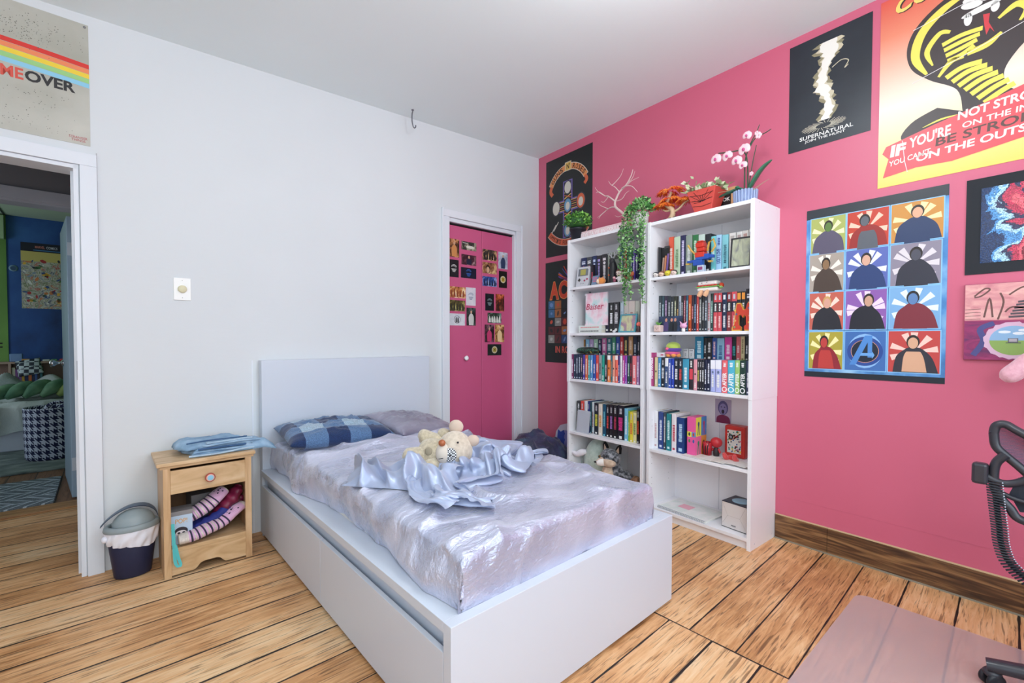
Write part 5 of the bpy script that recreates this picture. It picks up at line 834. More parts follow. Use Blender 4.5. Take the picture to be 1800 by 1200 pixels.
for _ in range(330):
    cx, cz = rnd.gauss(.36, .09), rnd.gauss(.45, .035) if rnd.random() < .7 else rnd.uniform(0.02, .2)
    if 0 < cx < w and 0 < cz < h: s_ = rnd.uniform(.0008, .002); flat(mb, ell(cx, cz, s_, s_, 5), PY-.0003, M('5c5c54', .8))
mb.build('speckles', t)
mb = MB(); mb.ball((.56, -.003, .545), (.005, .003, .005), M('8a8a8c', .4, .6), 8); mb.build('pin', t)
# ---- rock band posters by the corner
t = on_pink('wall_poster', 'black rock poster with banner GUNS N ROSES over a jewelled cross, near the room corner', 'poster', -.103, 1.85)
w, h = .545, .845
BLKP = M('161a1a', .38); sheet(t, w, h, BLKP)
OR = M('c9603c', .5); YEL = M('d8b25c', .5); PUR = M('6c5ca0', .5); BONE = M('c9c4b8', .5); BLU = M('5f8fb0', .5)
mb = MB()
def arcband(mb, cx, cz, r0, r1, a0, a1, y, m, n=16, T=None):
    P = [(cx+r*math.cos(R(lerp(a0, a1, i/n))), cz+r*math.sin(R(lerp(a0, a1, i/n)))) for r in (r1, r0) for i in range(n+1)]
    mb.add([(a_, y, b_) for a_, b_ in P], [(i, i+1, n+1+i+1, n+1+i) for i in range(n)], m, T)
def arctext(mb, t, cx, cz, r, a0, a1, hgt, y, m, bold=.02):
    k = len(t)
    for i, ch in enumerate(t):
        if ch == ' ': continue
        a_ = R(lerp(a0, a1, (i+.5)/k)); wd = abs(R(a1-a0))*r/k*.82; px, pz = cx+r*math.cos(a_), cz+r*math.sin(a_); tz = a_-math.pi/2
        vs, fs = text_geo(ch, bold)
        V = [((x-.5)*wd, (z-.5)*hgt) for x, z in vs]; c_, s_ = math.cos(tz), math.sin(tz)
        mb.add([(px+x*c_-z*s_, y, pz+x*s_+z*c_) for x, z in V], fs, m)
arcband(mb, .27, .50, .205, .262, 152, 28, PY, BONE); arcband(mb, .27, .50, .21, .257, 151, 29, PY-.0002, M('d88a50', .5))
rect(mb, .235, .31, .70, .775, PY-.0003, BONE); rect(mb, .24, .305, .705, .77, PY-.0004, YEL)
line(mb, bez([(.08, .62), (.06, .57), (.085, .53)]), .035, PY-.0001, OR); line(mb, bez([(.46, .62), (.485, .575), (.46, .545)]), .03, PY-.0001, OR)
mb.build('banner', t)
mb = MB(); arctext(mb, 'GUNS', .27, .50, .233, 146, 104, .042, PY-.0006, M('3a1c14', .5)); arctext(mb, 'ROSES', .27, .50, .233, 76, 34, .042, PY-.0006, M('3a1c14', .5)); text(mb, "N'", .255, .295, .715, .76, PY-.0006, M('3a1c14', .5), .02); mb.build('lettering', t)
mb = MB()
rect(mb, .215, .325, .14, .62, PY, PUR); rect(mb, .11, .45, .36, .46, PY-.0001, PUR); rect(mb, .228, .312, .15, .61, PY-.0002, BLKP); rect(mb, .12, .44, .372, .448, PY-.0002, BLKP)
for k in range(5): line(mb, [(.12+.02*k*0, .375+.018*k), (.44, .375+.018*k)], .005, PY-.0003, OR if k % 2 else YEL)
for k in range(8): line(mb, [(.23, .17+.05*k), (.31, .2+.05*k)], .008, PY-.0003, YEL); line(mb, [(.31, .17+.05*k), (.23, .2+.05*k)], .006, PY-.0004, OR)
for (cx, cz, rx, rz, c) in ((.27, .56, .038, .05, BONE), (.27, .41, .04, .055, BLU), (.13, .41, .042, .058, BONE), (.42, .415, .044, .06, OR), (.27, .2, .04, .055, BLU)):
    flat(mb, ell(cx, cz, rx*1.25, rz*1.2, 9), PY-.0005, M('3a3a42', .5)); flat(mb, ell(cx, cz, rx, rz), PY-.0006, c); flat(mb, ell(cx, cz-.006, rx*.6, rz*.62), PY-.0007, BONE)
mb.build('cross_motif', t)
mb = MB(); arcband(mb, .27, .40, .27, .33, 222, 318, PY, BONE); arcband(mb, .27, .40, .274, .326, 222, 318, PY-.0002, OR); line(mb, bez([(.07, .2), (.13, .27), (.1, .22), (.16, .29)]), .008, PY, BONE); mb.build('lower_banner', t)
mb = MB()
for i, ch in enumerate('APPETITE FOR DESTRUCTION'):
    if ch == ' ': continue
    a_ = lerp(225, 315, (i+.5)/24); px, pz = .27+.3*math.cos(R(a_)), .40+.3*math.sin(R(a_)); tz = R(a_)+math.pi/2; vs, fs = text_geo(ch, .02); c_, s_ = math.cos(tz), math.sin(tz)
    mb.add([(px+(x-.5)*.016*c_-(z-.5)*.034*s_, PY-.0006, pz+(x-.5)*.016*s_+(z-.5)*.034*c_) for x, z in vs], fs, M('3a1c14', .5))
mb.build('lower_lettering', t)
t = on_pink('wall_poster', 'dark rock poster with large orange gothic letters AC DC, half hidden by the ivy bookcase', 'poster', -.098, .92)
w, h = .56, .884
sheet(t, w, h, M('12201f', .38))
mb = MB(); GO = M('c9482c', .5); GO2 = M('e89a50', .5)
for (s_, x0, x1) in (('A', .06, .17), ('C', .175, .27), ('D', .33, .42), ('C', .425, .52)):
    text(mb, s_, x0-.006, x1+.006, .549, .711, PY, GO2, .06); text(mb, s_, x0, x1, .555, .705, PY-.0003, GO, .05)
flat(mb, [(.28, .72), (.32, .74), (.305, .64), (.33, .645), (.285, .53), (.295, .61), (.272, .605)], PY-.0004, M('e8c050', .5)); mb.build('lettering', t)
mb = MB(); rnd = random.Random(5)
for _ in range(46):
    a_ = rnd.uniform(20, 160); r0 = rnd.uniform(.02, .06); r1 = r0+rnd.uniform(.04, .13); cx, cz = .3, .70
    if True:
        P = [(cx+r0*math.cos(R(a_)), cz+r0*math.sin(R(a_))*.9), (cx+r1*math.cos(R(a_+8)), min(.875, cz+r1*math.sin(R(a_+8))*.9))]; line(mb, P, rnd.uniform(.002, .008), PY, M(rnd.choice(['c0402c', 'e07838', '4a5cb0', '8c4ca0']), .5))
mb.build('burst', t)
mb = MB(); rnd = random.Random(8)
for i in range(6):
    for j in range(5):
        x0, z0 = .04+.083*i, .17+.075*j; c = rnd.choice(['1c2c30', '5a2a2c', '2c4a78', '8c8c86', '6c4030', '20242a', '3c6a90', 'a0683c'])
        rect(mb, x0, x0+.078, z0, z0+.07, PY, M(c, .45)); flat(mb, ell(x0+.039, z0+.035, rnd.uniform(.012, .03), rnd.uniform(.008, .025), 7, tilt=rnd.uniform(0, 90)), PY-.0003, M(rnd.choice(['b8b8b4', 'c85038', '6c90c0', '2a2a2c']), .5))
mb.build('picture_tiles', t)
mb = MB(); text(mb, 'WE SALUTE YOU', .06, .29, .045, .065, PY, M('9c9c94', .5)) if False else None; text(mb, 'LIVE', .33, .45, .08, .135, PY, M('c84838', .5), .02) if False else None
text(mb, 'IN ROCK', .13, .385, .085, .145, PY, M('d06050', .5), .03); mb.build('lower_lettering', t)
# ---- black smoke poster
t = on_pink('wall_poster', 'black poster with a column of white smoke and the title SUPERNATURAL', 'poster', -2.078, 2.146)
w, h = .366, .573
sheet(t, w, h, noisy('charcoal_print', [(.3, '1c222b'), (.7, '262d36')], (5, 5, 5), 4, .4))
mb = MB(); SM = [M('e8e4dc', .5), M('c9bfa4', .5), M('8c8468', .5)]; rnd = random.Random(11)
for L_, (m, sc_) in enumerate(((SM[2], 1.15), (SM[1], .95), (SM[0], .7))):
    ctr = [(.17+.02*math.sin(k*.9), .125+.04*k) for k in range(11)]; wid = [.04, .055, .035, .04, .06, .05, .04, .035, .05, .08, .085]
    n = 30; Lp = []; Rp = []
    for i in range(n+1):
        f_ = i/n*10; k = min(9, int(f_)); cx = lerp(ctr[k][0], ctr[k+1][0], f_-k); cz = lerp(ctr[k][1], ctr[k+1][1], f_-k); ww = lerp(wid[k], wid[k+1], f_-k)*sc_*.62
        Lp.append((cx-ww*(1+.5*rnd.uniform(-1, 1)), cz)); Rp.append((cx+ww*(1+.5*rnd.uniform(-1, 1)), cz))
    mb.add([(a_, PY-.0003*L_, b_) for a_, b_ in Lp+Rp], [(i, i+1, n+1+i+1, n+1+i) for i in range(n)], m)
line(mb, bez([(.2, .38), (.24, .4), (.27, .385), (.255, .355), (.27, .365)]), .004, PY, SM[1]); mb.build('smoke_column', t)
mb = MB()
for k in range(24):
    a_ = 15*k; line(mb, [(.165+.035*math.cos(R(a_)), .098+.011*math.sin(R(a_))), (.165+.1*math.cos(R(a_+14)), .098+.026*math.sin(R(a_+14)))], .0018, PY-.0002, M('ddd6c0', .5))
mb.build('ripple_rays', t)
mb = MB(); text(mb, 'SUPERNATURAL', .055, .295, .048, .068, PY, PAPERW, .01); text(mb, 'JOIN THE HUNT', .08, .262, .028, .044, PY, PAPERW, .01); mb.build('lettering', t)
# ---- big red-yellow poster
t = on_pink('wall_poster', 'tall red to yellow poster with a hooded black and yellow emblem above a red ribbon', 'poster', -2.476, 1.853)
w, h = .586, .882
sheet(t, w, h, gradient('sunset_print', [(0, 'f2cf63'), (.18, 'f0d890'), (.42, 'ece2d0'), (.62, 'e9b7a0'), (.8, 'e08468'), (1, 'd8584a')], h))
SN = M('3a3132', .42); YB = M('e6d75c', .42); WH = M('e4e2de', .42); RB = M('d8525a', .42)
mb = MB()
flat(mb, bez([(.29, .26), (.27, .36), (.18, .44), (.115, .52), (.10, .62), (.14, .71), (.24, .78), (.36, .80), (.46, .77), (.53, .71), (.56, .62), (.53, .53), (.45, .45), (.41, .37), (.44, .29), (.54, .28), (.58, .22), (.44, .16), (.24, .16), (.09, .2), (.12, .27), (.22, .31)], 6)[:-1], PY, SN)
mb.build('hood_shape', t)
mb = MB()
for P, ws in (([(.17, .47), (.13, .56), (.15, .66), (.22, .73), (.3, .76)], [.01, .03, .035, .03, .012]), ([(.19, .5), (.17, .57), (.21, .63), (.245, .62)], [.006, .02, .02, .012]), ([(.49, .5), (.53, .56), (.53, .65), (.47, .73), (.38, .77)], [.008, .028, .035, .034, .012]), ([(.39, .68), (.44, .72), (.49, .7), (.5, .64)], [.01, .028, .024, .008]), ([(.39, .6), (.44, .63), (.47, .6), (.45, .56)], [.01, .024, .022, .008]), ([(.21, .44), (.25, .49), (.29, .49)], [.01, .02, .008]), ([(.3, .50), (.36, .51), (.4, .54)], [.02, .024, .01]), ([(.16, .235), (.22, .25), (.28, .25)], [.002, .008, .003])):
    B = bez([(*p, q) for p, q in zip(P, ws)], 8); line(mb, [b_[:2] for b_ in B], [b_[2] for b_ in B], PY-.0003, YB)
for k in range(7):
    B = bez([(.235+.020*k, .425-.026*k), (.285+.020*k, .448-.025*k), (.345+.016*k, .446-.022*k)], 6); line(mb, B, .021, PY-.0004, YB)
for k in range(4):
    line(mb, bez([(.22+.006*k, .575-.026*k), (.28, .588-.028*k), (.345-.008*k, .585-.02*k)]), .018, PY-.0003, YB)
mb.build('yellow_bands', t)
mb = MB(); 
for P in (ell(.33, .735, .05, .018, tilt=14), ell(.31, .7, .034, .016, tilt=-14), ell(.375, .712, .036, .016, tilt=14), ell(.34, .668, .062, .013, tilt=8), ell(.3, .645, .013, .028), ell(.38, .655, .013, .022)): flat(mb, P, PY-.0006, WH)
mb.build('white_accents', t)
mb = MB(); flat(mb, [(.345, .64), (.365, .635), (.362, .6), (.38, .55), (.366, .575), (.356, .55), (.35, .59)], PY-.0008, M('c83c44', .45)); mb.build('red_accent', t)
mb = MB(); flat(mb, [(.03, .19), (.016, .16), (.04, .13), (.02, .045), (.14, .062), (.26, .055), (.55, .1), (.582, .12), (.582, .305), (.47, .30), (.36, .27), (.2, .235)], PY-.0007, RB); mb.build('ribbon', t)
CR = M('efe2da', .5)
mb = MB(); text(mb, 'IF', .045, .105, .135, .19, PY-.001, CR, .05, .1); text(mb, "YOU'RE", .115, .255, .155, .205, PY-.001, CR, .03, .05, .015); text(mb, 'NOT STRONG', .275, .555, .225, .262, PY-.001, CR, .03, .05, .015); text(mb, 'ON THE INSIDE', .29, .56, .185, .21, PY-.001, CR, .02, .05, .012)
text(mb, "YOU CAN'T", .042, .19, .092, .118, PY-.001, CR, .02, .05, .018); text(mb, 'BE STRONG', .205, .555, .135, .172, PY-.001, M('5c4440', .5), .02, .05, .018); text(mb, 'ON THE OUTSIDE', .14, .555, .085, .118, PY-.001, CR, .03, .05, .03); mb.build('slogan', t)
mb = MB(); text(mb, 'COBRA', .06, .36, .79, .862, PY-.001, M('2c2420', .5), .04, .3, .04); text(mb, 'COBRA', .056, .356, .794, .866, PY-.0013, M('f0d070', .45), .03, .3, .04); text(mb, 'KAI', .43, .57, .835, .875, PY-.0013, M('f0d070', .45), .03, .3) if False else None; mb.build('title', t)
mb = MB()
for P in ([(.12, .45), (.34, .51), (.56, .58)], [(.12, .69), (.3, .72)], [(.5, .8), (.515, .6), (.53, .55)], [(.09, .2), (.1, .1), (.11, .05)], [(.5, .29), (.51, .12)]): line(mb, P, .0025, PY-.0014, M('e8e4e4', .6))
mb.build('wear_lines', t)
# ---- poster of twelve portrait tiles
t = on_pink('wall_poster', 'blue poster of twelve tiles, eleven figure portraits and one letter A emblem', 'poster', -2.174, .925)
w, h = .556, .886
sheet(t, w, h, noisy('blue_frost_print', [(.3, '27447c'), (.5, '4f8cc8'), (.7, '9cc8e8')], (8, 8, 5), 6, .38))
mb = MB(); rect(mb, 0, w, h-.05, h, PY, M('2a3038', .4)); mb.build('upper_border', t); mb = MB(); rect(mb, 0, w, 0, .028, PY, M('1a222c', .4)); mb.build('lower_border', t)
rows_ = [(.655, .835, [(.022, .175), (.183, .348), (.358, .54)]), (.452, .645, [(.018, .17), (.18, .348), (.358, .535)]), (.25, .443, [(.02, .172), (.182, .346), (.358, .535)]), (.045, .238, [(.02, .172), (.182, .346), (.356, .538)])]
specs = [[('a8b060', 'e8e8b8', '5c7c3c', '5a5468'), ('c0402c', 'f4c8b0', '5c6068', '962c28'), ('c98c40', 'f6e0a8', 'e0a888', '2c3c60')], [('a89c90', 'ece4d8', '8c6c4c', '4a3c34'), ('5c6ab0', 'e4e8f8', 'd8a890', '2c4070'), ('8c8494', 'dcd4d8', '4c4c58', '30303c')], [('c06050', 'f4d8c8', 'd8a08c', '26262e'), ('8c5ca8', 'ecd8f0', 'c89c84', '22222c'), ('7cacd8', 'e4f2fa', '5c80b0', '7c2c38')], [('a89c38', 'f0e8a8', 'b83c38', '8c2430'), None, ('c04440', 'f4ccc0', 'd8a888', '30303a')]]
for rI, (z0, z1, cs) in enumerate(rows_):
    for cI, (x0, x1) in enumerate(cs):
        mb = MB(); rect(mb, x0-.004, x1+.004, z0-.004, z1+.004, PY-.0003, M('8cc4ec', .4)); sp = specs[rI][cI]; cx, cz = (x0+x1)/2, (z0+z1)/2; hw, hh_ = (x1-x0)/2, (z1-z0)/2
        if sp:
            bgc, hi, sk, su = sp; rect(mb, x0, x1, z0, z1, PY-.0005, M(bgc, .42)); rnd = random.Random(rI*7+cI)
            for k in range(9):
                a_ = k*40+rnd.uniform(-10, 10); d_ = 9; c1 = (cx+hw*.95*math.cos(R(a_-d_)), cz+hh_*.95*math.sin(R(a_-d_))); c2 = (cx+hw*.95*math.cos(R(a_+d_)), cz+hh_*.95*math.sin(R(a_+d_)))
                flat(mb, [(cx, cz), c1, c2], PY-.0006, M(hi, .42))
            lean = rnd.uniform(-.012, .012); sx_ = hw*rnd.uniform(.82, .98)
            body = bez([(x0+.004+hw-sx_, z0), (cx-sx_*.8, cz-hh_*.25), (cx-sx_*.42, cz+hh_*.1), (cx+lean-.012, cz+hh_*.22), (cx+lean+.012, cz+hh_*.22), (cx+sx_*.45, cz+hh_*.1), (cx+sx_*.85, cz-hh_*.3), (x1-.004, z0)], 5)
            flat(mb, body, PY-.0008, M(su, .42)); flat(mb, [(p[0]*.55+cx*.45, min(p[1], cz)*.98+.004) for p in body], PY-.001, M(sk if rI in (3,) or cI == 1 and rI == 0 else su, .4))
            flat(mb, ell(cx+lean, cz+hh_*.48, hw*.26, hh_*.33), PY-.0012, M('2c2420' if rnd.random() < .7 else 'c9a060', .42)); flat(mb, ell(cx+lean, cz+hh_*.42, hw*.2, hh_*.27), PY-.0014, M(sk, .42))
        else:
            rect(mb, x0, x1, z0, z1, PY-.0005, M('3f6cae', .42)); flat(mb, ell(cx, cz, .07, .085), PY-.0006, M('8cb8e4', .42))
        mb.build('picture_tile', t)
mb = MB(); cx, cz = .264, .14; arcband(mb, cx, cz, .056, .072, 0, 360, PY-.0012, M('2c4c94', .35), 40); arcband(mb, cx, cz, .0545, .0565, 0, 360, PY-.0013, M('d88c50', .35), 40); flat(mb, ell(cx, cz, .054, .054, 30), PY-.001, M('1c2434', .4))
flat(mb, [(cx-.062, cz-.068), (cx-.036, cz-.068), (cx+.012, cz+.045), (cx+.012, cz-.03), (cx+.03, cz-.03), (cx+.03, cz+.078), (cx-.0, cz+.078)], PY-.0015, M('4f88cc', .35)); flat(mb, [(cx-.02, cz-.022), (cx+.03, cz-.022), (cx+.03, cz-.036), (cx+.04, cz-.018), (cx+.03, cz-.0), (cx+.03, cz-.008), (cx-.014, cz-.008)], PY-.0017, M('6ca4dc', .35)); mb.build('letter_emblem', t)
# ---- mosaic picture on black felt
t = on_pink('mosaic_picture', 'black bordered mosaic picture in glittering blue and red beads', 'picture', -2.785, 1.402)
w, h = .5, .405
mb = MB(); mb.box(0, w, -.002, .001, 0, h, M('23262c', .85)); mb.build('backing', t)
def beads():
    m = bpy.data.materials.new('glitter_beads'); m.use_nodes = True; nt = m.node_tree; L = nt.links.new; b = nt.nodes['Principled BSDF']; tc = node(nt, 'ShaderNodeTexCoord')
    v = node(nt, 'ShaderNodeTexVoronoi'); v.inputs['Scale'].default_value = 330; v.inputs['Randomness'].default_value = .35; L(tc.outputs['Object'], v.inputs['Vector'])
    n = node(nt, 'ShaderNodeTexNoise'); n.inputs['Scale'].default_value = 9; n.inputs['Detail'].default_value = 3; n.inputs['Distortion'].default_value = 1.2; L(v.outputs['Position'], n.inputs['Vector'])
    sp = node(nt, 'ShaderNodeSeparateXYZ'); L(v.outputs['Position'], sp.inputs[0])
    d = node(nt, 'ShaderNodeMath'); d.operation = 'SUBTRACT'; L(sp.outputs[0], d.inputs[0]); d.inputs[1].default_value = .115
    k = node(nt, 'ShaderNodeMath'); k.operation = 'MULTIPLY_ADD'; L(d.outputs[0], k.inputs[0]); k.inputs[1].default_value = 3.2; L(n.outputs[0], k.inputs[2])
    r = ramp(nt, [(.2, '10305c'), (.38, '4c8cc8'), (.46, 'a8d4ec'), (.54, '2c2c50'), (.6, 'b83050'), (.72, 'e05868'), (.85, '7c1c30'), (.95, '181820')], 'CONSTANT'); L(k.outputs[0], r.inputs[0])
    hs = node(nt, 'ShaderNodeHueSaturation'); sc = node(nt, 'ShaderNodeSeparateColor'); L(v.outputs['Color'], sc.inputs[0]); mr = node(nt, 'ShaderNodeMapRange'); mr.inputs['To Min'].default_value = .35; mr.inputs['To Max'].default_value = 1.6; L(sc.outputs[0], mr.inputs['Value']); L(mr.outputs[0], hs.inputs['Value']); L(r.outputs[0], hs.inputs['Color']); L(hs.outputs[0], b.inputs['Base Color'])
    b.inputs['Roughness'].default_value = .2; bp = node(nt, 'ShaderNodeBump'); bp.inputs['Strength'].default_value = .6; bp.inputs['Distance'].default_value = .002; L(v.outputs['Distance'], bp.inputs['Height']); L(bp.outputs[0], b.inputs['Normal']); return m
mb = MB(); mb.box(.045, w-.045, -.004, -.002, .045, h-.045, beads()); mb.build('bead_panel', t)
# ---- two small canvases one above the other on one board
t = on_pink('painted_canvas', 'small hand painted canvas, pink ruins above a magenta field with an oval meadow view', 'painting', -2.788, 1.037, off=.002)
w, h = .4, .322
mb = MB(); mb.box(0, w, -.014, 0, 0, h, M('a84868', .7)); mb.build('canvas', t, bevel=.002)
PKP = noisy('pink_brushwork', [(.3, 'c98088'), (.5, 'dc9c9c'), (.7, 'e8b8b0')], (9, 9, 20), 5, .6, .4, bdist=.002, dist=1.5); MGP = noisy('magenta_brushwork', [(.3, '5c2c5c'), (.5, '8c2c60'), (.7, 'a83c70')], (7, 7, 16), 5, .5, .4, bdist=.002, dist=2)
mb = MB(); rect(mb, .002, w-.002, .168, h-.002, -.0144, PKP); BRN = M('6c4c48', .7); GRY = M('585058', .7)
for P in ([(.03, .27), (.06, .3), (.075, .295), (.05, .27), (.03, .265)], [(.06, .18), (.075, .26), (.085, .18)], [(.12, .2), (.14, .22), (.19, .215), (.24, .25), (.26, .3)], [(.1, .17), (.115, .24), (.105, .28)], [(.13, .27), (.17, .3), (.2, .28), (.18, .24)]): line(mb, bez(P, 5), .006, -.0148, BRN)
for k in range(6): line(mb, [(.13+.005*k, .18+.012*k), (.3, .186+.014*k)], .008, -.0148, GRY)
for k in range(4): line(mb, [(.003, .172+.014*k), (.05, .174+.014*k)], .002, -.0148, BRN)
mb.build('upper_painting', t)
mb = MB(); rect(mb, .002, w-.002, .002, .164, -.0144, MGP); line(mb, bez([(.03, .02), (.06, .08), (.05, .13), (.09, .155)], 6), .02, -.0147, M('4c4c84', .6)); wob = [(a_+.003*math.sin(i*2.2), b_+.003*math.cos(i*2.7)) for i, (a_, b_) in enumerate(ell(.145, .083, .085, .076, 40))]
flat(mb, wob, -.015, M('d8b4cc', .6)); flat(mb, ell(.145, .083, .068, .06, 30), -.0153, M('8cb4d8', .6)); flat(mb, [p for p in ell(.145, .083, .068, .06, 40) if p[1] < .088], -.0156, M('8cac5c', .6))
for c_ in ((.12, .118), (.16, .112), (.175, .125)): flat(mb, ell(*c_, .018, .006, 12), -.0157, M('e4ecf4', .6))
rect(mb, .13, .158, .075, .092, -.016, M('5c5c64', .6)); rect(mb, .133, .155, .078, .09, -.0163, M('b0a8b0', .6)); line(mb, [(.124, .073), (.166, .073)], .003, -.0163, M('4c4c54', .6)); mb.build('lower_painting', t)
# ---- faint smudge on the wall
# ---- postcards on the closet door
CARDY = .0288
def photo_mat(i, cols, sc):
    return noisy('photo_print_%d' % i, [(.28+.16*k, c) for k, c in enumerate(cols)], (sc, sc, sc*.8), 3, .35, interp='EASE', dist=1.0)
CARDS = [  # x0,x1,z1,z0, palette, motif, label
(-.961,-.864,1.909,1.768,['120e0c','5c3a24','b87c4c','e0b890'],'fig:c98a50','portrait photo card of an amber lit figure, topmost on the closet door'),
(-.842,-.694,1.905,1.839,['0c0e0c','2c302c','8c8470','d8d0b8'],'car','wide dark photo card with a pale oval shape, above the spread arms card'),
(-.961,-.870,1.747,1.611,['101014','141418','181820','1c1c22'],'crest:e8e8e4','black photo card with a white round crest below the amber figure card'),
(-.842,-.695,1.802,1.720,['140c14','3c1c28','6c4048','b8a8a4'],'fig:1c2038','wide photo card of a figure in dark blue with spread arms'),
(-.848,-.695,1.698,1.614,['0c0e18','10142a','14182c','181c30'],'crest:3c6cc0','black photo card with a small blue emblem under the spread arms card'),
(-.962,-.804,1.537,1.450,['5c2c1c','b8703c','e8c890','f4ece0'],'row:8c4428','wide photo card of a warm coloured row of figures'),
(-.798,-.701,1.541,1.396,['c8c8d0','d0d0d8','d8d4dc','dcdce0'],'crest:5c6c94','pale photo card with a small blue and red drawing'),
(-.962,-.809,1.431,1.345,['1c1c10','4c4420','8c8444','c8c484'],'row:2c2c20','wide olive green photo card on the closet door'),
(-.962,-.810,1.326,1.232,['c4c8d0','ccd0d6','d4d6dc','dadce0'],'ring:2c2c30','pale photo card with a dark round silhouette badge'),
(-.793,-.701,1.378,1.234,['0c100e','1c2420','3c4844','6c7874'],'fig:c8c8c4','dark portrait photo card of a standing figure holding something long'),
(-.629,-.476,1.871,1.782,['0c0c0c','3c3430','b89060','e8d8b8'],'row:181818','wide photo card of a dark indoor scene, topmost on the right panel'.replace('right panel','knobless door panel')),
(-.457,-.353,1.870,1.727,['8c94a8','a8b0c0','c4c8d4','d8dae0'],'fig:2c3c5c','pale portrait photo card of a person in a dark blue jacket'),
(-.630,-.476,1.764,1.672,['3c2418','8c5c3c','c8a070','e4cc98'],'face','wide photo card of a close up dark haired face'),
(-.630,-.476,1.647,1.566,['0c1430','2c4c90','7c94c8','c8d0e8'],'row:1c2848','wide blue and violet photo card under the face card'),
(-.451,-.360,1.708,1.565,['141412','181816','1c1c18','20201c'],'badge:c8a83c','black photo card with a yellow crossed round badge'),
(-.600,-.507,1.505,1.363,['10141a','12181e','161c22','1a2026'],'crest:9cb0b4','black photo card with a grey shield crest'),
(-.488,-.392,1.508,1.363,['1c1210','6c2c1c','c05c34','e09868'],'row:201818','red and black portrait photo card of a group'),
(-.575,-.425,1.346,1.260,['101410','2c3c30','7c9484','c8d4c8'],'row:dcdcd4','wide green grey photo card in the middle of the knobless panel'),
(-.606,-.507,1.246,1.099,['0e0c0e','2c2024','6c4450','a88890'],'fig:c43c6c','portrait photo card of a person in a pink shirt with folded arms'),
(-.495,-.392,1.248,1.099,['2c1c14','8c5c34','d8a868','f4e4c0'],'fig:e8c898','portrait photo card with golden and cream tones beside the pink shirt card'),
(-.575,-.424,1.081,.987,['14201c','182420','1c2824','202c28'],'badge:b0a040','dark photo card with a yellow square crest, lowest on the closet door')]
for i, (x0, x1, z1, z0, pal, mot, lab) in enumerate(CARDS):
    w, h = x1-x0, z1-z0; t = on_white('photo_card', lab, 'photo card', x0, z0, CARDY, 'photo cards on the closet door', off=0)
    mb = MB(); mb.box(0, w, -.0006, .0012, 0, h, photo_mat(i, pal, 26)); mb.build('print', t)
    mb = MB(); y = -.0009; k, _, c = mot.partition(':'); cx, cz = w/2, h/2
    if k == 'fig': flat(mb, bez([(cx-.022, .004), (cx-.026, h*.45), (cx-.01, h*.66), (cx+.01, h*.66), (cx+.026, h*.45), (cx+.022, .004)], 4), y, M(c, .4)); flat(mb, ell(cx, h*.76, .009, .012, 14), y-.0002, M('c89c80', .4))
    elif k == 'row':
        for q in range(5): flat(mb, bez([(w*(.08+.18*q), .006), (w*(.1+.18*q), h*.5), (w*(.14+.18*q), h*.7), (w*(.19+.18*q), h*.5), (w*(.22+.18*q), .006)], 3), y, M(c, .4))
    elif k == 'crest':
        m = M(c, .4); arcband(mb, cx, cz+.004, .024, .027, 15, 165, y, m, 14)
        for q in range(7): a_ = 20+20*q; line(mb, [(cx+.012*math.cos(R(a_)), cz+.006+.012*math.sin(R(a_))), (cx+.02*math.cos(R(a_)), cz+.006+.02*math.sin(R(a_)))], .0022, y, m)
        for q in range(4): line(mb, [(cx-.024+.004*q, cz-.004-.007*q), (cx+.024-.004*q, cz-.004-.007*q)], .0032, y, m)
    elif k == 'ring': arcband(mb, cx, cz, .028, .031, 0, 360, y, M(c, .4), 24); [flat(mb, bez([(cx+d-.007, cz-.024), (cx+d-.006, cz+.006), (cx+d, cz+.022), (cx+d+.006, cz+.006), (cx+d+.007, cz-.024)], 3), y-.0002, M(c, .4)) for d in (-.009, .009)]
    elif k == 'badge': arcband(mb, cx, cz, .02, .03, 0, 360, y, M('c8c0a0', .4), 24); flat(mb, ell(cx, cz, .02, .02, 16), y, M(c, .4)); line(mb, [(cx-.014, cz-.014), (cx+.014, cz+.014)], .004, y-.0003, BLACK); line(mb, [(cx+.014, cz-.014), (cx-.014, cz+.014)], .004, y-.0003, BLACK)
    elif k == 'face': flat(mb, ell(cx-.02, cz-.01, .024, .036, 18), y, M('2a1c14', .4)); flat(mb, ell(cx-.02, cz-.016, .018, .026, 18), y-.0002, M('d0a484', .4))
    elif k == 'car': flat(mb, ell(cx+.01, cz-.008, .04, .012, 18), y, M('d8d4c8', .4)); line(mb, [(.012, h-.012), (.06, h-.014)], .006, y, M('b8b8b0', .4))
    mb.build('motif', t)
# ---- far bedroom wall
t = thing('wall_poster', 'busy comic crowd poster with yellow sky on the dark blue wall beyond the door', 'poster', WB(-3.655, YF-.002, 1.475), A)
w, h = .61, .66
sheet(t, w, h, noisy('comic_crowd_print', [(.3, '2c3444'), (.4, '8c9098'), (.47, 'c8c4b0'), (.52, '5c7048'), (.57, 'b8b4a8'), (.63, 'a83c38'), (.7, 'd0c890')], (11, 11, 11), 5, .5, dist=2))
mb = MB(); rect(mb, 0, w, h*.83, h, PY, M('c8b868', .5)); rnd = random.Random(4)
for _ in range(90):
    cx, cz = rnd.uniform(.02, w-.02), rnd.uniform(.06, h*.88); flat(mb, ell(cx, cz, rnd.uniform(.012, .035), rnd.uniform(.006, .02), 6, tilt=rnd.uniform(0, 180)), PY-.0002, M(rnd.choice(['a83030', '2c4c80', '3c6c3c', 'e0b040', '20242c', 'd8d8d0', 'c87840', '8090a0']), .5))
mb.build('figures', t)
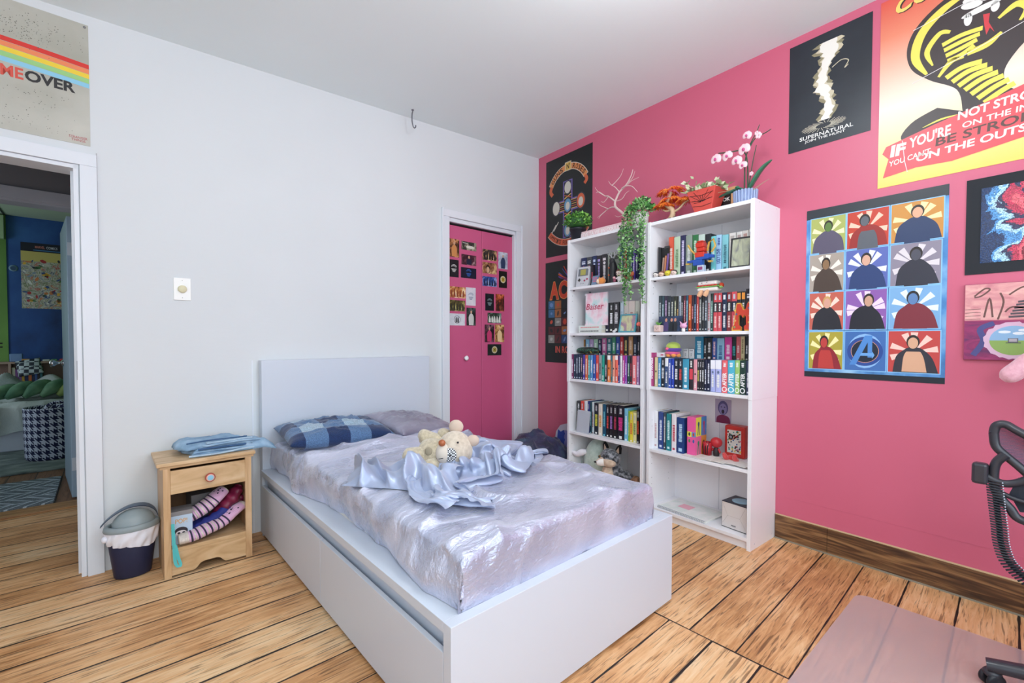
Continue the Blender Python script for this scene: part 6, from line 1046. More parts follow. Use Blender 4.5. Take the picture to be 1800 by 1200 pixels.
mb = MB(); mb.box(-.0, w, -.0004, .001, h+.0, h+.1, M('0c1428', .5)); text(mb, 'MARVEL', .115, .195, h+.04, h+.07, PY, M('c87c70', .5), .02); text(mb, 'COMICS', .207, .3, h+.04, h+.07, PY, M('b8b8c0', .5), .02); line(mb, [(.1, h+.018), (.34, h+.018)], .01, PY, M('3c78a8', .5)); mb.build('title_strip', t)
mb = MB(); mb.lathe([(0, 0), (.036, 0), (.036, .004), (0, .004)], M('7c9cb0', .5), 24, TR(rx=90)); mb.lathe([(0, .0042), (.024, .0042)], M('2c4c6c', .5), 24, TR(rx=90)); tag(mb.build('round_sticker', loc=WB(-3.715, YF-.001, 1.925), rz=A), 'small round blue grey sticker on the dark wall beyond the door', 'sticker')
# ================================================================ BOOKCASES
CASE = noisy('white_melamine', [(.3, 'ecebef'), (.7, 'f0eff3')], (2, 2, 2), 2, .42)
HOLE = M('6c6c70', .8)
def bookcase(name_, label, ya, yb, H, depth=.309):
    """ya the side nearer the corner, yb the other; open front looks to -x"""
    t = thing('bookcase', label, 'bookcase', (0, ya, 0)); W_ = ya-yb; T = .02; d = depth
    for y0 in (0, -W_+T):
        mb = MB(); mb.box(-d, -.001, y0-T, y0, 0, .803, CASE); mb.box(-d-.004, -.0005, y0-T-(.001 if y0 else 0), y0+(0 if y0 else .001), .803, H, CASE); mb.build('side_panel', t, bevel=.001)
    mb = MB(); mb.box(-d, -.004, -T, -W_+T, H-.022, H-.002, CASE); mb.build('top_panel', t, bevel=.001)
    for z in (1.511, 1.169, .826, .43, .064):
        mb = MB(); mb.box(-d+.002, -.012, -T, -W_+T, z-.018, z, CASE); mb.build('shelf', t, bevel=.001)
    mb = MB(); mb.box(-d+.02, -d+.03, -T, -W_+T, 0, .046, CASE); mb.build('plinth', t)
    mb = MB(); mb.box(-.012, -.006, -T, -W_+T, .04, H-.01, CASE); mb.box(-.0135, -.012, -W_/2-.002, -W_/2+.002, .05, H-.03, M('d4d4da', .6)); mb.build('back_panel', t)
    mb = MB()
    for z in [1.511-.06-.04*k for k in range(2)]+[1.169-.06, 1.169-.1, 1.169+.08, 1.169+.12, .826+.16, .826+.2, .43-.06, .43-.1, .43+.14, .43+.18, .2, .24]:
        for xx in (-d+.03, -.09):
            mb.lathe([(0, 0), (.0025, 0)], HOLE, 8, TR(xx, -T-.0004, z, rx=90)); mb.lathe([(0, 0), (.0025, 0)], HOLE, 8, TR(xx, -W_+T+.0004, z, rx=-90))
    for z in (1.511, 1.169):
        for xx in (-d+.04, -.09): mb.box(xx-.006, xx+.006, -T-.012, -T, z-.024, z-.0185, M('55555a', .4, .6))
    for z in (.03, H-.012):
        for xx in (-.26, -.05): mb.lathe([(0, 0), (.005, 0), (.004, .0012), (0, .0012)], M('dcdce4', .4), 10, TR(xx, -W_-.0005, z, rx=90))
    mb.build('peg_holes', t); return t
caseA = bookcase('bookcase', 'white bookcase nearer the corner with a trailing plant on its top', -.6827, -1.362, 1.868)
caseB = bookcase('bookcase', 'white bookcase with the pink orchid and the orange bonsai on its top', -1.3904, -2.0386, 1.858)
# raised platforms behind the front row of books
for ya, yb, lab in ((-.71, -1.335, 'white riser box behind the front books, bookcase nearer the corner'), (-1.42, -2.01, 'white riser box behind the front books, bookcase with the orchid')):
    mb = MB(); mb.box(-.158, -.016, ya, yb, .8265, 1.0, CASE); tag(mb.build('riser_box'), lab, 'riser')
ROW_L1=(-0.22,1.513,[
(-0.734, -0.7915, 0.222, '1c2350', 'c8cde0', 't', 'navy'),
(-0.7924, -0.8427, 0.221, '3c4048', 'e0e0e0', 't', 'charcoal'),
(-0.847, -0.8889, 0.222, '1b2c58', 'c9d6ee', 'c', 'dark blue'),
(-0.8898, -0.9338, 0.218, '24242c', 'a99ad8', 'c', 'black'),
(-0.9358, -0.9898, 0.221, '2e2b30', 'd9d2d6', 'c', 'black-brown'),
(-0.993, -1.0989, 0.222, '8d978c', '2b2b2b', 'n', 'grey-green'),
(-1.1028, -1.1293, 0.241, '2c5a96', 'e8e0dc', 'l', 'blue'),
(-1.1312, -1.1574, 0.241, 'b23a2a', 'f0dcd0', 'l', 'red'),
(-1.1592, -1.1868, 0.234, '2c6a58', 'd0e8dc', 'l', 'green'),
(-1.1879, -1.2061, 0.228, '233a70', 'd0d4e8', 'l', 'navy'),
(-1.2069, -1.2285, 0.225, '5a3aa0', 'e4dcf4', 'l', 'purple'),
(-1.2292, -1.2534, 0.214, '1c2350', 'c8c8e0', 'l', 'navy'),
])
ROW_L2=(-0.22,1.17,[
(-0.9386, -0.9707, 0.211, '24242e', 'e6e6ea', 'm', 'speckled black'),
(-0.9715, -1.0087, 0.212, '23233c', 'e6e6ea', 'm', 'speckled navy'),
(-1.0099, -1.0468, 0.213, '262626', 'e6e6ea', 'm', 'speckled black'),
(-1.0476, -1.0962, 0.214, '34343a', 'd8d8dc', 'm', 'speckled grey-black'),
(-1.1058, -1.1361, 0.215, 'b9cbd6', '93aab8', 'l', 'pale blue'),
(-1.138, -1.1752, 0.214, 'cfc6bd', 'a89c90', 'l', 'cream'),
(-1.176, -1.228, 0.213, 'd6c8c0', 'b87c74', 'l', 'pale pink'),
(-1.2298, -1.2671, 0.211, 'c9ccbf', '8e9488', 'l', 'pale sage'),
])
ROW_L3B=(-0.15,1.0,[
(-0.6758, -0.7155, 0.121, 'a8743c', 'e4d0b0', 'l', 'brown'),
(-0.721, -0.7584, 0.122, '8cc0dc', 'f2f6f8', 'l', 'light blue'),
(-0.7607, -0.8005, 0.123, 'b9a0cc', 'efe6f4', 'l', 'lilac'),
(-0.8028, -0.844, 0.124, 'a8cdb0', 'f2f6f0', 'l', 'pale green'),
(-0.8455, -0.8808, 0.126, '1d2a4c', 'b8cce6', 'm', 'navy'),
(-0.8823, -0.9278, 0.132, 'c0669c', 'f6e0ee', 'm', 'pink'),
(-0.9306, -0.9765, 0.134, '2c6c78', 'cfe4e8', 'm', 'teal'),
(-0.9786, -1.0118, 0.139, '3f9470', 'e2f2ea', 'l', 'green'),
(-1.0146, -1.0486, 0.141, '2a4fa0', 'dfe6f6', 'l', 'blue'),
(-1.0506, -1.082, 0.142, 'c0322e', 'f6dcd8', 'l', 'red'),
(-1.084, -1.1221, 0.143, '22282e', 'd8c878', 'l', 'black'),
(-1.1247, -1.162, 0.143, 'c99a68', 'efdcc4', 'l', 'tan'),
(-1.1652, -1.1968, 0.143, '1d3048', 'c9d8e6', 'l', 'dark navy'),
(-1.1999, -1.2199, 0.143, '2c3038', 'd0d4d8', 'l', 'charcoal'),
])
ROW_L3=(-0.285,0.823,[
(-0.7018, -0.7241, 0.187, '7c2c5c', 'e8d8e8', 'l', 'plum'),
(-0.7256, -0.7476, 0.187, '1f2c48', 'd0dcea', 'l', 'navy'),
(-0.7492, -0.7717, 0.188, '243450', 'd0dcea', 'l', 'navy'),
(-0.7732, -0.7955, 0.188, '22304c', 'd0dcea', 'l', 'navy'),
(-0.797, -0.8168, 0.188, '26304c', 'e0b0b0', 'l', 'navy'),
(-0.8183, -0.8393, 0.185, '4c3ca0', 'f0f0f8', 'l', 'violet'),
(-0.8408, -0.8668, 0.186, 'd86a44', 'f8e6da', 'l', 'orange'),
(-0.869, -0.8888, 0.185, '3c9ca4', 'e0f2f2', 'l', 'teal'),
(-0.891, -0.9157, 0.186, '5c98d0', 'eef4fa', 'l', 'sky blue'),
(-0.9171, -0.9429, 0.187, '2c50a8', 'eef0fa', 'l', 'blue'),
(-0.9451, -0.9698, 0.187, 'd84c48', 'fae6e4', 'l', 'red'),
(-0.9712, -0.997, 0.188, '9aa0a4', '3c4044', 'l', 'grey'),
(-0.9977, -1.0232, 0.188, '2a9a8a', '16443c', 'b', 'teal'),
(-1.0252, -1.049, 0.189, '26242c', 'd8d4dc', 'l', 'black'),
(-1.0504, -1.0772, 0.188, 'e8803c', 'fdfdfd', 'b', 'orange'),
(-1.0785, -1.0918, 0.189, '2c7080', 'e09050', 'l', 'deep teal'),
(-1.0938, -1.1155, 0.188, 'f0a48c', '46302c', 'b', 'salmon'),
(-1.1181, -1.1408, 0.189, 'f06c5c', 'fdf4f2', 'b', 'coral'),
(-1.1427, -1.1575, 0.189, '4c3c80', 'e8e4f4', 'l', 'indigo'),
(-1.1588, -1.1779, 0.189, 'f0eef2', 'c0b8c8', 'l', 'white'),
(-1.1798, -1.198, 0.19, 'c43c9c', 'f8e4f2', 'l', 'magenta'),
(-1.1999, -1.2167, 0.19, '8c50b4', 'f0e4f8', 'l', 'purple'),
(-1.2204, -1.2402, 0.19, '1f4c44', 'cfe0d8', 'l', 'dark green'),
(-1.2414, -1.2585, 0.19, '3a2430', 'd04858', 'l', 'dark maroon'),
(-1.2597, -1.2916, 0.19, 'ee7c84', 'fae8ea', 'l', 'salmon pink'),
(-1.2933, -1.3159, 0.19, 'a47cac', 'f0e6f2', 'l', 'mauve'),
])
ROW_L4=(-0.245,0.42,[
(-0.7218, -0.7597, 0.236, '26262a', 'f0f0f0', 'm', 'black'),
(-0.7615, -0.7962, 0.238, 'd8443c', 'f8e8e4', 'm', 'red'),
(-0.7988, -0.8303, 0.242, 'dcdce0', 'c0a030', 'm', 'white'),
(-0.8329, -0.8514, 0.243, '1c2c78', 'c84040', 'm', 'royal blue'),
(-0.8531, -0.8722, 0.242, '1d4450', '9cd0d8', 'l', 'petrol'),
(-0.8739, -0.8945, 0.242, 'c8d4d8', '8c3c3c', 'l', 'pale grey'),
(-0.897, -0.9352, 0.239, '1c2430', 'd8d84c', 'm', 'black'),
(-0.936, -0.9735, 0.235, 'e2d8c8', 'd89848', 'm', 'cream'),
(-0.9751, -1.0065, 0.238, '16506c', '74c8d8', 'l', 'ocean blue'),
(-1.0088, -1.0359, 0.24, '18181e', 'd84c4c', 'm', 'black'),
(-1.0374, -1.0701, 0.242, '1a1820', 'a878c8', 'm', 'black'),
(-1.0724, -1.1052, 0.243, '18181e', 'c83c5c', 'm', 'black'),
(-1.1075, -1.1651, 0.246, '141422', 'e03c8c', 'm', 'black'),
(-1.1673, -1.1979, 0.231, '78c0dc', 'f0f6fa', 'l', 'light blue'),
(-1.1993, -1.2099, 0.216, '8cc03c', 'f4f4c0', 'l', 'lime'),
(-1.2113, -1.2385, 0.213, 'e8d440', 'e06c40', 'm', 'yellow'),
(-1.2399, -1.2674, 0.211, 'e8e0a0', '5c9050', 'm', 'pale yellow'),
(-1.2687, -1.2911, 0.242, '1c1418', 'e04c28', 'm', 'black'),
])
ROW_R1=(-0.22,1.51,[
(-1.4806, -1.5169, 0.252, 'd8583c', 'f6e4dc', 'l', 'orange'),
(-1.5178, -1.561, 0.246, 'bcd0b4', '6c8c64', 'l', 'pale green'),
(-1.5618, -1.5965, 0.248, '262450', 'd8d0ee', 'l', 'dark indigo'),
(-1.5978, -1.64, 0.242, '8c9a90', 'e8ece8', 'l', 'grey-green'),
(-1.6413, -1.6782, 0.237, '2c7040', 'd4ecd8', 'l', 'green'),
(-1.6794, -1.7197, 0.232, 'c4d6cc', '7c9488', 'l', 'mint'),
(-1.7217, -1.7561, 0.228, '20242c', 'dfe0e4', 'l', 'black'),
(-1.7573, -1.786, 0.209, '74ccd0', 'eaf8f8', 'l', 'aqua'),
(-1.7871, -1.8199, 0.211, 'a4cfee', '3c5c9c', 'T:UGLY LOVE', 'light blue'),
(-1.8222, -1.8592, 0.205, '82c8d4', '3c7080', 'l', 'aqua'),
(-1.8629, -1.9001, 0.208, 'dedad6', 'b0a8a4', 'p', 'white'),
(-1.9038, -1.9343, 0.207, 'e0dcd8', 'b09c98', 'p', 'white'),
(-1.935, -1.9684, 0.208, 'dedad4', 'c09c94', 'p', 'white'),
(-1.9702, -1.9946, 0.213, 'd0ccc8', '68605c', 'p', 'off-white'),
])
ROW_R2=(-0.22,1.169,[
(-1.4129, -1.4342, 0.232, '2c3840', 'c8d0d4', 'l', 'slate'),
(-1.4352, -1.4535, 0.23, '2c4450', 'b8ccd4', 'l', 'slate blue'),
(-1.4544, -1.4772, 0.228, '30283c', 'c0a0c8', 'l', 'dark purple'),
(-1.4781, -1.4988, 0.224, '28303a', 'c4c8cc', 'l', 'charcoal'),
(-1.4997, -1.5206, 0.223, '2c3034', 'ccd0c8', 'l', 'charcoal'),
(-1.5215, -1.5412, 0.222, '303428', 'd0d0b0', 'l', 'dark olive'),
(-1.5421, -1.5534, 0.221, '2c2824', 'e0b070', 'l', 'dark brown'),
(-1.5543, -1.5701, 0.221, 'b4bcc8', '60687c', 'l', 'pale grey'),
(-1.571, -1.5848, 0.221, '25272e', 'd0d0d8', 'l', 'black'),
(-1.5857, -1.6025, 0.221, '5c2030', 'e4a0a8', 'l', 'dark red'),
(-1.6034, -1.6178, 0.221, '20506c', 'b0dce8', 'l', 'blue'),
(-1.6187, -1.6395, 0.221, 'b8481c', 'f4c890', 'l', 'rust orange'),
(-1.6404, -1.6545, 0.221, '3c2430', 'e49098', 'l', 'dark maroon'),
(-1.6554, -1.6707, 0.22, '1c2c48', 'a8c4e4', 'l', 'navy'),
(-1.6715, -1.6863, 0.22, 'c0403c', 'f8d8d4', 'l', 'red'),
(-1.6871, -1.705, 0.22, '3c4044', 'd8dcd8', 'l', 'dark grey'),
(-1.7059, -1.7215, 0.22, '2a2c30', 'd0d4d8', 'l', 'black'),
(-1.7223, -1.7399, 0.22, '2c3440', 'c8d0dc', 'l', 'dark slate'),
(-1.7407, -1.7581, 0.219, 'b8b4b8', 'a02c38', 'l', 'grey'),
(-1.7589, -1.7749, 0.22, '24403c', 'b8dcd0', 'l', 'dark teal'),
(-1.7765, -1.8006, 0.221, 'd8505a', '20242a', 'k', 'coral red'),
(-1.8017, -1.8254, 0.22, 'd8505a', '20242a', 'k', 'coral red'),
(-1.8274, -1.8538, 0.22, '1c2c4c', 'e8ecf0', 'w', 'navy'),
(-1.8545, -1.8812, 0.22, '882c34', '24242c', 'k', 'wine red'),
(-1.882, -1.9104, 0.22, 'd8505a', '1c2440', 'k', 'coral red'),
(-1.9112, -1.9341, 0.218, '282a30', 'f0a040', 'o', 'black'),
(-1.9355, -1.9574, 0.218, '282a30', 'f0a040', 'o', 'black'),
(-1.9588, -1.9904, 0.23, '24242c', 'd0d0d8', 't', 'black'),
])
ROW_R3B=(-0.15,1.0,[
(-1.5155, -1.5408, 0.062, 'b8ccd8', '7c9cb0', 'l', 'pale blue'),
(-1.5422, -1.5811, 0.063, 'e8eaec', 'b0b4b8', 'p', 'white'),
(-1.582, -1.6192, 0.063, 'ecedf0', 'b4b8bc', 'p', 'white'),
(-1.6236, -1.6796, 0.14, '1c80a8', 'd4f0f8', 'l', 'ocean blue'),
(-1.6808, -1.6998, 0.132, '1c1c20', 'e8e8e8', 'l', 'black'),
(-1.7006, -1.7325, 0.132, '1a1a1e', 'e0e0e0', 'l', 'black'),
(-1.7338, -1.7623, 0.131, '2850a0', 'e8c0c8', 'l', 'blue'),
(-1.7635, -1.8073, 0.13, '94c4e0', '3c70a0', 'l', 'pale blue'),
(-1.8093, -1.8515, 0.136, 'd83c9c', 'f8e0f0', 'l', 'magenta'),
(-1.8535, -1.8747, 0.138, '182428', '40c0c4', 'T:LE COEUR', 'black'),
(-1.8766, -1.901, 0.139, 'd8646c', 'f4d0d0', 'l', 'coral'),
(-1.9017, -1.9239, 0.14, 'e4d4a4', '8c7c50', 'l', 'cream'),
(-1.9257, -1.9457, 0.141, '1c1c20', 'e0e0e0', 'l', 'black'),
(-1.9464, -1.9637, 0.141, 'b8b8c0', '70707c', 'l', 'grey'),
])
ROW_R3=(-0.29,0.827,[
(-1.3956, -1.4279, 0.212, 'a83c74', 'f0dce8', 'T:INSEPARABLE', 'raspberry'),
(-1.4337, -1.4563, 0.183, 'd8c498', '403830', 'b', 'cream'),
(-1.4577, -1.4805, 0.182, '4c8cbc', 'e4f0f8', 'l', 'sky blue'),
(-1.4814, -1.5062, 0.181, '20242c', 'd8dce0', 'm', 'black'),
(-1.5071, -1.5297, 0.18, 'eef0f4', '2c4c7c', 'h', 'white'),
(-1.5311, -1.5516, 0.179, '2c4cb0', 'e8ecfa', 'l', 'blue'),
(-1.5525, -1.571, 0.179, '2040b0', 'e8ecfa', 'l', 'blue'),
(-1.5719, -1.5994, 0.18, '1c2434', 'e0e4ea', 'm', 'dark navy'),
(-1.6007, -1.626, 0.179, '1c2838', 'd84c48', 'm', 'dark navy'),
(-1.6269, -1.668, 0.179, '3c94b4', 'f0fafa', 'l', 'sea blue'),
(-1.6689, -1.6961, 0.179, '282028', 'd84454', 'q', 'black'),
(-1.697, -1.7193, 0.179, 'e49ca8', '403038', 'b', 'pink'),
(-1.7201, -1.7344, 0.179, '22242a', 'd0c85c', 'm', 'black'),
(-1.7352, -1.7474, 0.179, '22222a', 'e8e8ea', 'm', 'black'),
(-1.7482, -1.7627, 0.179, '20222c', 'e0e0e4', 'm', 'black'),
(-1.7635, -1.7786, 0.179, '141c3c', 'e0e4f0', 'l', 'midnight blue'),
(-1.7794, -1.7994, 0.178, '141c3c', 'e0e4f0', 'l', 'midnight blue'),
(-1.8006, -1.8277, 0.179, 'a8b0e4', 'f2f2fa', 'h', 'lilac'),
(-1.8285, -1.8635, 0.18, 'b0b4e6', 'f2f2fa', 'h', 'lilac'),
(-1.865, -1.8973, 0.18, 'e8646c', 'fdf4f4', 'T:AFTER', 'coral'),
(-1.898, -1.9373, 0.181, '50b4d0', 'f4fcfc', 'T:AFTER', 'turquoise'),
(-1.938, -1.9636, 0.182, 'a0cc74', 'fafdf4', 'T:AFTER', 'lime green'),
(-1.9643, -1.9954, 0.182, '1c3c34', 'f4f4f4', 'T:AFTER', 'dark green'),
(-1.9968, -2.0187, 0.182, '3c4460', 'e8e8f0', 'l', 'slate blue'),
])
ROW_R4=(-0.26,0.43,[
(-1.4103, -1.4414, 0.239, 'e8e8ec', 'c09ca0', 'l', 'white'),
(-1.4442, -1.4801, 0.235, '2c4484', 'd8e0f0', 'l', 'blue'),
(-1.482, -1.4992, 0.237, '34424c', 'dcdcdc', 'l', 'dark grey'),
(-1.501, -1.535, 0.23, '1c8088', 'd4ecec', 'l', 'teal'),
(-1.5385, -1.5709, 0.235, 'e8e0e4', 'c03048', 'l', 'white'),
(-1.5735, -1.6247, 0.217, '1c3c78', 'b8d8f0', 'l', 'dark blue'),
])

PAGES = noisy('page_edges', [(.3, 'cfc8b8'), (.7, 'e2dccf')], (200, 200, 3), 2, .9)
def book(y0, y1, h, col, mk, st, word, xs, zb, label, group, depth=.13):
    y0, y1 = -abs(y0), -abs(y1); wd = abs(y1-y0)-.0008; c = M(col, .42); t = thing('book', label, 'book', (xs, y0-.0004, zb), R(-90), group)
    mb = MB(); mb.box(0, wd, 0, .0025, 0, h, c); mb.box(0, .0018, 0, depth, 0, h, c); mb.box(wd-.0018, wd, 0, depth, 0, h, c)
    # rounded spine
    mb.prism([(0, 0), (wd*.2, -.0015), (wd*.5, -.0022), (wd*.8, -.0015), (wd, 0)], 0, h, c, 'z'); mb.build('cover', t)
    mb = MB(); mb.box(.0018, wd-.0018, .0025, depth-.003, .002, h-.003, PAGES); mb.build('pages', t)
    m = M(mk, .5); mb = MB(); y = -.0026; rnd = random.Random(int(y0*1e4)); a_, b_ = wd*.27, wd*.73
    def dashes(x0, x1, z0, z1, mm, n=None, yy=y):
        z = z0
        while z < z1:
            l_ = rnd.uniform(.004, .009); q = rnd.uniform(0, .15)*(x1-x0); rect(mb, x0+q, x1-q*rnd.random(), z, min(z1, z+l_), yy, mm); z += l_+rnd.uniform(.0015, .003)
    if st.startswith('T:'):
        text(mb, st[2:], wd*.15, wd*.85, h*.22, h*(.62 if st != 'T:INSEPARABLE' else .85), y, m, .04, up=True)
        if st == 'T:AFTER': flat(mb, ell(wd*.5, h*.11, wd*.46, h*.08, 20), y, m); flat(mb, ell(wd*.5, h*.11, wd*.28, h*.055, 16), y-.0003, c); dashes(a_, b_, h*.8, h*.93, m)
        elif st == 'T:UGLY LOVE': dashes(a_, b_, h*.72, h*.93, m)
    elif st == 'l': dashes(a_, b_, h*rnd.uniform(.2, .35), h*rnd.uniform(.62, .9), m); rect(mb, a_, b_, h*.05, h*.05+wd*.4, y, m)
    elif st == 'm': dashes(wd*.2, wd*.8, h*.3, h*.66, m); dashes(wd*.3, wd*.7, h*.76, h*.92, M('c8c8cc', .5)); rect(mb, wd*.3, wd*.7, h*.06, h*.06+wd*.35, y, PAPERW)
    elif st == 't': rect(mb, wd*.2, wd*.8, h*.78, h*.83, y, m); rect(mb, wd*.2, wd*.8, h*.85, h*.88, y, m); flat(mb, ell(wd/2, h*.68, wd*.12, wd*.2, 10), y, M('a05068', .5))
    elif st == 'c': dashes(wd*.3, wd*.7, h*.14, h*.66, m); rect(mb, wd*.25, wd*.75, h*.8, h*.88, y, m); flat(mb, ell(wd/2, h*.72, wd*.22, wd*.2, 9), y, m)
    elif st == 'n': dashes(wd*.1, wd*.9, h*.78, h*.94, m)
    elif st == 'b': rect(mb, 0, wd, h*.84, h, y+.0003, m) if mk != '16443c' and mk != '403830' and mk != '46302c' and mk != '403038' else None; flat(mb, ell(wd/2, h*.52, wd*.22, wd*.3, 10), y-.0002, M('2a2a2c', .5)); dashes(a_, b_, h*.08, h*.24, PAPERW)
    elif st == 'h': rect(mb, 0, wd, 0 if mk == '2c4c7c' else h*.72, h*.72 if mk == '2c4c7c' else h, y+.0003, m); dashes(a_, b_, h*.15, h*.55, PAPERW); flat(mb, ell(wd/2, h*.62, wd*.2, wd*.25, 9), y-.0002, M('5c6c8c', .5))
    elif st == 'k': rect(mb, 0, wd, h*.5, h*.76, y+.0003, m); dashes(a_, b_, h*.53, h*.72, PAPERW); dashes(a_, b_, h*.1, h*.4, M('f0d0cc', .5)); rect(mb, wd*.3, wd*.7, h*.82, h*.94, y, M('c8ccd8', .5))
    elif st == 'w': dashes(wd*.25, wd*.75, h*.1, h*.4, m); dashes(a_, b_, h*.5, h*.7, m); rect(mb, wd*.25, wd*.75, h*.82, h*.94, y, m)
    elif st == 'o': rect(mb, wd*.1, wd*.9, h*.8, h*.97, y, m); dashes(a_, b_, h*.5, h*.72, PAPERW)
    elif st == 'q': rect(mb, wd*.1, wd*.9, h*.34, h*.68, y, m); dashes(a_, b_, h*.74, h*.95, PAPERW)
    elif st == 'p': rect(mb, wd*.2, wd*.8, h*.8, h*.92, y, m); dashes(wd*.4, wd*.6, h*.3, h*.6, m)
    if mb.v: mb.build('spine_print', t)
    return t
def fill_row(ROW, place, group, depth=.13):
    xs, zb, L_ = ROW
    for i, (y0, y1, h, col, mk, st, word) in enumerate(L_):
        book(y0, y1, h, col, mk, st, word, xs, zb+.0006, '%s %s, %s from the closet end, %s' % (word, 'book', ORD[i], place), group, depth)
fill_row(ROW_L1, 'top shelf of the ivy bookcase', 'books on the top shelf of the ivy bookcase')
fill_row(ROW_L2, 'standing row on ivy bookcase second shelf', 'books on the second shelf of the ivy bookcase')
fill_row(ROW_L3B, 'upper back row on ivy bookcase third shelf', 'raised back row on the third shelf of the ivy bookcase', depth=.115)
fill_row(ROW_L3, 'front row on ivy bookcase third shelf', 'front row on the third shelf of the ivy bookcase', depth=.12)
fill_row(ROW_L4, 'fourth shelf of the ivy bookcase', 'books on the fourth shelf of the ivy bookcase', depth=.16)
fill_row(ROW_R1, 'top shelf of the orchid bookcase', 'books on the top shelf of the orchid bookcase')
fill_row(ROW_R2, 'second shelf of the orchid bookcase', 'books on the second shelf of the orchid bookcase')
fill_row(ROW_R3B, 'upper back row on orchid bookcase third shelf', 'raised back row on the third shelf of the orchid bookcase', depth=.115)
fill_row(ROW_R3, 'front row on orchid bookcase third shelf', 'front row on the third shelf of the orchid bookcase', depth=.12)
fill_row(ROW_R4, 'fourth shelf of the orchid bookcase', 'books on the fourth shelf of the orchid bookcase', depth=.15)

# ---- things standing on the shelves (local frame of each: x to the right facing the case, -y to the viewer)
def at(name, label, cat, x, y, z, turn=0, group=None): return thing(name, label, cat, (x, y, z), R(-90+turn), group)
Z1, Z2, Z3, Z4, Z5 = 1.512, 1.170, .827, .431, .065
GREYP = M('c4c4ca', .4)
t = at('handheld_game_console', 'grey handheld game console toy leaning at the closet end of the ivy bookcase top shelf', 'toy console', -.275, -.805, Z1, 6)
LEAN = TR(rx=-9)
mb = MB(); P = [(-.058, 0), (.046, 0), (.058, .018), (.058, .142), (.054, .147), (-.054, .147), (-.058, .142)]; mb.prism(P, -.012, .012, GREYP, T=LEAN); mb.build('body', t, bevel=.003)
mb = MB(); mb.prism([(-.044, .078), (.044, .078), (.044, .125), (.036, .132), (-.044, .132)], -.0135, -.012, M('6c7078', .4), T=LEAN); mb.prism([(-.024, .084), (.024, .084), (.024, .126), (-.024, .126)], -.0145, -.0134, M('a8a050', .3), T=LEAN); mb.build('screen', t)
mb = MB(); rect(mb, -.042, -.016, .044, .053, -.0145, BLACK, LEAN); rect(mb, -.0335, -.0245, .036, .061, -.0145, BLACK, LEAN); mb.build('cross_button', t)
for c_ in ((.018, .042), (.04, .052)):
    mb = MB(); mb.lathe([(0, 0), (.007, 0), (.007, .003), (0, .004)], M('b0385c', .4), 16, LEAN @ TR(c_[0], -.012, c_[1], rx=90)); mb.build('button', t)
mb = MB(); line(mb, [(-.018, .018), (-.006, .023)], .004, -.0128, M('6c7078', .4), LEAN); line(mb, [(.002, .018), (.014, .023)], .004, -.0128, M('6c7078', .4), LEAN); mb.build('start_buttons', t)
book(-.884, -.908, .15, '1c1420', 'c83c58', 'l', 'black', -.275, Z1, 'small black book with a red title beside the handheld game console', 'small books in front on the ivy bookcase', .02)
t = at('pocket_game', 'small slate blue pocket game with pink keys on the ivy bookcase', 'toy console', -.295, -.935, Z1, 4)
mb = MB(); mb.prism([(-.026, 0), (.026, 0), (.03, .066), (-.022, .066)], -.006, .006, M('6c84a0', .4), T=TR(rx=-14)); mb.build('body', t, bevel=.002)
mb = MB(); [rect(mb, -.014+.0*k+x, -.006+x, .02+.013*k, .027+.013*k, -.0066, M('d85c7c', .5), TR(rx=-14)) for k in range(3) for x in (0, .012, .024)]; mb.build('keys', t)
def plush_head(t, c, r, m, ears=None, em=None, earr=.3):
    mb = MB(); mb.ball(c, r, m, 18); mb.build('head', t)
    for s_ in (-1, 1):
        mb = MB(); mb.ball((c[0]+s_*r[0]*.62, c[1], c[2]+r[2]*.85), (r[0]*earr, r[1]*.25, r[2]*earr*1.2), em or m, 10); mb.build('ear', t)
t = at('plush_dog', 'small orange and cream plush dog on the ivy bookcase top shelf', 'plush toy', -.29, -.995, Z1)
ORF = M('e08c44', .95, sheen=.5)
mb = MB(); mb.ball((0, 0, .022), (.033, .026, .024), ORF, 18); mb.ball((-.014, -.012, .02), (.018, .018, .018), M('f0dcc4', .95, sheen=.5), 14); mb.build('body', t)
for s_ in (-.018, .014):
    mb = MB(); mb.lathe([(.007, 0), (0, .014)], ORF, 8, TR(s_, 0, .041)); mb.build('ear', t)
mb = MB(); mb.ball((-.022, -.027, .024), .0024, BLACK, 8); mb.build('eye', t)
t = at('figurine', 'dark robed figurine under a pale antler shaped crest on the ivy bookcase', 'figurine', -.265, -1.075, Z1)
mb = MB(); loft(mb, [(0, 0, .002), (0, 0, .05), (0, 0, .1), (0, 0, .14), (0, 0, .165)], [.034, .026, .03, .022, .008], M('18181c', .5)); mb.build('robe', t)
mb = MB(); mb.ball((0, -.008, .152), (.02, .018, .022), M('2c2c30', .6), 14); mb.build('head', t)
mb = MB(); [mb.ball((-.012, -.028, z), (.007, .005, .005), M('c8542c', .4), 8) for z in (.055, .105)]; mb.build('clasps', t)
CREST = M('a8a8ac', .5); 
for s_ in (-1, 1):
    mb = MB(); mb.tube(bez([(0, 0, .16), (s_*.018, 0, .185), (s_*.03, 0, .2), (s_*.045, 0, .205)], 4), [.005]*12+[.002], CREST, 6) if False else mb.tube([(0, 0, .16), (s_*.016, 0, .19), (s_*.03, 0, .2), (s_*.048, 0, .206)], [.005, .005, .004, .002], CREST, 6)
    mb.tube([(s_*.014, 0, .186), (s_*.012, 0, .22)], [.004, .0015], CREST, 6); mb.tube([(s_*.03, 0, .2), (s_*.034, 0, .226)], [.003, .001], CREST, 6); mb.tube([(s_*.03, 0, .2), (s_*.042, 0, .185)], [.003, .001], CREST, 6); mb.build('crest_branch', t)
t = at('figurine', 'big headed white figurine with brown hair beside the dark robed figurine', 'figurine', -.29, -1.157, Z1)
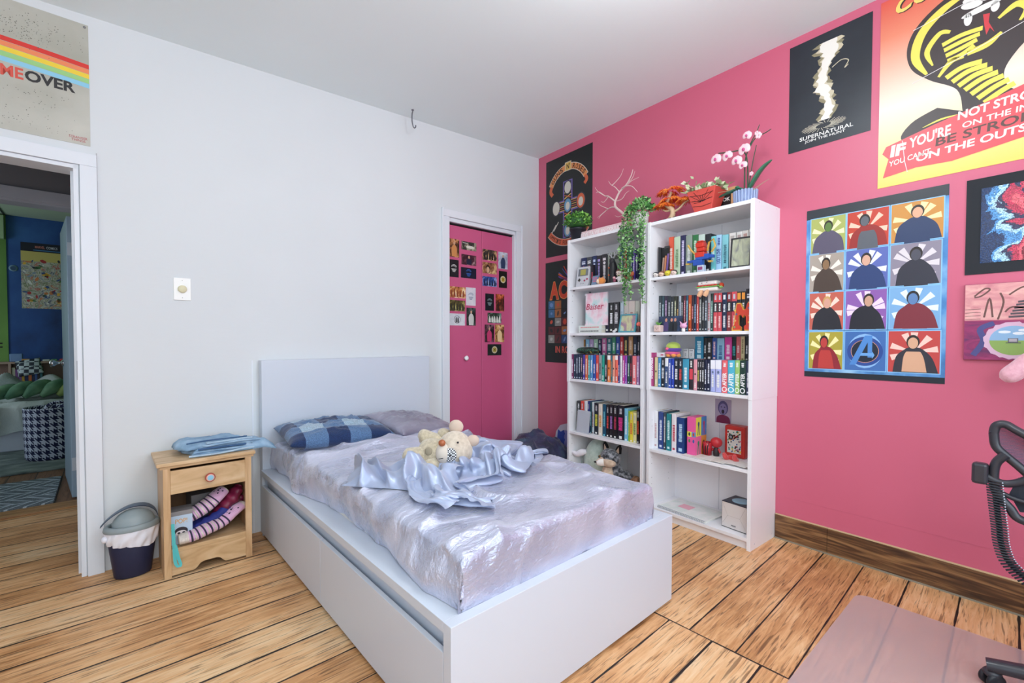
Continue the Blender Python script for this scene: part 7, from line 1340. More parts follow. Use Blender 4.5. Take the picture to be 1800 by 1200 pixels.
WF = M('e8e4e2', .5); mb = MB(); loft(mb, [(0, 0, 0), (0, 0, .02), (0, 0, .04)], [.014, .018, .012], WF); mb.build('body', t)
mb = MB(); mb.ball((0, 0, .06), (.029, .026, .025), M('e4d4c8', .5), 18); hd = mb.build('head', t); mb = MB(); mb.ball((0, .004, .068), (.031, .028, .022), M('6c4438', .6), 18); mb.build('hair', hd)
mb = MB(); mb.ball((-.01, -.026, .056), .003, BLACK, 8); mb.ball((.01, -.026, .056), .003, BLACK, 8); mb.build('eyes', hd)
for s_ in (-1, 1): mb = MB(); mb.tube([(s_*.014, 0, .034), (s_*.028, -.006, .022)], [.006, .005], WF, 8); mb.build('arm', t)
t = at('figurine', 'tiny pink and dark figurine between the two larger figurines', 'figurine', -.295, -1.115, Z1); mb = MB(); mb.ball((0, 0, .014), (.013, .011, .014), M('8c4458', .5), 12); mb.build('body', t); mb = MB(); mb.ball((0, -.004, .03), (.011, .01, .01), M('d8a0a8', .5), 12); mb.build('head', t)
for i, (yy, c1, c2, lb) in enumerate(((-1.205, '2c2428', 'a04838', 'dark haired tiny figurine behind the trailing ivy'), (-1.245, 'd06c3c', '7c3020', 'orange tiny figurine behind the trailing ivy'))):
    t = at('figurine', lb, 'figurine', -.28, yy, Z1); mb = MB(); loft(mb, [(0, 0, 0), (0, 0, .018), (0, 0, .034)], [.01, .013, .008], M(c2, .5)); mb.build('body', t); mb = MB(); mb.ball((0, 0, .046), (.017, .016, .017), M(c1, .5), 14); mb.build('head', t)
# second shelf, ivy bookcase
t = at('greeting_card', 'pink and mint card with the handwritten word Baiser standing on the ivy bookcase', 'card', -.245, -.905, Z2+.055, 4)
mb = MB(); mb.box(-.1, .1, 0, .012, 0, .235, noisy('pink_mint_print', [(.35, 'b8dcdc'), (.48, 'ecdde4'), (.6, 'e8b8c8')], (12, 12, 9), 4, .4)); mb.build('board', t)
mb = MB(); rect(mb, -.1, -.094, .01, .22, -.0003, M('5c6c74', .5)); text(mb, 'Baiser', -.088, .07, .115, .16, -.0012, M('b83c5c', .5), .01, .25); text(mb, 'volé', -.05, .04, .05, .08, -.0012, M('e09cb0', .5), 0, .25) if False else None; mb.build('lettering', t)
for k, (c, m2, lb) in enumerate((('d4d8d4', '3c4044', 'pale grey book lying flat, lower of two under the pink card'), ('d8e0dc', 'd87c7c', 'pale mint book lying flat, upper of two under the pink card'))):
    t = at('book', lb, 'book', -.265, -.865, Z2+.0276*k, 0, 'books lying flat under the pink card'); mb = MB(); mb.box(-.11, .112, 0, .2, 0, .003, M(c, .5)); mb.box(-.11, .112, 0, .2, .0245, .0272, M(c, .5)); mb.box(-.11, .112, -.001, .003, 0, .0272, M(c, .5)); mb.build('cover', t)
    mb = MB(); mb.box(-.108, .11, .003, .196, .003, .0245, PAGES); mb.build('pages', t); mb = MB(); rnd = random.Random(k); x = -.09
    while x < .08: l_ = rnd.uniform(.004, .01); rect(mb, x, x+l_, .009, .018, -.0014, M(m2, .5)); x += l_+.003
    mb.build('spine_print', t)
def frame(label, x, y, z, w_, h_, col, pic, turn=0, lean=10, bw=.009):
    t = at('framed_photo', label, 'photo frame', x, y, z, turn); T = TR(rx=-lean); m = M(col, .35)
    mb = MB(); mb.box(-w_/2, w_/2, -.006, .006, 0, bw, m, T); mb.box(-w_/2, w_/2, -.006, .006, h_-bw, h_, m, T); mb.box(-w_/2, -w_/2+bw, -.006, .006, bw, h_-bw, m, T); mb.box(w_/2-bw, w_/2, -.006, .006, bw, h_-bw, m, T); mb.box(-w_/2+.002, w_/2-.002, .006, .009, .002, h_-.002, BLACK, T)
    _a, _b = T @ Vector((-.02, .009, h_*.7)), T @ Vector((.02, .009, h_*.7)); mb.add([tuple(_a), tuple(_b), (.015, .05+h_*.1, .002), (-.015, .05+h_*.1, .002)], [(0, 1, 2, 3)], BLACK); mb.build('frame', t, bevel=.001)
    mb = MB(); rect(mb, -w_/2+bw, w_/2-bw, bw, h_-bw, -.001, pic, T); mb.build('picture', t)
    mb = MB(); mb.box(-w_/2+bw, w_/2-bw, -.0038, -.0028, bw, h_-bw, GLASSF, T); mb.build('glass', t)
    return t
GLASSF = M('ffffff', .06, alpha=.12, name='picture_glass')
SMEAR = noisy('blurred_bright_photo', [(.3, '3c3c68'), (.42, '8c4068'), (.5, 'c0bc6c'), (.62, '9cc0b4'), (.75, '6ca0a8')], (14, 14, 9), 2, .3, dist=1); SMEAR2 = noisy('blurred_olive_photo', [(.3, '3c4034'), (.5, '8c9460'), (.65, 'b0b48c'), (.8, 'a8bcc0')], (30, 30, 13), 3, .3, dist=1)
frame('small teal framed photo leaning on the ivy bookcase second shelf', -.285, -1.212, Z2, .135, .125, '4c98a8', SMEAR, 0, 12)
t = at('figurine', 'red headed small figurine beside the teal framed photo', 'figurine', -.275, -1.30, Z2); mb = MB(); loft(mb, [(0, 0, 0), (0, 0, .02), (0, 0, .04)], [.012, .014, .009], M('4c3030', .5)); mb.build('body', t); mb = MB(); mb.ball((0, 0, .052), (.016, .015, .016), M('e06c60', .5), 14); mb.build('head', t)
t = at('figurine', 'tiny white animal figurine in front of the teal framed photo', 'figurine', -.297, -1.115, Z2); mb = MB(); mb.ball((0, 0, .008), (.013, .008, .008), M('e8e8ea', .5), 12); mb.build('body', t); mb = MB(); mb.ball((.01, -.004, .014), .006, M('e8e8ea', .5), 10); mb.build('head', t)
# third shelf, ivy bookcase: patterned pouch and a pen on the front books
t = at('pencil_pouch', 'black and green patterned pouch lying on the front row of books', 'pouch', -.225, -.815, 1.0145)
mb = MB(); loft(mb, [(-.1, 0, .024), (-.08, 0, .025), (0, 0, .027), (.08, 0, .025), (.102, 0, .02)], [.016, .027, .03, .026, .01], noisy('green_black_print', [(.42, '1c2420'), (.5, '2c6c54'), (.56, '1c2420'), (.66, 'b0a84c')], (30, 30, 30), 2, .5, interp='CONSTANT'), None, 18, .8); mb.build('fabric', t)
mb = MB(); mb.tube([(-.08, 0, .05), (.08, 0, .052)], .002, GREYP, 6); mb.build('zip', t)
mb = MB(); mb.tube([(-.05, 0, .004), (.05, .004, .004), (.066, .004, .004)], [.003, .003, .001], M('2c3040', .4), 8); tag(mb.build('pen', loc=(-.262, -1.06, 1.0152), rz=R(-90)), 'dark pen lying on the front row of books of the ivy bookcase', 'pen')
# fourth shelf: clear folder
t = at('clear_folder', 'clear plastic folder with a blue smeared sheet leaning on the ivy bookcase books', 'folder', -.285, -.815, Z4)
mb = MB(); mb.box(-.062, .062, 0, .002, 0, .165, M('d8dce4', .2, alpha=.55, name='frosted_plastic'), TR(rx=-6)); mb.build('sleeve', t)
mb = MB(); mb.box(-.056, .056, .0026, .0034, .004, .158, noisy('blue_smeared_print', [(.35, 'd0ccd4'), (.5, '8ca4cc'), (.62, 'c8b4bc'), (.75, '5c84b8')], (12, 12, 7), 2, .5, dist=1), TR(rx=-6)); mb.build('sheet', t)
# bottom of the ivy bookcase: mint plush and wolf plush
t = at('plush_animal', 'mint green round plush with a white pointed horn behind the wolf plush', 'plush toy', -.17, -.86, Z5)
MINT = noisy('mint_plush', [(.3, 'b8cfc4'), (.7, 'cfe0d6')], (50, 50, 50), 3, .95, .5, (150, 150, 150), sheen=.6, bdist=.003)
mb = MB(); mb.ball((0, .02, .15), (.125, .1, .155), MINT, 26, f=lambda p: 1+.04*math.sin(3*p.x+2*p.z)); mb.build('body', t)
mb = MB(); loft(mb, [(-.06, -.05, .215), (-.09, -.07, .205), (-.12, -.09, .19), (-.15, -.1, .2), (-.165, -.1, .21)], [.015, .026, .02, .012, .003], M('ece8f0', .8)); mb.build('horn', t)
mb = MB(); mb.tube(bez([(-.1, -.055, .02), (-.115, -.05, .1), (-.09, -.05, .2)], 5), .0025, M('7c8c84', .9), 6); mb.build('seam', t)
t = at('plush_wolf', 'grey and cream plush wolf sitting at the bottom of the ivy bookcase', 'plush toy', -.225, -1.055, Z5)
WG = noisy('wolf_grey_plush', [(.38, '24262c'), (.5, '5c6068'), (.64, 'a0a2a8')], (45, 45, 45), 4, .95, .7, (160, 160, 160), sheen=.5, bdist=.004); WC = noisy('wolf_cream_plush', [(.3, 'c0a48c'), (.7, 'e0cab4')], (50, 50, 50), 3, .95, .5, (160, 160, 160), sheen=.5, bdist=.003); WW = M('efeae6', .95, sheen=.5)
mb = MB(); loft(mb, [(-.02, .03, .16), (0, .03, .11), (.03, .05, .07), (.08, .06, .045), (.12, .05, .03)], [.045, .062, .075, .07, .03], WG, None, 20); mb.build('torso', t)
mb = MB(); loft(mb, [(-.03, -.02, .15), (-.02, -.03, .09), (-.02, -.03, .04)], [.035, .05, .045], WC, None, 16); mb.build('chest', t)
for s_ in (-1, 1):
    mb = MB(); loft(mb, [(s_*.035-.01, -.03, .1), (s_*.04-.01, -.045, .05), (s_*.042-.01, -.07, .02)], [.02, .02, .022], WC, None, 12); mb.build('leg', t)
mb = MB(); loft(mb, [(.1, .03, .03), (.15, .01, .05), (.19, 0, .09), (.2, 0, .13)], [.02, .028, .036, .02], noisy('brown_tail_plush', [(.3, '5c4434'), (.7, '9c7458')], (40, 40, 40), 3, .95, .5), None, 16); mb.build('tail', t)
mb = MB(); mb.ball((-.01, -.02, .22), (.078, .062, .066), WG, 26); hd = mb.build('head', t)
mb = MB(); mb.ball((-.002, -.045, .2), (.062, .045, .04), WC, 20); mb.build('cheeks', hd)
mb = MB(); loft(mb, [(-.02, -.05, .2), (-.045, -.085, .193), (-.06, -.108, .188)], [.034, .028, .014], WW, None, 16); loft(mb, [(-.02, -.05, .212), (-.045, -.085, .203), (-.06, -.106, .196)], [.028, .02, .01], WC, None, 12); mb.build('muzzle', hd)
mb = MB(); mb.ball((-.064, -.116, .196), (.009, .007, .007), BLACK, 10); mb.build('nose', hd)
for s_ in (-1, 1):
    mb = MB(); mb.prism([(-.024, 0), (.024, 0), (.016, .042), (0, .062), (-.016, .042)], -.006, .01, M('18181c', .9), T=TR(-.01+s_*.052, -.0, .262, ry=s_*16)); mb.prism([(-.015, .003), (.015, .003), (0, .045)], -.008, -.005, WC, T=TR(-.01+s_*.052, -.0, .262, ry=s_*16)); mb.build('ear', hd, bevel=.004)
    mb = MB(); c_ = (-.028+s_*.032, -.074+(.006 if s_ > 0 else .0), .226); mb.ball(c_, (.0115, .006, .0115), M('7c5c2c', .3), 14); mb.ball((c_[0], c_[1]-.004, c_[2]), (.006, .004, .006), BLACK, 10); mb.build('eye', hd)
# ---- orchid bookcase, top shelf
for i, (yy, c1, c2, lb) in enumerate(((-1.438, '3c3c44', 'e4dcd8', 'tiny big-headed figurine with dark hair, nearest the ivy'), (-1.478, '7c4c38', 'e8c8b4', 'tiny big-headed figurine with brown hair, second from the ivy'), (-1.52, 'd8c838', 'd8c838', 'tiny yellow big-headed figurine, third from the ivy'), (-1.562, '4c3c3c', 'dcc4b8', 'tiny big-headed figurine with dark brown hair, fourth from the ivy'))):
    t = at('figurine', lb, 'figurine', -.292, yy, Z1, 0, 'tiny figurines in a row'); mb = MB(); mb.ball((0, 0, .016), (.019, .016, .0155), M(c2, .5), 16); hd = mb.build('head', t)
    mb = MB(); mb.ball((0, .003, .021), (.02, .017, .013), M(c1, .5), 16); mb.build('hair', hd); mb = MB(); [mb.ball((s_*.007, -.0155, .013), .0022, BLACK, 8) for s_ in (-1, 1)]; mb.build('eyes', hd)
t = at('display_case', 'small black cased display with coloured slips beside the row of tiny figurines', 'display case', -.235, -1.462, Z1, -8)
mb = MB(); mb.box(-.03, .03, .0, .012, 0, .19, BLACK); mb.box(-.034, -.03, -.02, .012, 0, .195, M('3c3c40', .4)); mb.box(.0, .034, -.004, .008, .182, .195, M('3c3c40', .4)); mb.build('case', t)
mb = MB(); [mb.box(-.024+.017*k, -.013+.017*k, -.004, 0, .02, .125+.012*k, M(c, .5), TR(ry=6)) for k, c in enumerate(('b09080', 'c8805c', '7c5c9c'))]; mb.build('slips', t)
t = at('brick_ornament', 'brick built red, blue and yellow abstract ornament in front of the top shelf books', 'ornament', -.275, -1.73, Z1)
RD, BL_, YL_ = M('c83424', .3), M('2450a8', .3), M('d0a448', .3)
mb = MB(); mb.box(-.02, .02, -.015, .015, .0, .04, M('b8c0d0', .3)); mb.box(-.014, .014, -.017, .017, .012, .03, M('8c3c6c', .3)); mb.build('base', t, bevel=.002)
mb = MB(); mb.box(-.045, .01, -.018, .018, .04, .075, BL_); mb.box(-.028, .052, -.02, .016, .07, .1, BL_); mb.box(-.03, .026, -.022, .018, .085, .115, RD); mb.box(.03, .075, -.014, .012, .075, .092, BL_); mb.box(-.085, -.04, -.012, .012, .06, .075, BL_); mb.build('middle_bricks', t, bevel=.003)
mb = MB(); mb.box(-.022, .026, -.022, .022, .118, .14, RD); mb.box(-.026, .022, -.024, .02, .14, .17, RD); mb.box(-.02, .018, -.02, .018, .17, .18, RD); mb.build('upper_bricks', t, bevel=.006)
for P in ([(-.035, .01, .1), (-.065, 0, .135), (-.085, 0, .168)], [(.03, .01, .12), (.045, 0, .165), (.07, 0, .18), (.082, 0, .14), (.06, 0, .108)]):
    mb = MB(); mb.tube(P, .006, YL_, 6); mb.build('rod', t)
mb = MB(); [mb.box(x, x+.02, -.02, .0, .05, .058, YL_) for x in (-.088, .05)]; mb.build('trim_bricks', t)
frame('black framed blurry photo leaning at the far end of the orchid bookcase top shelf', -.285, -1.955, Z1, .105, .165, '1c1c20', SMEAR2, 8, 8, .008)
# second shelf
t = at('photo_card_pack', 'dark group photo card standing before the thin dark books', 'card', -.275, -1.527, Z2+.0005, 2)
mb = MB(); mb.box(-.078, .078, -.004, .004, 0, .096, noisy('dusky_group_print', [(.35, '20283c'), (.55, '2c3c5c'), (.75, '3c6c9c')], (14, 14, 14), 3, .4), TR(rx=-6)); mb.build('card', t)
mb = MB(); [flat(mb, bez([(x-.016, .004), (x-.014, .05), (x, .066), (x+.014, .05), (x+.016, .004)], 4), -.0046, M(c, .5), TR(rx=-6)) for x, c in ((-.025, '4c3c6c'), (.012, '20242c'), (.036, '23262e'))]; [flat(mb, ell(x, .072, .008, .011, 12), -.0049, M('c88c74', .5), TR(rx=-6)) for x in (-.025, .012, .036)]; mb.build('motif', t)
t = at('cactus_pot', 'tiny smiling pink pot with a green succulent on the second shelf', 'plant pot', -.295, -1.463, Z2)
mb = MB(); mb.box(-.024, .024, -.02, .02, 0, .042, M('dcc0b8', .5)); mb.build('pot', t, bevel=.005)
mb = MB(); [mb.tube([(0, 0, .04), (.02*math.cos(k), .016*math.sin(k), .058+.004*(k % 2))], [.004, .001], M('6ca84c', .5), 6) for k in range(12)]; mb.build('succulent', t)
mb = MB(); [mb.ball((x, -.0205, .024), .002, BLACK, 8) for x in (-.008, .008)]; mb.ball((0, -.0205, .016), (.003, .001, .003), M('8c3c3c', .5), 8); mb.build('face', t)
t = at('figurine', 'small pink and white pointed hood figurine before the black books', 'figurine', -.295, -1.632, Z2)
mb = MB(); loft(mb, [(0, 0, 0), (0, 0, .012), (0, 0, .022)], [.009, .011, .007], PAPERW); mb.build('body', t); mb = MB(); mb.ball((0, 0, .034), (.022, .017, .016), M('e4a8cc', .5), 16); mb.build('hood', t)
for s_ in (-1, 1): mb = MB(); mb.tube([(s_*.012, 0, .044), (s_*.024, 0, .062)], [.007, .001], M('e4a8cc', .5), 8); mb.build('hood_tip', t)
t = at('letter_ornament', 'red wooden letter M with a yellow edge and painted flowers', 'letter', -.28, -1.972, Z2)
MP = [(-.056, 0), (-.056, .018), (-.046, .03), (-.034, .138), (-.03, .15), (-.012, .15), (.004, .115), (.012, .112), (.02, .118), (.03, .152), (.052, .152), (.052, .03), (.058, .02), (.058, 0), (.012, 0), (.012, .02), (.024, .03), (.022, .075), (.012, .086), (.002, .07), (-.008, .088), (-.022, .08), (-.022, .03), (-.008, .02), (-.008, 0)]
mb = MB(); mb.prism(MP, -.009, .009, M('e0b04c', .45)); mb.build('edge', t, bevel=.001)
cx, cz = 0, .08; mb = MB(); mb.prism([(cx+(x-cx)*.88, cz+(z-cz)*.93) for x, z in MP], -.0105, -.0088, M('c8402c', .45)); mb.build('face', t)
mb = MB(); [flat(mb, ell(x, z, .006, .006, 6), -.011, M(c, .5)) for x, z, c in ((-.038, .11, 'e8c850'), (-.03, .09, '4c5c7c'), (.036, .12, '5c6c9c'), (.04, .08, 'e8c8a0'), (-.04, .02, '7c9c5c'), (.036, .045, 'e8c850'), (.04, .015, '8c5c9c'), (-.036, .055, 'e0a060'))]; mb.build('flowers', t)
t = at('plush_sandwich', 'plush sandwich with dangling feet sitting on top of the second shelf books', 'plush toy', -.235, -1.758, Z2+.232)
BRD = M('efe8e4', .95, sheen=.5)
mb = MB(); mb.box(-.062, .062, -.03, .03, 0, .022, BRD); mb.build('bread', t, bevel=.009); mb = MB(); mb.box(-.06, .056, -.028, .03, .034, .058, BRD); mb.build('bread', t, bevel=.01)
mb = MB(); mb.box(-.066, .07, -.033, .03, .022, .028, M('7cb45c', .8)); [mb.ball((-.05+.02*k, -.03, .031), (.012, .006, .005), M('c8382c', .7), 8) for k in range(6)]; mb.ball((.072, 0, .03), (.012, .02, .014), M('c8482c', .7), 12); mb.ball((.074, -.012, .018), (.01, .014, .008), M('8cbc6c', .7), 10); mb.build('filling', t)
for x in (-.032, .004):
    mb = MB(); loft(mb, [(x+.006, -.034, .004), (x, -.042, -.012), (x-.008, -.046, -.03)], [.008, .014, .012], M('dcaa84', .95, sheen=.4)); mb.build('foot', t)
mb = MB(); mb.tube([(-.01, 0, .058), (-.022, 0, .082)], .0012, M('a05c4c', .6), 5); mb.ball((-.03, -.03, .048), .0025, BLACK, 8); mb.ball((.0, -.03, .05), .0025, BLACK, 8); mb.build('loop_and_eyes', t)
# third shelf
t = at('plush_octopus', 'small rainbow coloured round plush on the third shelf front books', 'plush toy', -.225, -1.522, 1.0125)
mb = MB(); mb.ball((0, 0, .066), (.045, .038, .03), M('b8cc5c', .9, sheen=.4), 20); mb.build('cap', t); mb = MB(); mb.ball((0, 0, .046), (.052, .042, .02), M('5c3c9c', .9, sheen=.4), 20); mb.ball((-.02, -.036, .052), (.012, .008, .01), M('e8688c', .9), 10); mb.build('middle', t)
mb = MB(); mb.ball((-.004, 0, .026), (.048, .04, .018), M('dc5c8c', .9, sheen=.4), 20); mb.build('pink_band', t); mb = MB(); [mb.ball((.036*math.cos(k*1.05), .028*math.sin(k*1.05), .012), (.016, .014, .012), M('e8944c', .9, sheen=.4), 10) for k in range(6)]; mb.build('frill', t)
t = at('book', 'white paperback lying flat at the closet end of the third shelf front books', 'book', -.26, -1.45, 1.0125); mb = MB(); mb.box(-.03, .03, 0, .09, 0, .027, M('e4e4e8', .5)); mb.build('cover', t); mb = MB(); rect(mb, .006, .026, .008, .02, -.0004, M('c87c8c', .5)); mb.build('spine_print', t)
# fourth shelf
t = at('patterned_box', 'pink, yellow and blue box printed with small leggy figures', 'box', -.255, -1.64, Z4, 0)
mb = MB(); cw_ = .058; mb.box(-.0, .055, 0, .12, 0, .228, M('e85c9c', .4)); mb.build('carton', t)
mb = MB()
for a_, b_, c_, d_, c in ((0, .055, .17, .228, 'e85c9c'), (.0, .028, .11, .14, 'e8dc50'), (.028, .055, .11, .14, '5c94c8')): rect(mb, a_, b_, c_, d_, -.0004, M(c, .4))
for a_, b_, c_, d_, c in ((0, .06, .115, .228, 'e8dc50'), (.06, .12, .115, .228, '4c88c8'), (0, .06, 0, .115, 'e86c9c'), (.06, .12, 0, .115, 'e89448')): rect(mb, a_, b_, c_, d_, 0, M(c, .4), TR(.0554, 0, 0, rz=90))
for (a_, b_, c) in ((.03, .17, '2c5c7c'), (.09, .17, 'c83c70'), (.03, .055, '3c8c6c'), (.09, .055, '6c3c2c')):
    T = TR(.0557, 0, 0, rz=90); line(mb, [(a_-.01, b_-.05), (a_-.003, b_+.01)], .006, 0, M(c, .5), T); line(mb, [(a_+.01, b_-.05), (a_+.003, b_+.01)], .006, 0, M(c, .5), T); flat(mb, ell(a_, b_+.018, .01, .014, 12), 0, M(c, .5), T)
for (a_, b_, c) in ((.014, .125, '3c3c3c'), (.041, .125, 'c83c3c'), (.014, .085, '4c8c4c'), (.041, .085, '3c5c9c')): flat(mb, ell(a_, b_, .006, .011, 10), -.0008, M(c, .5))
mb.build('print', t)
t = at('pencil_cup', 'short red glossy cup with black streaks beside the patterned box', 'cup', -.17, -1.722, Z4)
mb = MB(); mb.lathe([(0, 0), (.024, 0), (.027, .078), (.023, .078), (.02, .004), (0, .004)], M('b82c38', .25), 24); mb.build('cup', t)
for x in (-.014, .002, .015): mb = MB(); mb.tube([(x*.8, -.026, .008), (x, -.028, .05), (x*1.2, -.014, .088)], [.002, .003, .001], BLACK, 6); mb.build('streak', t)
t = at('figurine', 'big headed red vinyl figurine with a black belt on the fourth shelf', 'figurine', -.15, -1.766, Z4)
mb = MB(); loft(mb, [(0, 0, .0), (0, 0, .025), (0, 0, .05)], [.016, .018, .012], M('2c2428', .5)); mb.build('body', t); mb = MB(); mb.ball((0, 0, .08), (.034, .03, .031), M('c02c34', .35), 20); hd = mb.build('head', t)
for s_ in (-1, 1):
    mb = MB(); mb.tube([(s_*.014, 0, .042), (s_*.03, -.01, .024)], [.007, .005], M('c02c34', .4), 8); mb.build('arm', t); 
t = at('tin_box', 'red tin box with a sticker covered front on the fourth shelf', 'tin', -.105, -1.792, Z4, 0)
RT = M('c83028', .35); mb = MB(); mb.box(0, .118, 0, .07, 0, .185, RT); mb.build('tin', t, bevel=.008); mb = MB(); rnd = random.Random(6); rect(mb, .017, .098, .025, .16, -.0006, M('d8d4cc', .5))
for _ in range(70): flat(mb, ell(rnd.uniform(.02, .095), rnd.uniform(.03, .156), rnd.uniform(.003, .008), rnd.uniform(.003, .007), 6, tilt=rnd.uniform(0, 90)), -.0009, M(rnd.choice(['c83030', '2c2c34', '3c70a8', 'e8e4dc', '4c9c90', 'e0b850', 'd87c8c']), .5))
flat(mb, ell(.038, .118, .014, .014, 20), -.0013, M('24242a', .4)); flat(mb, ell(.038, .118, .008, .008, 16), -.0016, M('8c8c94', .4)); mb.build('stickers', t)
t = at('plush_foot_toy', 'small red plush toy lying before the red tin with two stubby feet up', 'plush toy', -.2, -1.88, Z4)
for x in (-.025, .03): mb = MB(); loft(mb, [(x, .0, .01), (x, -.02, .026), (x*1.1, -.03, .045)], [.014, .014, .009], M('d84848', .9, sheen=.4)); mb.build('leg', t)
mb = MB(); mb.ball((.0, .01, .016), (.036, .02, .016), M('c83838', .9, sheen=.4), 16); mb.build('body', t)
rnd = random.Random(9)
for i in range(5):
    yy = -1.70-.06*i; mb = MB(); mb.box(-.075, .075, -.05, .05, 0, .0014, M(['e8e4dc', 'dcd4cc', 'e4e0dc', 'd4ccc4', 'e0dcd8'][i], .7)); tag(mb.build('paper_sheet', loc=(-.25+.002*i, yy, Z4+.0008+.0016*i), rz=R(-90+rnd.uniform(-14, 14))), 'loose pale paper slip on the fourth shelf, in the heap before the figurine and tin', 'paper', 'loose paper slips on the fourth shelf')
t = at('wall_photo', 'pinned photo of a shouting child in violet tint on the bookcase back', 'photo', -.0145, -1.686, .606, 0)
mb = MB(); mb.box(0, .1, -.0004, .001, 0, .148, M('b4a8c0', .4)); mb.build('print', t); mb = MB(); flat(mb, bez([(.008, .001), (.012, .035), (.035, .05), (.065, .05), (.09, .035), (.096, .001)], 4), -.0008, M('7c2c50', .45)); flat(mb, ell(.05, .095, .032, .044), -.001, M('5c5484', .45)); flat(mb, ell(.05, .088, .024, .034), -.0013, M('8c84b4', .45)); flat(mb, ell(.05, .072, .009, .013), -.0016, M('2c2438', .45)); [flat(mb, ell(x, .1, .005, .003, 8), -.0016, M('2c2438', .45)) for x in (.04, .06)]; mb.build('portrait', t)
# bottom shelf
t = at('cube_box', 'white cube gift box with a dark lid showing a pale blue oval', 'box', -.245, -1.853, Z5, -4)
mb = MB(); mb.box(0, .14, 0, .14, 0, .142, M('dcd6d4', .45)); mb.box(-.0008, .0, -.0008, .1408, 0, .142, BLACK); mb.box(-.0008, .1408, -.0008, 0, .0, .003, BLACK); mb.build('carton', t)
mb = MB(); mb.box(-.001, .141, -.001, .141, .142, .146, M('2c3040', .4)); mb.lathe([(0, .1465), (.05, .1465)], M('8cb4cc', .2), 28, TR(.075, .07)); mb.build('lid', t)
mb = MB(); [line(mb, P, .0009, -.001, M('9c948f', .6)) for P in ([(.004, .138), (.034, .07), (.104, .07), (.136, .138)], [(.034, .07), (.004, .02)], [(.104, .07), (.136, .02)])]; text(mb, 'LUMIE', .055, .085, .016, .026, -.0012, M('4c4c50', .6), .02) if False else [rect(mb, .055+.007*k, .06+.007*k, .016, .024, -.0012, M('5c5c60', .6)) for k in range(4)]; mb.build('creases', t)
t = at('spiral_notebook', 'white spiral bound notebook with a pink square lying on the bottom shelf', 'notebook', -.17, -1.625, Z5, 0)
mb = MB(); mb.box(-.165, .165, -.115, .115, 0, .009, PAPERW, TR(rz=-3)); mb.build('pages', t, bevel=.001)
mb = MB(); rect(mb, -.1, -.01, .0, .0, 0, PAPERW) if False else mb.box(-.08, -.0, -.03, .04, .0092, .0096, M('e8a8b8', .6), TR(rz=-3)); mb.box(-.155, .155, -.1, .105, .009, .0092, noisy('pale_doodle_cover', [(.3, 'd4dcd8'), (.7, 'ece8e8')], (20, 20, 20), 3, .5), TR(rz=-3)); mb.build('cover', t)
mb = MB()
for k in range(30): mb.tube([(-.155+.0107*k+.003*math.cos(a_), -.117+.008*math.cos(a_), .005+.0075*math.sin(a_)) for a_ in [q*math.pi/4 for q in range(9)]], .0016, M('a8acb6', .3), 5, TR(rz=-3))
mb.build('spiral', t)

# ================================================================ ON TOP OF THE BOOKCASES
TA, TB = 1.8685, 1.8575
def leafcluster(mb, rnd, pts, size, mats, curl=.3):
    for p in pts:
        d = Vector((rnd.uniform(-1, 1), rnd.uniform(-1, 1), rnd.uniform(-.4, 1))).normalized(); u = d.cross(Vector((rnd.uniform(-1, 1), rnd.uniform(-1, 1), rnd.uniform(-1, 1)))).normalized()
        s_ = size*rnd.uniform(.7, 1.25); c_ = Vector(p); n_ = d.cross(u)*s_*curl
        V = [c_, c_+d*s_*.45+u*s_*.36+n_*.3, c_+d*s_*1.1+n_*.1, c_+d*s_*.45-u*s_*.36+n_*.3, c_+d*s_*.5]
        mb.add(V, [(0, 1, 4), (1, 2, 4), (2, 3, 4), (3, 0, 4)], rnd.choice(mats), None, True)
GR = [M(c, .5) for c in ('3c7c2c', '5ca03c', '8cc85c', '2c5c28')]; rnd = random.Random(3)
t = at('potted_plant', 'bushy small green plant in a round black pot beside the pale word plank', 'potted plant', -.245, -.722, TA)
mb = MB(); mb.lathe([(0, 0), (.046, 0), (.058, .075), (.063, .075), (.064, .09), (.056, .09), (.052, .078), (0, .078)], M('20222c', .4), 28); mb.build('pot', t)
mb = MB(); pts = []
for _ in range(750):
    a_, b_ = rnd.uniform(0, 6.28), math.acos(rnd.uniform(-.55, 1)); r_ = rnd.uniform(.75, 1.02); pts.append((.105*r_*math.sin(b_)*math.cos(a_), .095*r_*math.sin(b_)*math.sin(a_), .142+.068*r_*math.cos(b_)))
mb.ball((0, 0, .14), (.085, .08, .055), GR[3], 14); leafcluster(mb, rnd, pts, .019, GR); mb.build('foliage', t)
t = at('word_plank', 'pale pink plank with white raised words standing along the ivy bookcase top edge', 'sign', -.25, -.748, TA)
mb = MB(); mb.box(0, .44, -.009, .009, 0, .052, M('e6c8cc', .6)); mb.build('plank', t, bevel=.001)
mb = MB(); text(mb, 'REVE TA VIE EN COULEUR', .02, .42, .012, .04, -.0102, M('f4ecec', .5), .02); mb.build('lettering', t)
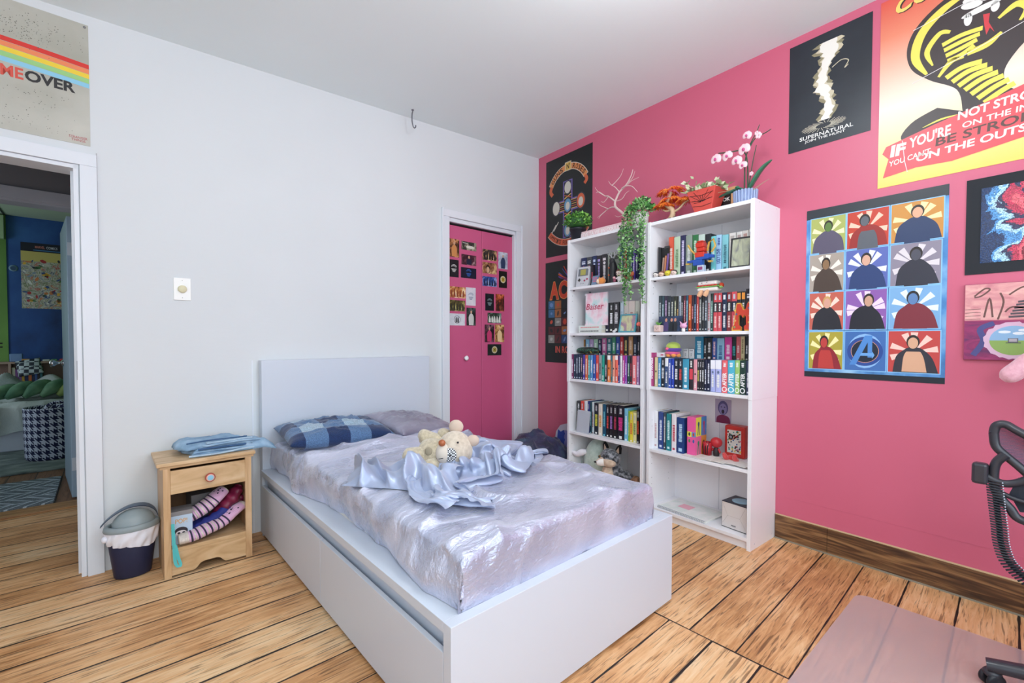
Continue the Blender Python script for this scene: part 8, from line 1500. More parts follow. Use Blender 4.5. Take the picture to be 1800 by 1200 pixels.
# pale twig tree
t = at('twig_tree', 'bare white painted twig tree on the ivy bookcase top', 'twig tree', -.19, -1.12, TA)
TW = M('dcc4be', .7); mb = MB()
def branch(mb, pts, r0, r1, m=TW): n = len(pts); mb.tube(bez(pts, 4), [lerp(r0, r1, i/((n-1)*4)) for i in range((n-1)*4+1)], m, 7)
mb.lathe([(0, 0), (.04, 0), (.035, .012), (0, .014)], M('cfc4c0', .7), 20)
tx = lambda yw, z: (-(yw+1.12), 0, z-TA)
def tp(L_): return [(-(y_+1.12), d_, z_-TA) for y_, z_, d_ in L_]
branch(mb, tp([(-1.12, 1.875, 0), (-1.135, 1.95, 0), (-1.10, 2.0, .0), (-1.035, 2.06, 0), (-1.03, 2.1, 0)]), .011, .008)
branch(mb, tp([(-1.03, 2.1, 0), (-1.06, 2.16, .01), (-1.11, 2.2, .02), (-1.15, 2.25, .02), (-1.165, 2.29, .02)]), .008, .002)
branch(mb, tp([(-1.08, 2.18, .01), (-1.13, 2.18, -.01), (-1.19, 2.16, -.02), (-1.235, 2.11, -.02)]), .005, .0015); branch(mb, tp([(-1.13, 2.18, 0), (-1.17, 2.2, -.01), (-1.23, 2.215, 0)]), .003, .001)
branch(mb, tp([(-1.03, 2.1, 0), (-.97, 2.15, 0), (-.92, 2.17, .02), (-.87, 2.21, .02), (-.835, 2.215, .02)]), .006, .0015); branch(mb, tp([(-.92, 2.17, .02), (-.89, 2.2, -.02), (-.86, 2.24, -.02)]), .003, .001)
branch(mb, tp([(-1.035, 2.06, 0), (-.98, 2.07, .01), (-.91, 2.06, .03), (-.84, 2.03, .03)]), .005, .001); branch(mb, tp([(-.95, 2.07, .02), (-.9, 2.1, 0), (-.87, 2.13, 0)]), .003, .001); branch(mb, tp([(-.93, 2.06, .02), (-.9, 2.03, 0), (-.88, 2.01, 0)]), .003, .001)
branch(mb, tp([(-1.06, 2.16, .01), (-1.03, 2.2, 0), (-.99, 2.23, 0), (-.97, 2.26, 0)]), .004, .001); branch(mb, tp([(-1.0, 2.22, 0), (-1.04, 2.24, 0), (-1.08, 2.27, 0), (-1.1, 2.31, 0)]), .003, .001)
branch(mb, tp([(-1.11, 2.2, .02), (-1.17, 2.23, .01), (-1.19, 2.27, .01)]), .003, .001); branch(mb, tp([(-1.045, 2.1, 0), (-1.1, 2.1, -.01), (-1.13, 2.13, -.01), (-1.16, 2.14, -.01)]), .003, .001)
branch(mb, tp([(-1.1, 2.0, 0), (-1.15, 2.03, 0), (-1.16, 2.07, 0)]), .003, .001); branch(mb, tp([(-1.1, 1.99, 0), (-1.06, 1.985, 0), (-1.03, 2.0, 0)]), .0025, .001); branch(mb, tp([(-.97, 2.15, 0), (-.93, 2.12, 0), (-.9, 2.13, 0)]), .003, .001)
mb.build('branches', t)
# ivy
t = at('hanging_ivy', 'ivy in a white pot trailing down between the two bookcases', 'potted plant', -.235, -1.275, TA)
mb = MB(); mb.lathe([(0, 0), (.05, 0), (.058, .085), (.052, .085), (.046, .006), (0, .006)], M('e4e0dc', .5), 24); mb.build('pot', t)
rnd = random.Random(21); IV = [M(c, .5) for c in ('3c7434', '5c9848', '84b86c', '2c5c34', 'a0cc8c')]
mb = MB(); pts = []
for _ in range(420): a_, r_ = rnd.uniform(0, 6.28), rnd.uniform(.2, 1); pts.append((.108*r_*math.cos(a_), .07*r_*math.sin(a_), .12+.075*(1-r_*r_)*rnd.uniform(.4, 1)-.03*r_))
leafcluster(mb, rnd, pts, .026, IV); mb.build('crown_leaves', t)
VN = M('5c7c4c', .6)
for k, (x, drop, fx) in enumerate(((-.055, .30, -.12), (-.035, .42, -.115), (-.02, .5, -.118), (-.005, .36, -.12), (.01, .46, -.112), (-.065, .16, -.11), (.085, .42, -.105), (.098, .5, -.11), (.075, .24, -.11), (.03, .2, -.112))):
    P = [(x*.4, -.02, .11), (x*.8, -.06, .12), (x, -.085, .06), (x, fx+.02, .0)]; z = 0; q = x
    fx2 = fx+.0
    while z > -drop: z -= .04; q += rnd.uniform(-.006, .006); P.append((q, fx2+rnd.uniform(-.006, .004), z))
    B = bez(P, 4); mb = MB(); mb.tube(B, .0014, VN, 5); pl = []
    for b_ in B[6:]:
        for _ in range(3): pl.append((b_[0]+rnd.uniform(-.012, .012), b_[1]+rnd.uniform(-.012, .006), b_[2]+rnd.uniform(-.01, .01)))
    leafcluster(mb, rnd, pl, .017, IV); mb.build('vine', t)
# orange bonsai
t = at('bonsai', 'orange leaved brick built bonsai with a pale twisted trunk', 'bonsai', -.18, -1.47, TB)
mb = MB(); mb.box(-.1, .1, -.05, .05, 0, .014, M('30343c', .35)); [mb.box(-.095+.035*k, -.075+.035*k, -.05, -.046, .012, .026, M('3c4048', .35)) for k in range(6)]; mb.build('tray', t, bevel=.002)
TK = M('d8b894', .5); mb = MB(); branch(mb, [(-.02, 0, .012), (.01, 0, .05), (.005, 0, .09), (-.035, 0, .125), (-.02, 0, .16), (.0, 0, .2)], .02, .008, TK); branch(mb, [(.01, 0, .07), (.05, 0, .08), (.09, 0, .11), (.12, 0, .12)], .009, .004, TK); branch(mb, [(.0, 0, .09), (-.03, 0, .085), (-.06, 0, .1)], .008, .004, TK); mb.build('trunk', t)
OL = [M(c, .45) for c in ('e85c24', 'f48c34', 'd8402a', 'f8a048')]; rnd = random.Random(5)
for c_, r_ in (((-.005, 0, .205), (.085, .05, .035)), ((-.06, 0, .125), (.06, .045, .025)), ((.105, 0, .125), (.055, .04, .035)), ((-.005, 0, .155), (.06, .04, .02))):
    mb = MB()
    for _ in range(85):
        a_, q = rnd.uniform(0, 6.28), rnd.uniform(.3, 1)**.6; p = (c_[0]+r_[0]*q*math.cos(a_), c_[1]+r_[1]*q*math.sin(a_), c_[2]+r_[2]*(1-q*q)*rnd.uniform(.3, 1)); m = rnd.choice(OL)
        dx, dy = math.cos(a_)*.02, math.sin(a_)*.02
        for s_ in (-1, 0, 1): e = (p[0]+dx-s_*dy*.7, p[1]+dy+s_*dx*.7, p[2]-.018+rnd.uniform(-.006, .008)); mb.tube([p, e], [.0035, .0012], m, 4, caps=False)
    mb.build('leaf_cluster', t)
# red pot with a pale leaved plant
t = at('potted_plant', 'pale green leafy plant in a square red pot with black lines', 'potted plant', -.19, -1.71, TB)
RP = M('cc4a40', .45); mb = MB(); s0, s1, hh_ = .052, .09, .142
mb.add([(-s0, -s0*.8, .012), (s0, -s0*.8, .012), (s0, s0*.8, .012), (-s0, s0*.8, .012), (-s1, -s1*.75, hh_), (s1, -s1*.75, hh_), (s1, s1*.75, hh_), (-s1, s1*.75, hh_), (-s1*.9, -s1*.65, hh_), (s1*.9, -s1*.65, hh_), (s1*.9, s1*.65, hh_), (-s1*.9, s1*.65, hh_), (-s0, -s0*.7, .11), (s0, -s0*.7, .11), (s0, s0*.7, .11), (-s0, s0*.7, .11)],
       [(3, 2, 1, 0), (0, 1, 5, 4), (1, 2, 6, 5), (2, 3, 7, 6), (3, 0, 4, 7), (4, 5, 9, 8), (5, 6, 10, 9), (6, 7, 11, 10), (7, 4, 8, 11), (8, 9, 13, 12), (9, 10, 14, 13), (10, 11, 15, 14), (11, 8, 12, 15), (12, 13, 14, 15)], RP); mb.build('pot', t, bevel=.004)
mb = MB(); mb.box(-.055, .055, -.045, .045, 0, .012, M('3c2c2c', .5)); mb.build('saucer', t)
mb = MB(); fy = lambda z: -lerp(s0*.8, s1*.75, (z-.012)/(hh_-.012))-.001
for k in range(9):
    a_ = R(200+k*20-20); P = [(.0+r_*math.cos(a_)*.09, .07+r_*math.sin(a_)*-.07) for r_ in (.05, .55, 1.0)]; P = [(x, z) for x, z in P if .02 < z < .138 and abs(x) < lerp(s0, s1, (z-.012)/.13)-.004]
    if len(P) > 1: mb.tube([(x, fy(z), z) for x, z in P], .0012, BLACK, 4)
for z in (.045, .075, .105): mb.tube([(x, fy(z+abs(x)*.12)-.0003, z+abs(x)*.12) for x in [lerp(-1, 1, i/8)*(lerp(s0, s1, (z-.012)/.13)-.006) for i in range(9)]], .0012, BLACK, 4)
mb.build('line_decor', t)
PL = [M(c, .5) for c in ('a8b88c', 'c8d0a8', '8ca070', 'd8dcc0')]; rnd = random.Random(6); mb = MB(); pts = []
for _ in range(150): pts.append((rnd.uniform(-.11, .10), rnd.uniform(-.06, .06), .135+rnd.uniform(0, .045)*(1-abs(rnd.uniform(-.5, .5)))))
for k in range(14): pts.append((-.07-.004*k % .05, -.02, .15+.006*k))
leafcluster(mb, rnd, pts, .032, PL); mb.tube([(-.05, 0, .13), (-.07, 0, .18), (-.065, 0, .22)], .002, PL[2], 5); mb.build('leaves', t)
t = at('word_block', 'black faced wooden block sign with white words behind the red pot', 'sign', -.115, -1.80, TB)
mb = MB(); mb.box(-.075, .045, .0, .03, 0, .155, M('d8a878', .5)); mb.build('block', t, bevel=.002); mb = MB(); mb.box(-.073, .018, -.0015, 0, .002, .12, BLACK); text(mb, 'BOOK', -.068, .014, .078, .1, -.002, PAPERW, .03); text(mb, 'YOUTH', -.068, .014, .022, .044, -.002, PAPERW, .03); mb.build('lettering', t)
# orchid
t = at('orchid', 'brick built pale pink orchid in a ribbed light blue pot', 'orchid', -.18, -1.93, TB)
PB = M('98a8cc', .4); mb = MB(); n = 22; mb.lathe([(0, 0), (.05, 0), (.056, .085), (.05, .085), (.046, .05), (0, .05)], PB, 44); [mb.tube([(.053*math.cos(k*6.283/n), .053*math.sin(k*6.283/n), .0), (.059*math.cos(k*6.283/n), .059*math.sin(k*6.283/n), .086)], .0055, PB, 6) for k in range(n)]; mb.build('pot', t)
ST = M('2c5038', .5); LG = M('2c6c50', .4); PK = M('f0ccd4', .4); MG = M('c84c8c', .4)
def op(L_): return [(-(y_+1.93), d_, z_-TB) for y_, z_, d_ in L_]
mb = MB(); branch(mb, op([(-1.945, 1.92, 0), (-1.942, 2.0, 0), (-1.94, 2.08, 0), (-1.935, 2.14, -.01), (-1.91, 2.17, -.02), (-1.86, 2.175, -.03), (-1.79, 2.19, -.03)]), .004, .003, ST); branch(mb, op([(-1.925, 1.92, 0), (-1.925, 2.05, 0), (-1.93, 2.13, 0), (-1.955, 2.2, 0), (-1.985, 2.25, 0), (-2.0, 2.285, 0)]), .004, .002, ST); branch(mb, op([(-1.95, 2.18, 0), (-1.98, 2.22, 0), (-2.03, 2.23, 0), (-2.06, 2.24, 0)]), .0035, .002, ST); branch(mb, op([(-1.945, 1.95, 0), (-1.965, 2.08, 0), (-1.985, 2.18, 0)]), .003, .002, ST)
branch(mb, op([(-1.9, 1.93, -.02), (-1.86, 1.955, -.04), (-1.80, 1.96, -.05)]), .003, .001, M('b0a080', .5)); branch(mb, op([(-1.98, 1.935, -.02), (-2.03, 1.955, -.03), (-2.07, 1.965, -.04)]), .003, .001, M('b0a080', .5)); mb.build('stems', t)
def blade(P, wid, m, nm='leaf'):
    B = bez(P, 6); n_ = len(B); mbx = MB(); V = []
    for i, b_ in enumerate(B):
        f_ = i/(n_-1); ww = wid*math.sin(math.pi*min(1, .12+.88*f_))**.6*(1 if f_ < .97 else .4); V += [(b_[0], b_[1]-ww, b_[2]+ww*.3), (b_[0], b_[1], b_[2]-ww*.1), (b_[0], b_[1]+ww, b_[2]+ww*.3)]
    mbx.add(V, [(3*i+a_, 3*i+a_+1, 3*i+a_+4, 3*i+a_+3) for i in range(n_-1) for a_ in (0, 1)], m, None, True); o_ = mbx.build(nm, t); sm = o_.modifiers.new('t', 'SOLIDIFY'); sm.thickness = .004; return o_
blade(op([(-1.95, 1.94, 0), (-1.98, 1.99, 0), (-2.02, 2.04, 0), (-2.068, 2.075, 0)]), .024, LG); blade(op([(-1.92, 1.935, 0), (-1.9, 1.955, -.02), (-1.86, 1.94, -.05), (-1.81, 1.93, -.06)]), .02, M('24503c', .4)); blade(op([(-1.92, 1.94, 0), (-1.9, 1.97, .01), (-1.885, 1.975, 0)]), .03, LG); blade(op([(-1.94, 1.94, 0), (-1.91, 1.96, -.02), (-1.89, 1.965, -.03)]), .026, M('387c5c', .4))
for (y_, z_, s_, tl) in ((-1.776, 2.16, 1, 0), (-1.842, 2.158, .95, 20), (-1.895, 2.115, .95, -10), (-1.93, 2.08, .75, 10), (-1.935, 2.165, 1.05, 15), (-1.95, 2.235, .8, -20)):
    mb = MB(); c_ = Vector(op([(y_, z_, -.035)])[0])
    for k, (a_, rr, w_) in enumerate(((90, .026, .013), (210, .026, .013), (330, .026, .013), (12, .026, .022), (168, .026, .022))):
        T = Matrix.Translation(c_) @ Matrix.Rotation(R(-(a_+tl)), 4, 'Y') @ Matrix.Rotation(R(10), 4, 'Z'); mb.ball((rr*s_*.62, .0, 0), (rr*s_*.62, .0035, w_*s_), PK, 12, T)
    o_ = mb.build('flower', t); mb = MB(); mb.ball(tuple(c_+Vector((0, -.008, -.003))), (.007*s_, .008, .009*s_), MG, 10); mb.build('flower_centre', o_)
for (y_, z_, s_) in ((-2.0, 2.225, .45), (-1.965, 2.03, .3), (-1.99, 2.24, .3)):
    mb = MB(); c_ = op([(y_, z_, -.01)])[0]; [mb.ball((c_[0]+.011*s_*2*math.cos(k*1.256), c_[1], c_[2]+.011*s_*2*math.sin(k*1.256)), (.01*s_*2, .003, .01*s_*2), PK, 8) for k in range(5)]; mb.build('small_flower', t)
# ================================================================ CORNER BEHIND THE BED
NVY = noisy('navy_quilted_fabric', [(.35, '1c2038'), (.5, '2c2c54'), (.66, '34485c')], (9, 9, 9), 5, .55, .9, (45, 45, 45), bdist=.006, sheen=.2, dist=1)
def lump(u, v):
    x, y = u*2-1, v*2-1; k = max(0, (1-abs(x)**2.4))*max(0, (1-abs(y)**2.4)); prof = k**.5; px, py = x*.36, y*.31
    z = .345*k**.36*(.92+.1*math.exp(-((x-.2)**2+y*y)/.3)); q = Vector((px*7+1, py*7, 2)); z += (.035*max(0, 1-abs(noise.noise(q))*3)**2+.03*noise.noise(q*.7))*prof
    return (px+.02*noise.noise(Vector((x*3, y*3, 1))), py, max(0.002, z))
mb = MB(); mb.grid(70, 60, lump, NVY); tag(mb.build('sleeping_bag', loc=(-.38, -.36, .0), rz=R(8)), 'dark navy sleeping bag heaped on the floor in the room corner', 'sleeping bag')
t = at('plush_backpack', 'round topped grey trimmed backpack with a blue zigzag front leaning behind the navy heap', 'backpack', -.13, -.535, 0, 0)
mb = MB(); P = [(-.14, 0), (-.15, .25), (-.13, .36), (-.08, .42), (0, .445), (.08, .42), (.12, .36), (.12, .0)]; mb.prism(P, -.03, .03, M('b4b4c0', .8)); mb.build('shell', t, bevel=.012)
mb = MB(); mb.prism([(-.105, .2), (-.11, .31), (-.10, .38), (-.07, .365), (-.04, .385), (-.02, .36), (-.035, .33), (-.02, .31), (-.035, .28), (-.02, .26), (-.035, .2)], -.037, -.03, M('2c4498', .7)); mb.prism([(-.03, .2), (-.03, .385), (.05, .39), (.1, .3), (.1, .2)], -.035, -.03, M('7c7cb4', .7)); mb.build('front_panel', t, bevel=.002)

# ================================================================ DESK CORNER: MAT, CHAIR, PLUSH
def mat_mat():
    m = bpy.data.materials.new('frosted_floor_mat'); m.use_nodes = True; nt = m.node_tree; out = nt.nodes['Material Output']; b = nt.nodes['Principled BSDF']
    b.inputs['Base Color'].default_value = lin('e6d2d2'); b.inputs['Roughness'].default_value = .3
    tr = node(nt, 'ShaderNodeBsdfTransparent'); tr.inputs[0].default_value = (.95, .92, .93, 1); mx = node(nt, 'ShaderNodeMixShader'); mx.inputs[0].default_value = .34
    nt.links.new(tr.outputs[0], mx.inputs[1]); nt.links.new(b.outputs[0], mx.inputs[2]); nt.links.new(mx.outputs[0], out.inputs[0]); return m
P = [(-.335-.04*(1-math.cos(R(a_))), -2.515-.04+.04*math.sin(R(a_))) for a_ in range(0, 91, 15)]; P = [(-.335-.05+.05*math.cos(R(a_)), -2.512-.05+.05*math.sin(R(a_))) for a_ in range(0, 91, 15)]
P = P+[(-1.55, -2.545), (-1.55, -4.0), (-.285, -4.0)]
mb = MB(); mb.prism(P, .0008, .0032, mat_mat(), 'z'); tag(mb.build('chair_mat'), 'frosted translucent plastic chair mat on the floorboards under the office chair', 'floor mat')
CB = M('2c2c34', .42, coat=.2); CB2 = M('1c1e26', .4)
ch = thing('office_chair', 'black ergonomic office chair with a mesh back, cut by the picture edge', 'office chair', (-.62, -3.22, 0))
def cw_(x, y, z): return (x+.62, y+3.22, z)
hub = (0, 0, .1)
for k in range(5):
    a_ = R(98+72*k); c_, s_ = math.cos(a_), math.sin(a_); mb = MB(); mb.tube([(0, 0, .105), (.13*c_, .13*s_, .1), (.285*c_, .285*s_, .072)], [.036, .03, .024], CB, 14, flat=.8); mb.build('base_arm', ch)
    x, y = .272*c_, .272*s_; ca_ = a_+R(35); w = MB()
    for s2 in (-1, 1): w.lathe([(0, -.008), (.022, -.008), (.026, -.004), (.026, .004), (.022, .008), (0, .008)], CB2, 20, TR(x+s2*.015*math.cos(ca_+1.57), y+s2*.015*math.sin(ca_+1.57), .0295, rx=90, rz=math.degrees(ca_)))
    w.ball((x, y, .05), (.024, .024, .016), CB, 12); w.build('caster', ch)
mb = MB(); mb.lathe([(0, .06), (.045, .07), (.045, .13), (.028, .14), (.028, .24), (.02, .25), (.02, .42), (0, .42)], CB, 20); mb.build('gas_column', ch)
mb = MB(); pts = [(-.23, -.42), (.23, -.42), (.25, -.2), (.2, .0), (-.2, .0), (-.25, -.2)]; mb.prism(bez(pts+[pts[0]], 4)[:-1], .44, .5, M('23252c', .9), 'z'); mb.build('seat', ch, bevel=.015)
# backrest seen edge-on: frame ring, mesh, yoke and lumbar knob; coordinates are of the room
def rp(L_): return [cw_(*p) for p in L_]
LX = -.50
ring = rp([(LX, y_, z_) for y_, z_ in ((-2.926, .803), (-2.932, .828), (-2.952, .836), (-2.976, .821), (-3.03, .785), (-3.1, .73), (-3.17, .65), (-3.13, .60), (-3.05, .635), (-2.985, .70), (-2.955, .73), (-2.932, .758))])
B = bez(ring+[ring[0]], 6); mb = MB(); mb.tube(B, .013, CB, 12, caps=False); mb.build('back_frame', ch)
def meshm():
    m = bpy.data.materials.new('chair_mesh_cloth'); m.use_nodes = True; nt = m.node_tree; b = nt.nodes['Principled BSDF']; b.inputs['Base Color'].default_value = lin('3c4c60'); b.inputs['Roughness'].default_value = .6; tc = node(nt, 'ShaderNodeTexCoord'); w_ = node(nt, 'ShaderNodeTexWave'); w_.inputs['Scale'].default_value = 90; w_.wave_type = 'BANDS'; w_.bands_direction = 'Z'; nt.links.new(tc.outputs['Object'], w_.inputs['Vector']); mr = node(nt, 'ShaderNodeMapRange'); mr.inputs['To Min'].default_value = .45; mr.inputs['To Max'].default_value = 1.0; nt.links.new(w_.outputs['Fac'], mr.inputs['Value']); nt.links.new(mr.outputs[0], b.inputs['Alpha']); return m
cen = Vector((0, 0, 0))
for b_ in B: cen += Vector(b_)
cen /= len(B); V = []; K = 6
for b_ in B[:-1]:
    for k in range(K+1):
        f_ = k/K; p = Vector(b_).lerp(cen, f_); V.append((p.x+.05*f_*(2-f_)*.8, p.y, p.z))
nB = len(B)-1; mb = MB(); mb.add(V, [(i*(K+1)+k, ((i+1) % nB)*(K+1)+k, ((i+1) % nB)*(K+1)+k+1, i*(K+1)+k+1) for i in range(nB) for k in range(K)], meshm(), None, True); mb.build('back_mesh', ch)
YK = [(-2.957, .735), (-2.936, .705), (-2.93, .665), (-2.934, .615), (-2.95, .582), (-2.97, .556), (-2.984, .532), (-3.01, .523), (-3.06, .53), (-3.12, .56)]
mb = MB(); mb.tube(bez(rp([(-.515, y_, z_) for y_, z_ in YK]), 5), .0135, CB, 12); mb.tube(bez(rp([(-.52, y_, z_) for y_, z_ in ((-2.915, .652), (-2.95, .638), (-2.985, .648), (-3.03, .68), (-3.09, .69))]), 5), .0125, CB, 12); mb.tube(bez(rp([(-.51, y_, z_) for y_, z_ in ((-2.945, .605), (-2.98, .59), (-3.04, .58))]), 5), .008, CB, 8); mb.build('yoke', ch)
mb = MB(); LM = M('2c303c', .7); mb.add(rp([(-.49, -2.965, .60), (-.49, -2.985, .66), (-.48, -3.1, .66), (-.48, -3.1, .55), (-.49, -2.99, .545)]), [(0, 1, 2, 3, 4)], LM); mb.build('lower_back_cloth', ch)
mb = MB(); mb.box(-.02, .02, -.014, .026, -.036, .036, CB, Matrix.Translation(cw_(-.53, -2.905, .663))); kb = mb.build('tension_knob', ch, bevel=.009)
PS = ((-2.931, .643), (-2.936, .59), (-2.941, .538), (-2.946, .49), (-2.95, .444), (-2.958, .405), (-2.97, .375), (-2.993, .349), (-3.025, .325), (-3.08, .305))
pth = bez(rp([(-.53, y_, z_) for y_, z_ in PS]), 6)
mb = MB(); mb.tube([(p[0]+.014, p[1], p[2]) for p in pth], .008, CB2, 10); mb.build('spine_core', ch)
mb = MB(); SL = M('20242e', .3); TIP = M('c0c6d4', .25, .5); gone = 0; nxt = 0
for i in range(1, len(pth)):
    p0, p1 = Vector(pth[i-1]), Vector(pth[i]); L_ = (p1-p0).length; d_ = (p1-p0).normalized(); ac_ = d_.cross(Vector((1, 0, 0))).normalized()
    if ac_.y > 0: ac_ = -ac_
    while nxt < gone+L_:
        p = p0+d_*(nxt-gone); a0, a1 = p-ac_*.019-d_*.003, p+ac_*.021+d_*.004
        mb.tube([tuple(a0), tuple(a1)], .0031, SL, 7); mb.ball(tuple(a1-Vector((.002, 0, 0))), .0026, TIP, 6); nxt += .0088
    gone += L_
mb.build('spine_slats', ch)
# pink plush limb at the picture edge
PKF = noisy('pink_plush', [(.3, 'e0a0b0'), (.7, 'f0bcc8')], (60, 60, 60), 3, .95, .6, (180, 180, 180), bdist=.003, sheen=.6)
t = thing('plush_toy', 'pale pink plush toy on the wall side shelf, only one paw in view', 'plush toy', (-.14, -3.08, .95))
mb = MB(); loft(mb, [(-.0, .165, .015), (-.0, .15, .03), (0, .12, .06), (0, .08, .1), (0, .0, .14)], [.012, .03, .034, .036, .04], PKF, None, 18); mb.build('paw', t)
mb = MB(); mb.ball((0, -.08, .12), (.09, .12, .12), PKF, 20); mb.build('torso', t); mb = MB(); mb.ball((0, -.1, .28), (.08, .09, .08), PKF, 20); mb.build('head', t)
mb = MB(); mb.box(-.26, -.005, -3.4, -3.06, .925, .945, CASE); tag(mb.build('wall_shelf'), 'white shelf board on the pink wall carrying the pink plush toy, beyond the picture edge', 'shelf')

# ================================================================ FAR BEDROOM
RUGZ = bpy.data.materials.new('zigzag_rug'); RUGZ.use_nodes = True
nt = RUGZ.node_tree; L = nt.links.new; b = nt.nodes['Principled BSDF']; tc = node(nt, 'ShaderNodeTexCoord'); sp = node(nt, 'ShaderNodeSeparateXYZ'); L(tc.outputs['Object'], sp.inputs[0])
def mnode(op, a_, b_=None):
    n = nt.nodes.new('ShaderNodeMath'); n.operation = op
    for i, v_ in enumerate((a_, b_)):
        if v_ is None: continue
        if isinstance(v_, (int, float)): n.inputs[i].default_value = v_
        else: L(v_, n.inputs[i])
    return n.outputs[0]
row = mnode('FLOOR', mnode('DIVIDE', sp.outputs[1], .14)); sgn = mnode('SUBTRACT', mnode('MULTIPLY', mnode('MODULO', mnode('ABSOLUTE', row), 2), 2), 1)
dg = mnode('ADD', sp.outputs[0], mnode('MULTIPLY', mnode('MULTIPLY', sgn, sp.outputs[1]), .9)); st = mnode('LESS_THAN', mnode('FRACT', mnode('DIVIDE', dg, .085)), .2); st2 = mnode('LESS_THAN', mnode('FRACT', mnode('DIVIDE', sp.outputs[1], .14)), .09); s3 = mnode('MAXIMUM', st, st2)
nz = node(nt, 'ShaderNodeTexNoise'); nz.inputs['Scale'].default_value = 200; L(tc.outputs['Object'], nz.inputs['Vector']); r = ramp(nt, [(.35, '4c545c'), (.65, '7c868c')]); L(nz.outputs[0], r.inputs[0]); mx = node(nt, 'ShaderNodeMix'); mx.data_type = 'RGBA'; L(s3, mx.inputs[0]); L(r.outputs[0], mx.inputs[6]); mx.inputs[7].default_value = lin('b8c4cc'); L(mx.outputs[2], b.inputs['Base Color']); b.inputs['Roughness'].default_value = .95
mb = MB(); mb.box(-3.95, -3.235, 1.44, 2.24, .001, .012, RUGZ); tag(mb.build('rug', rz=A, bevel=.003), 'grey rug with pale zigzag lines on the floor beyond the door', 'rug')
mb = MB(); mb.box(-5.2, -2.9, 2.55, 4.5, .001, .014, noisy('grey_green_carpet', [(.3, '4c5858'), (.5, '6c7878'), (.7, '8c9894')], (5, 9, 5), 6, .95, .4, (150, 150, 150))); tag(mb.build('rug', rz=A, bevel=.003), 'plain grey green rug under the far bed and the laundry basket', 'rug')
t = thing('laundry_basket', 'round soft laundry basket in a navy and white houndstooth pattern', 'laundry basket', WB(-3.335, 3.12, .014), A)
HT = bpy.data.materials.new('houndstooth'); HT.use_nodes = True; nt = HT.node_tree; L = nt.links.new; b = nt.nodes['Principled BSDF']; tc = node(nt, 'ShaderNodeTexCoord'); sp = node(nt, 'ShaderNodeSeparateXYZ'); L(tc.outputs['UV'] if False else tc.outputs['Object'], sp.inputs[0])
ang = mnode('MULTIPLY', mnode('ARCTAN2', sp.outputs[1], sp.outputs[0]), 3.4); u_ = mnode('FRACT', ang); v_ = mnode('FRACT', mnode('DIVIDE', sp.outputs[2], .062))
dsum = mnode('FRACT', mnode('MULTIPLY', mnode('ADD', u_, v_), 2)); sq = mnode('LESS_THAN', mnode('MAXIMUM', u_, v_), .5); q1 = mnode('MULTIPLY', mnode('GREATER_THAN', u_, .5), mnode('GREATER_THAN', v_, .5)); mid = mnode('SUBTRACT', 1, mnode('ADD', sq, q1)); tooth = mnode('MULTIPLY', mid, mnode('LESS_THAN', dsum, .5)); dk = mnode('ADD', sq, tooth)
mx = node(nt, 'ShaderNodeMix'); mx.data_type = 'RGBA'; L(dk, mx.inputs[0]); mx.inputs[6].default_value = lin('c8d0e4'); mx.inputs[7].default_value = lin('141c48'); L(mx.outputs[2], b.inputs['Base Color']); b.inputs['Roughness'].default_value = .85
mb = MB(); mb.lathe([(0, .0), (.172, .0), (.182, .02), (.186, .2), (.19, .44), (.192, .475), (.184, .475), (.178, .2), (.17, .012), (0, .012)], HT, 44); mb.build('bag', t)
mb = MB(); mb.tube([(.06+.09*math.cos(R(a_)), -.13, .47+.055*math.sin(R(a_))) for a_ in range(0, 181, 20)], .014, HT, 8); mb.build('handle', t)
t = thing('bed', 'low white bed under a rumpled pale blanket in the blue walled room', 'bed', WB(0, 0, 0), A)
WBD = M('c4ccdc', .6); mb = MB(); mb.box(-5.4, -2.75, 3.66, 4.5, .014, .30, WBD); mb.build('bed_frame', t, bevel=.01)
mb = MB(); mb.box(-5.38, -2.77, 3.68, 4.48, .30, .44, M('d0d4d8', .8)); mb.build('mattress', t, bevel=.03)
BLK = noisy('pale_blanket', [(.3, '9ca8ac'), (.7, 'b8c0bc')], (3, 3, 3), 3, .9, .4, (60, 60, 60))
def blanket(u, v):
    x = lerp(-5.3, -2.8, u); s_ = v; 
    if s_ < .3: y = 3.625-.02*math.sin(x*9+1)-.01*math.sin(x*21); z = lerp(.20+.025*math.sin(x*7)+.015*math.sin(x*17), .46, s_/.3)
    else: y = lerp(3.65, 4.46, (s_-.3)/.7); z = .47
    q = Vector((x*3, y*3, s_*2)); z += (.05*max(0, 1-abs(noise.noise(q))*3)**2+.05*noise.noise(q*.8))*(.3+s_) if s_ >= .3 else 0
    z += .24*math.exp(-((x+3.42)/.2)**2-((y-4.25)/.2)**2)+.2*math.exp(-((x+3.75)/.14)**2-((y-4.3)/.2)**2)
    if s_ < .3: y += .02*max(0, 1-abs(noise.noise(Vector((x*6, s_*2, 1))))*3)**2*-1
    return (x, y, z)
mb = MB(); mb.grid(160, 60, blanket, BLK); mb.build('blanket', t)
GT = noisy('green_quilt', [(.3, '3c6450'), (.5, '5c8468'), (.7, '7ca080')], (7, 7, 7), 3, .9, .5, (40, 40, 40), bdist=.004)
t = thing('knotted_throw', 'padded green throw lying in a long heap on the pale blanket', 'throw', WB(-3.5, 3.88, .52), A)
for k in range(5):
    x = -.22+.12*k; mb = MB(); loft(mb, [(x-.09, -.12+.01*k, .01), (x-.02, -.05, .055+.03*math.sin(k*.7)), (x+.06, .04, .085+.03*math.sin(k*.7)), (x+.1, .12, .04)], [.02, .062, .06, .02], GT if k not in (4,) else M('8c9c5c', .9), None, 14); mb.build('padded_fold', t)
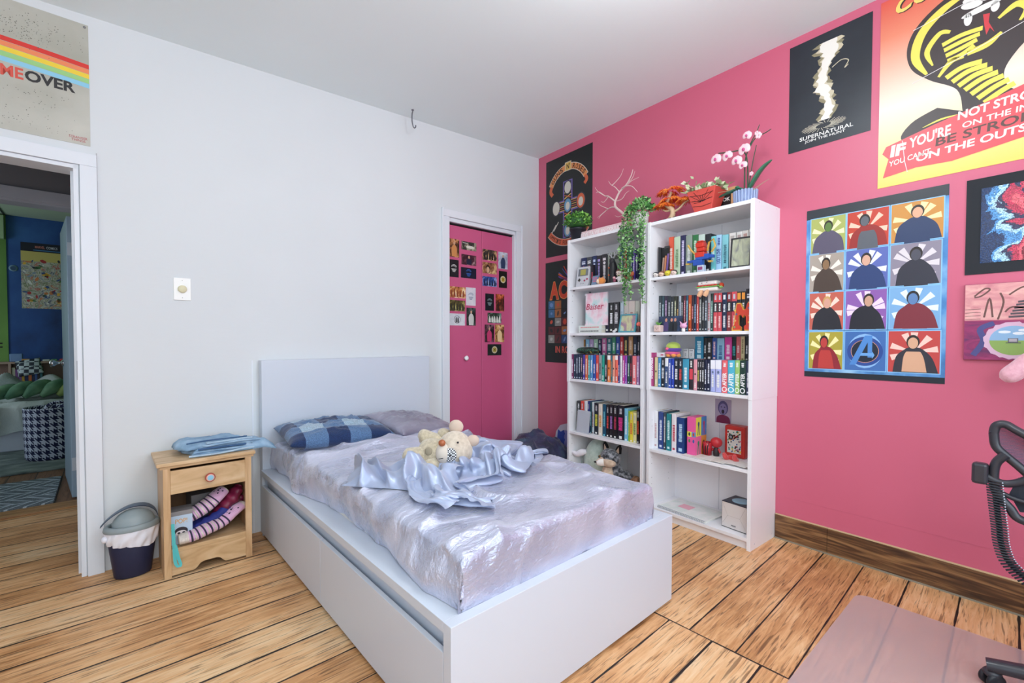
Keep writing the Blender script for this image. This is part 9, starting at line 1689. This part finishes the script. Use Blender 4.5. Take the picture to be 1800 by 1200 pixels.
# low shelf behind the bed, its books and clutter
SHW = M('a89080', .6); t = thing('low_bookcase', 'low light wood bookcase along the blue wall behind the far bed', 'bookcase', WB(0, 0, 0), A)
mb = MB(); mb.box(-5.3, -2.7, 4.5, 4.7, .845, .865, SHW); mb.build('top_board', t); mb = MB(); mb.box(-5.3, -2.7, 4.69, 4.7, .3, .845, M('8c7468', .7)); mb.build('back_panel', t)
for x in (-4.4, -3.74, -3.0): mb = MB(); mb.box(x-.01, x+.01, 4.5, 4.69, .3, .845, SHW); mb.build('divider', t)
mb = MB(); mb.box(-5.3, -2.7, 4.5, 4.69, .60, .615, SHW); mb.build('shelf', t)
rnd = random.Random(12); x = -3.725; names = ['cream', 'purple', 'violet', 'yellow', 'dark blue', 'orange', 'navy', 'blue', 'black', 'teal']
for k, (c, nm) in enumerate(zip(['c8c8b0', '7c4c8c', '8c64a8', 'c8a040', '1c2c5c', 'c86c38', '202848', '3c5c9c', '24242c', '2c6c74'], names)):
    wd = rnd.uniform(.018, .03); h_ = rnd.uniform(.16, .2); o_ = MB().box(0, wd, 0, .13, 0, h_, M(c, .5)).build('book', loc=WB(x, 4.515, .615), rz=A); tag(o_, '%s book, %s from the green wall end of the low bookcase' % (nm, ORD[k]), 'book', 'books in the low far bookcase'); x += wd+.002
for k, (xx, wd, h_, c, lb, cat) in enumerate(((-3.745, .1, .09, '6c8cb8', 'pale blue rounded toy on the low far bookcase by the green wall', 'toy'), (-3.66, .07, .03, 'd09440', 'small orange thing lying on the low far bookcase top', 'toy'), (-3.56, .05, .025, 'b8483c', 'small red block on the low far bookcase top', 'toy'), (-3.49, .06, .02, 'c8d0c8', 'small white block on the low far bookcase top', 'toy'), (-3.42, .05, .022, '5c9c6c', 'small green block on the low far bookcase top', 'toy'), (-3.35, .06, .024, 'c83c44', 'long red block on the low far bookcase top', 'toy'), (-3.285, .04, .06, '24242c', 'black camera like box on the low far bookcase top', 'box'), (-3.235, .05, .065, '2c2024', 'dark brown box on the low far bookcase top near the door edge', 'box'))):
    o_ = MB().box(0, wd, 0, .06, 0, h_, M(c, .5)).build('small_toy' if cat == 'toy' else 'small_box', loc=WB(xx, 4.55, .8655), rz=A, bevel=.008); tag(o_, lb, cat)
t = thing('checked_cushion', 'black and white checked cushion leaning on the pale blanket', 'cushion', WB(-3.575, 4.33, .75), A)
CK2 = bpy.data.materials.new('cushion_check'); CK2.use_nodes = True; _c = CK2.node_tree.nodes.new('ShaderNodeTexChecker'); _c.inputs['Scale'].default_value = 26; _c.inputs[1].default_value = lin('1c2434'); _c.inputs[2].default_value = lin('b0bcc0'); _t = CK2.node_tree.nodes.new('ShaderNodeTexCoord'); CK2.node_tree.links.new(_t.outputs['Object'], _c.inputs[0]); CK2.node_tree.links.new(_c.outputs[0], CK2.node_tree.nodes['Principled BSDF'].inputs['Base Color'])
mb = MB(); pillow(mb, .2, .2, .07, CK2, TR(0, 0, .06, rx=60, ry=-12), 2, .004, 24); mb.build('cover', t, merge=.0008)
mb = MB(); mb.tube([(0, 0, 0), (0, 0, 1.9)], .012, M('1c1c1c', .5), 8); [mb.tube([(0, 0, z), (.09, 0, z+.0)], .008, M('1c1c1c', .5), 6) for z in (1.02, 1.06)]
mb.lathe([(0, 0), (.12, 0), (.12, .015), (0, .02)], M('1c1c1c', .5), 20); tag(mb.build('coat_stand', loc=WB(-3.86, 4.35, .014), rz=A), 'thin black stand with short pegs in front of the green wall', 'stand')
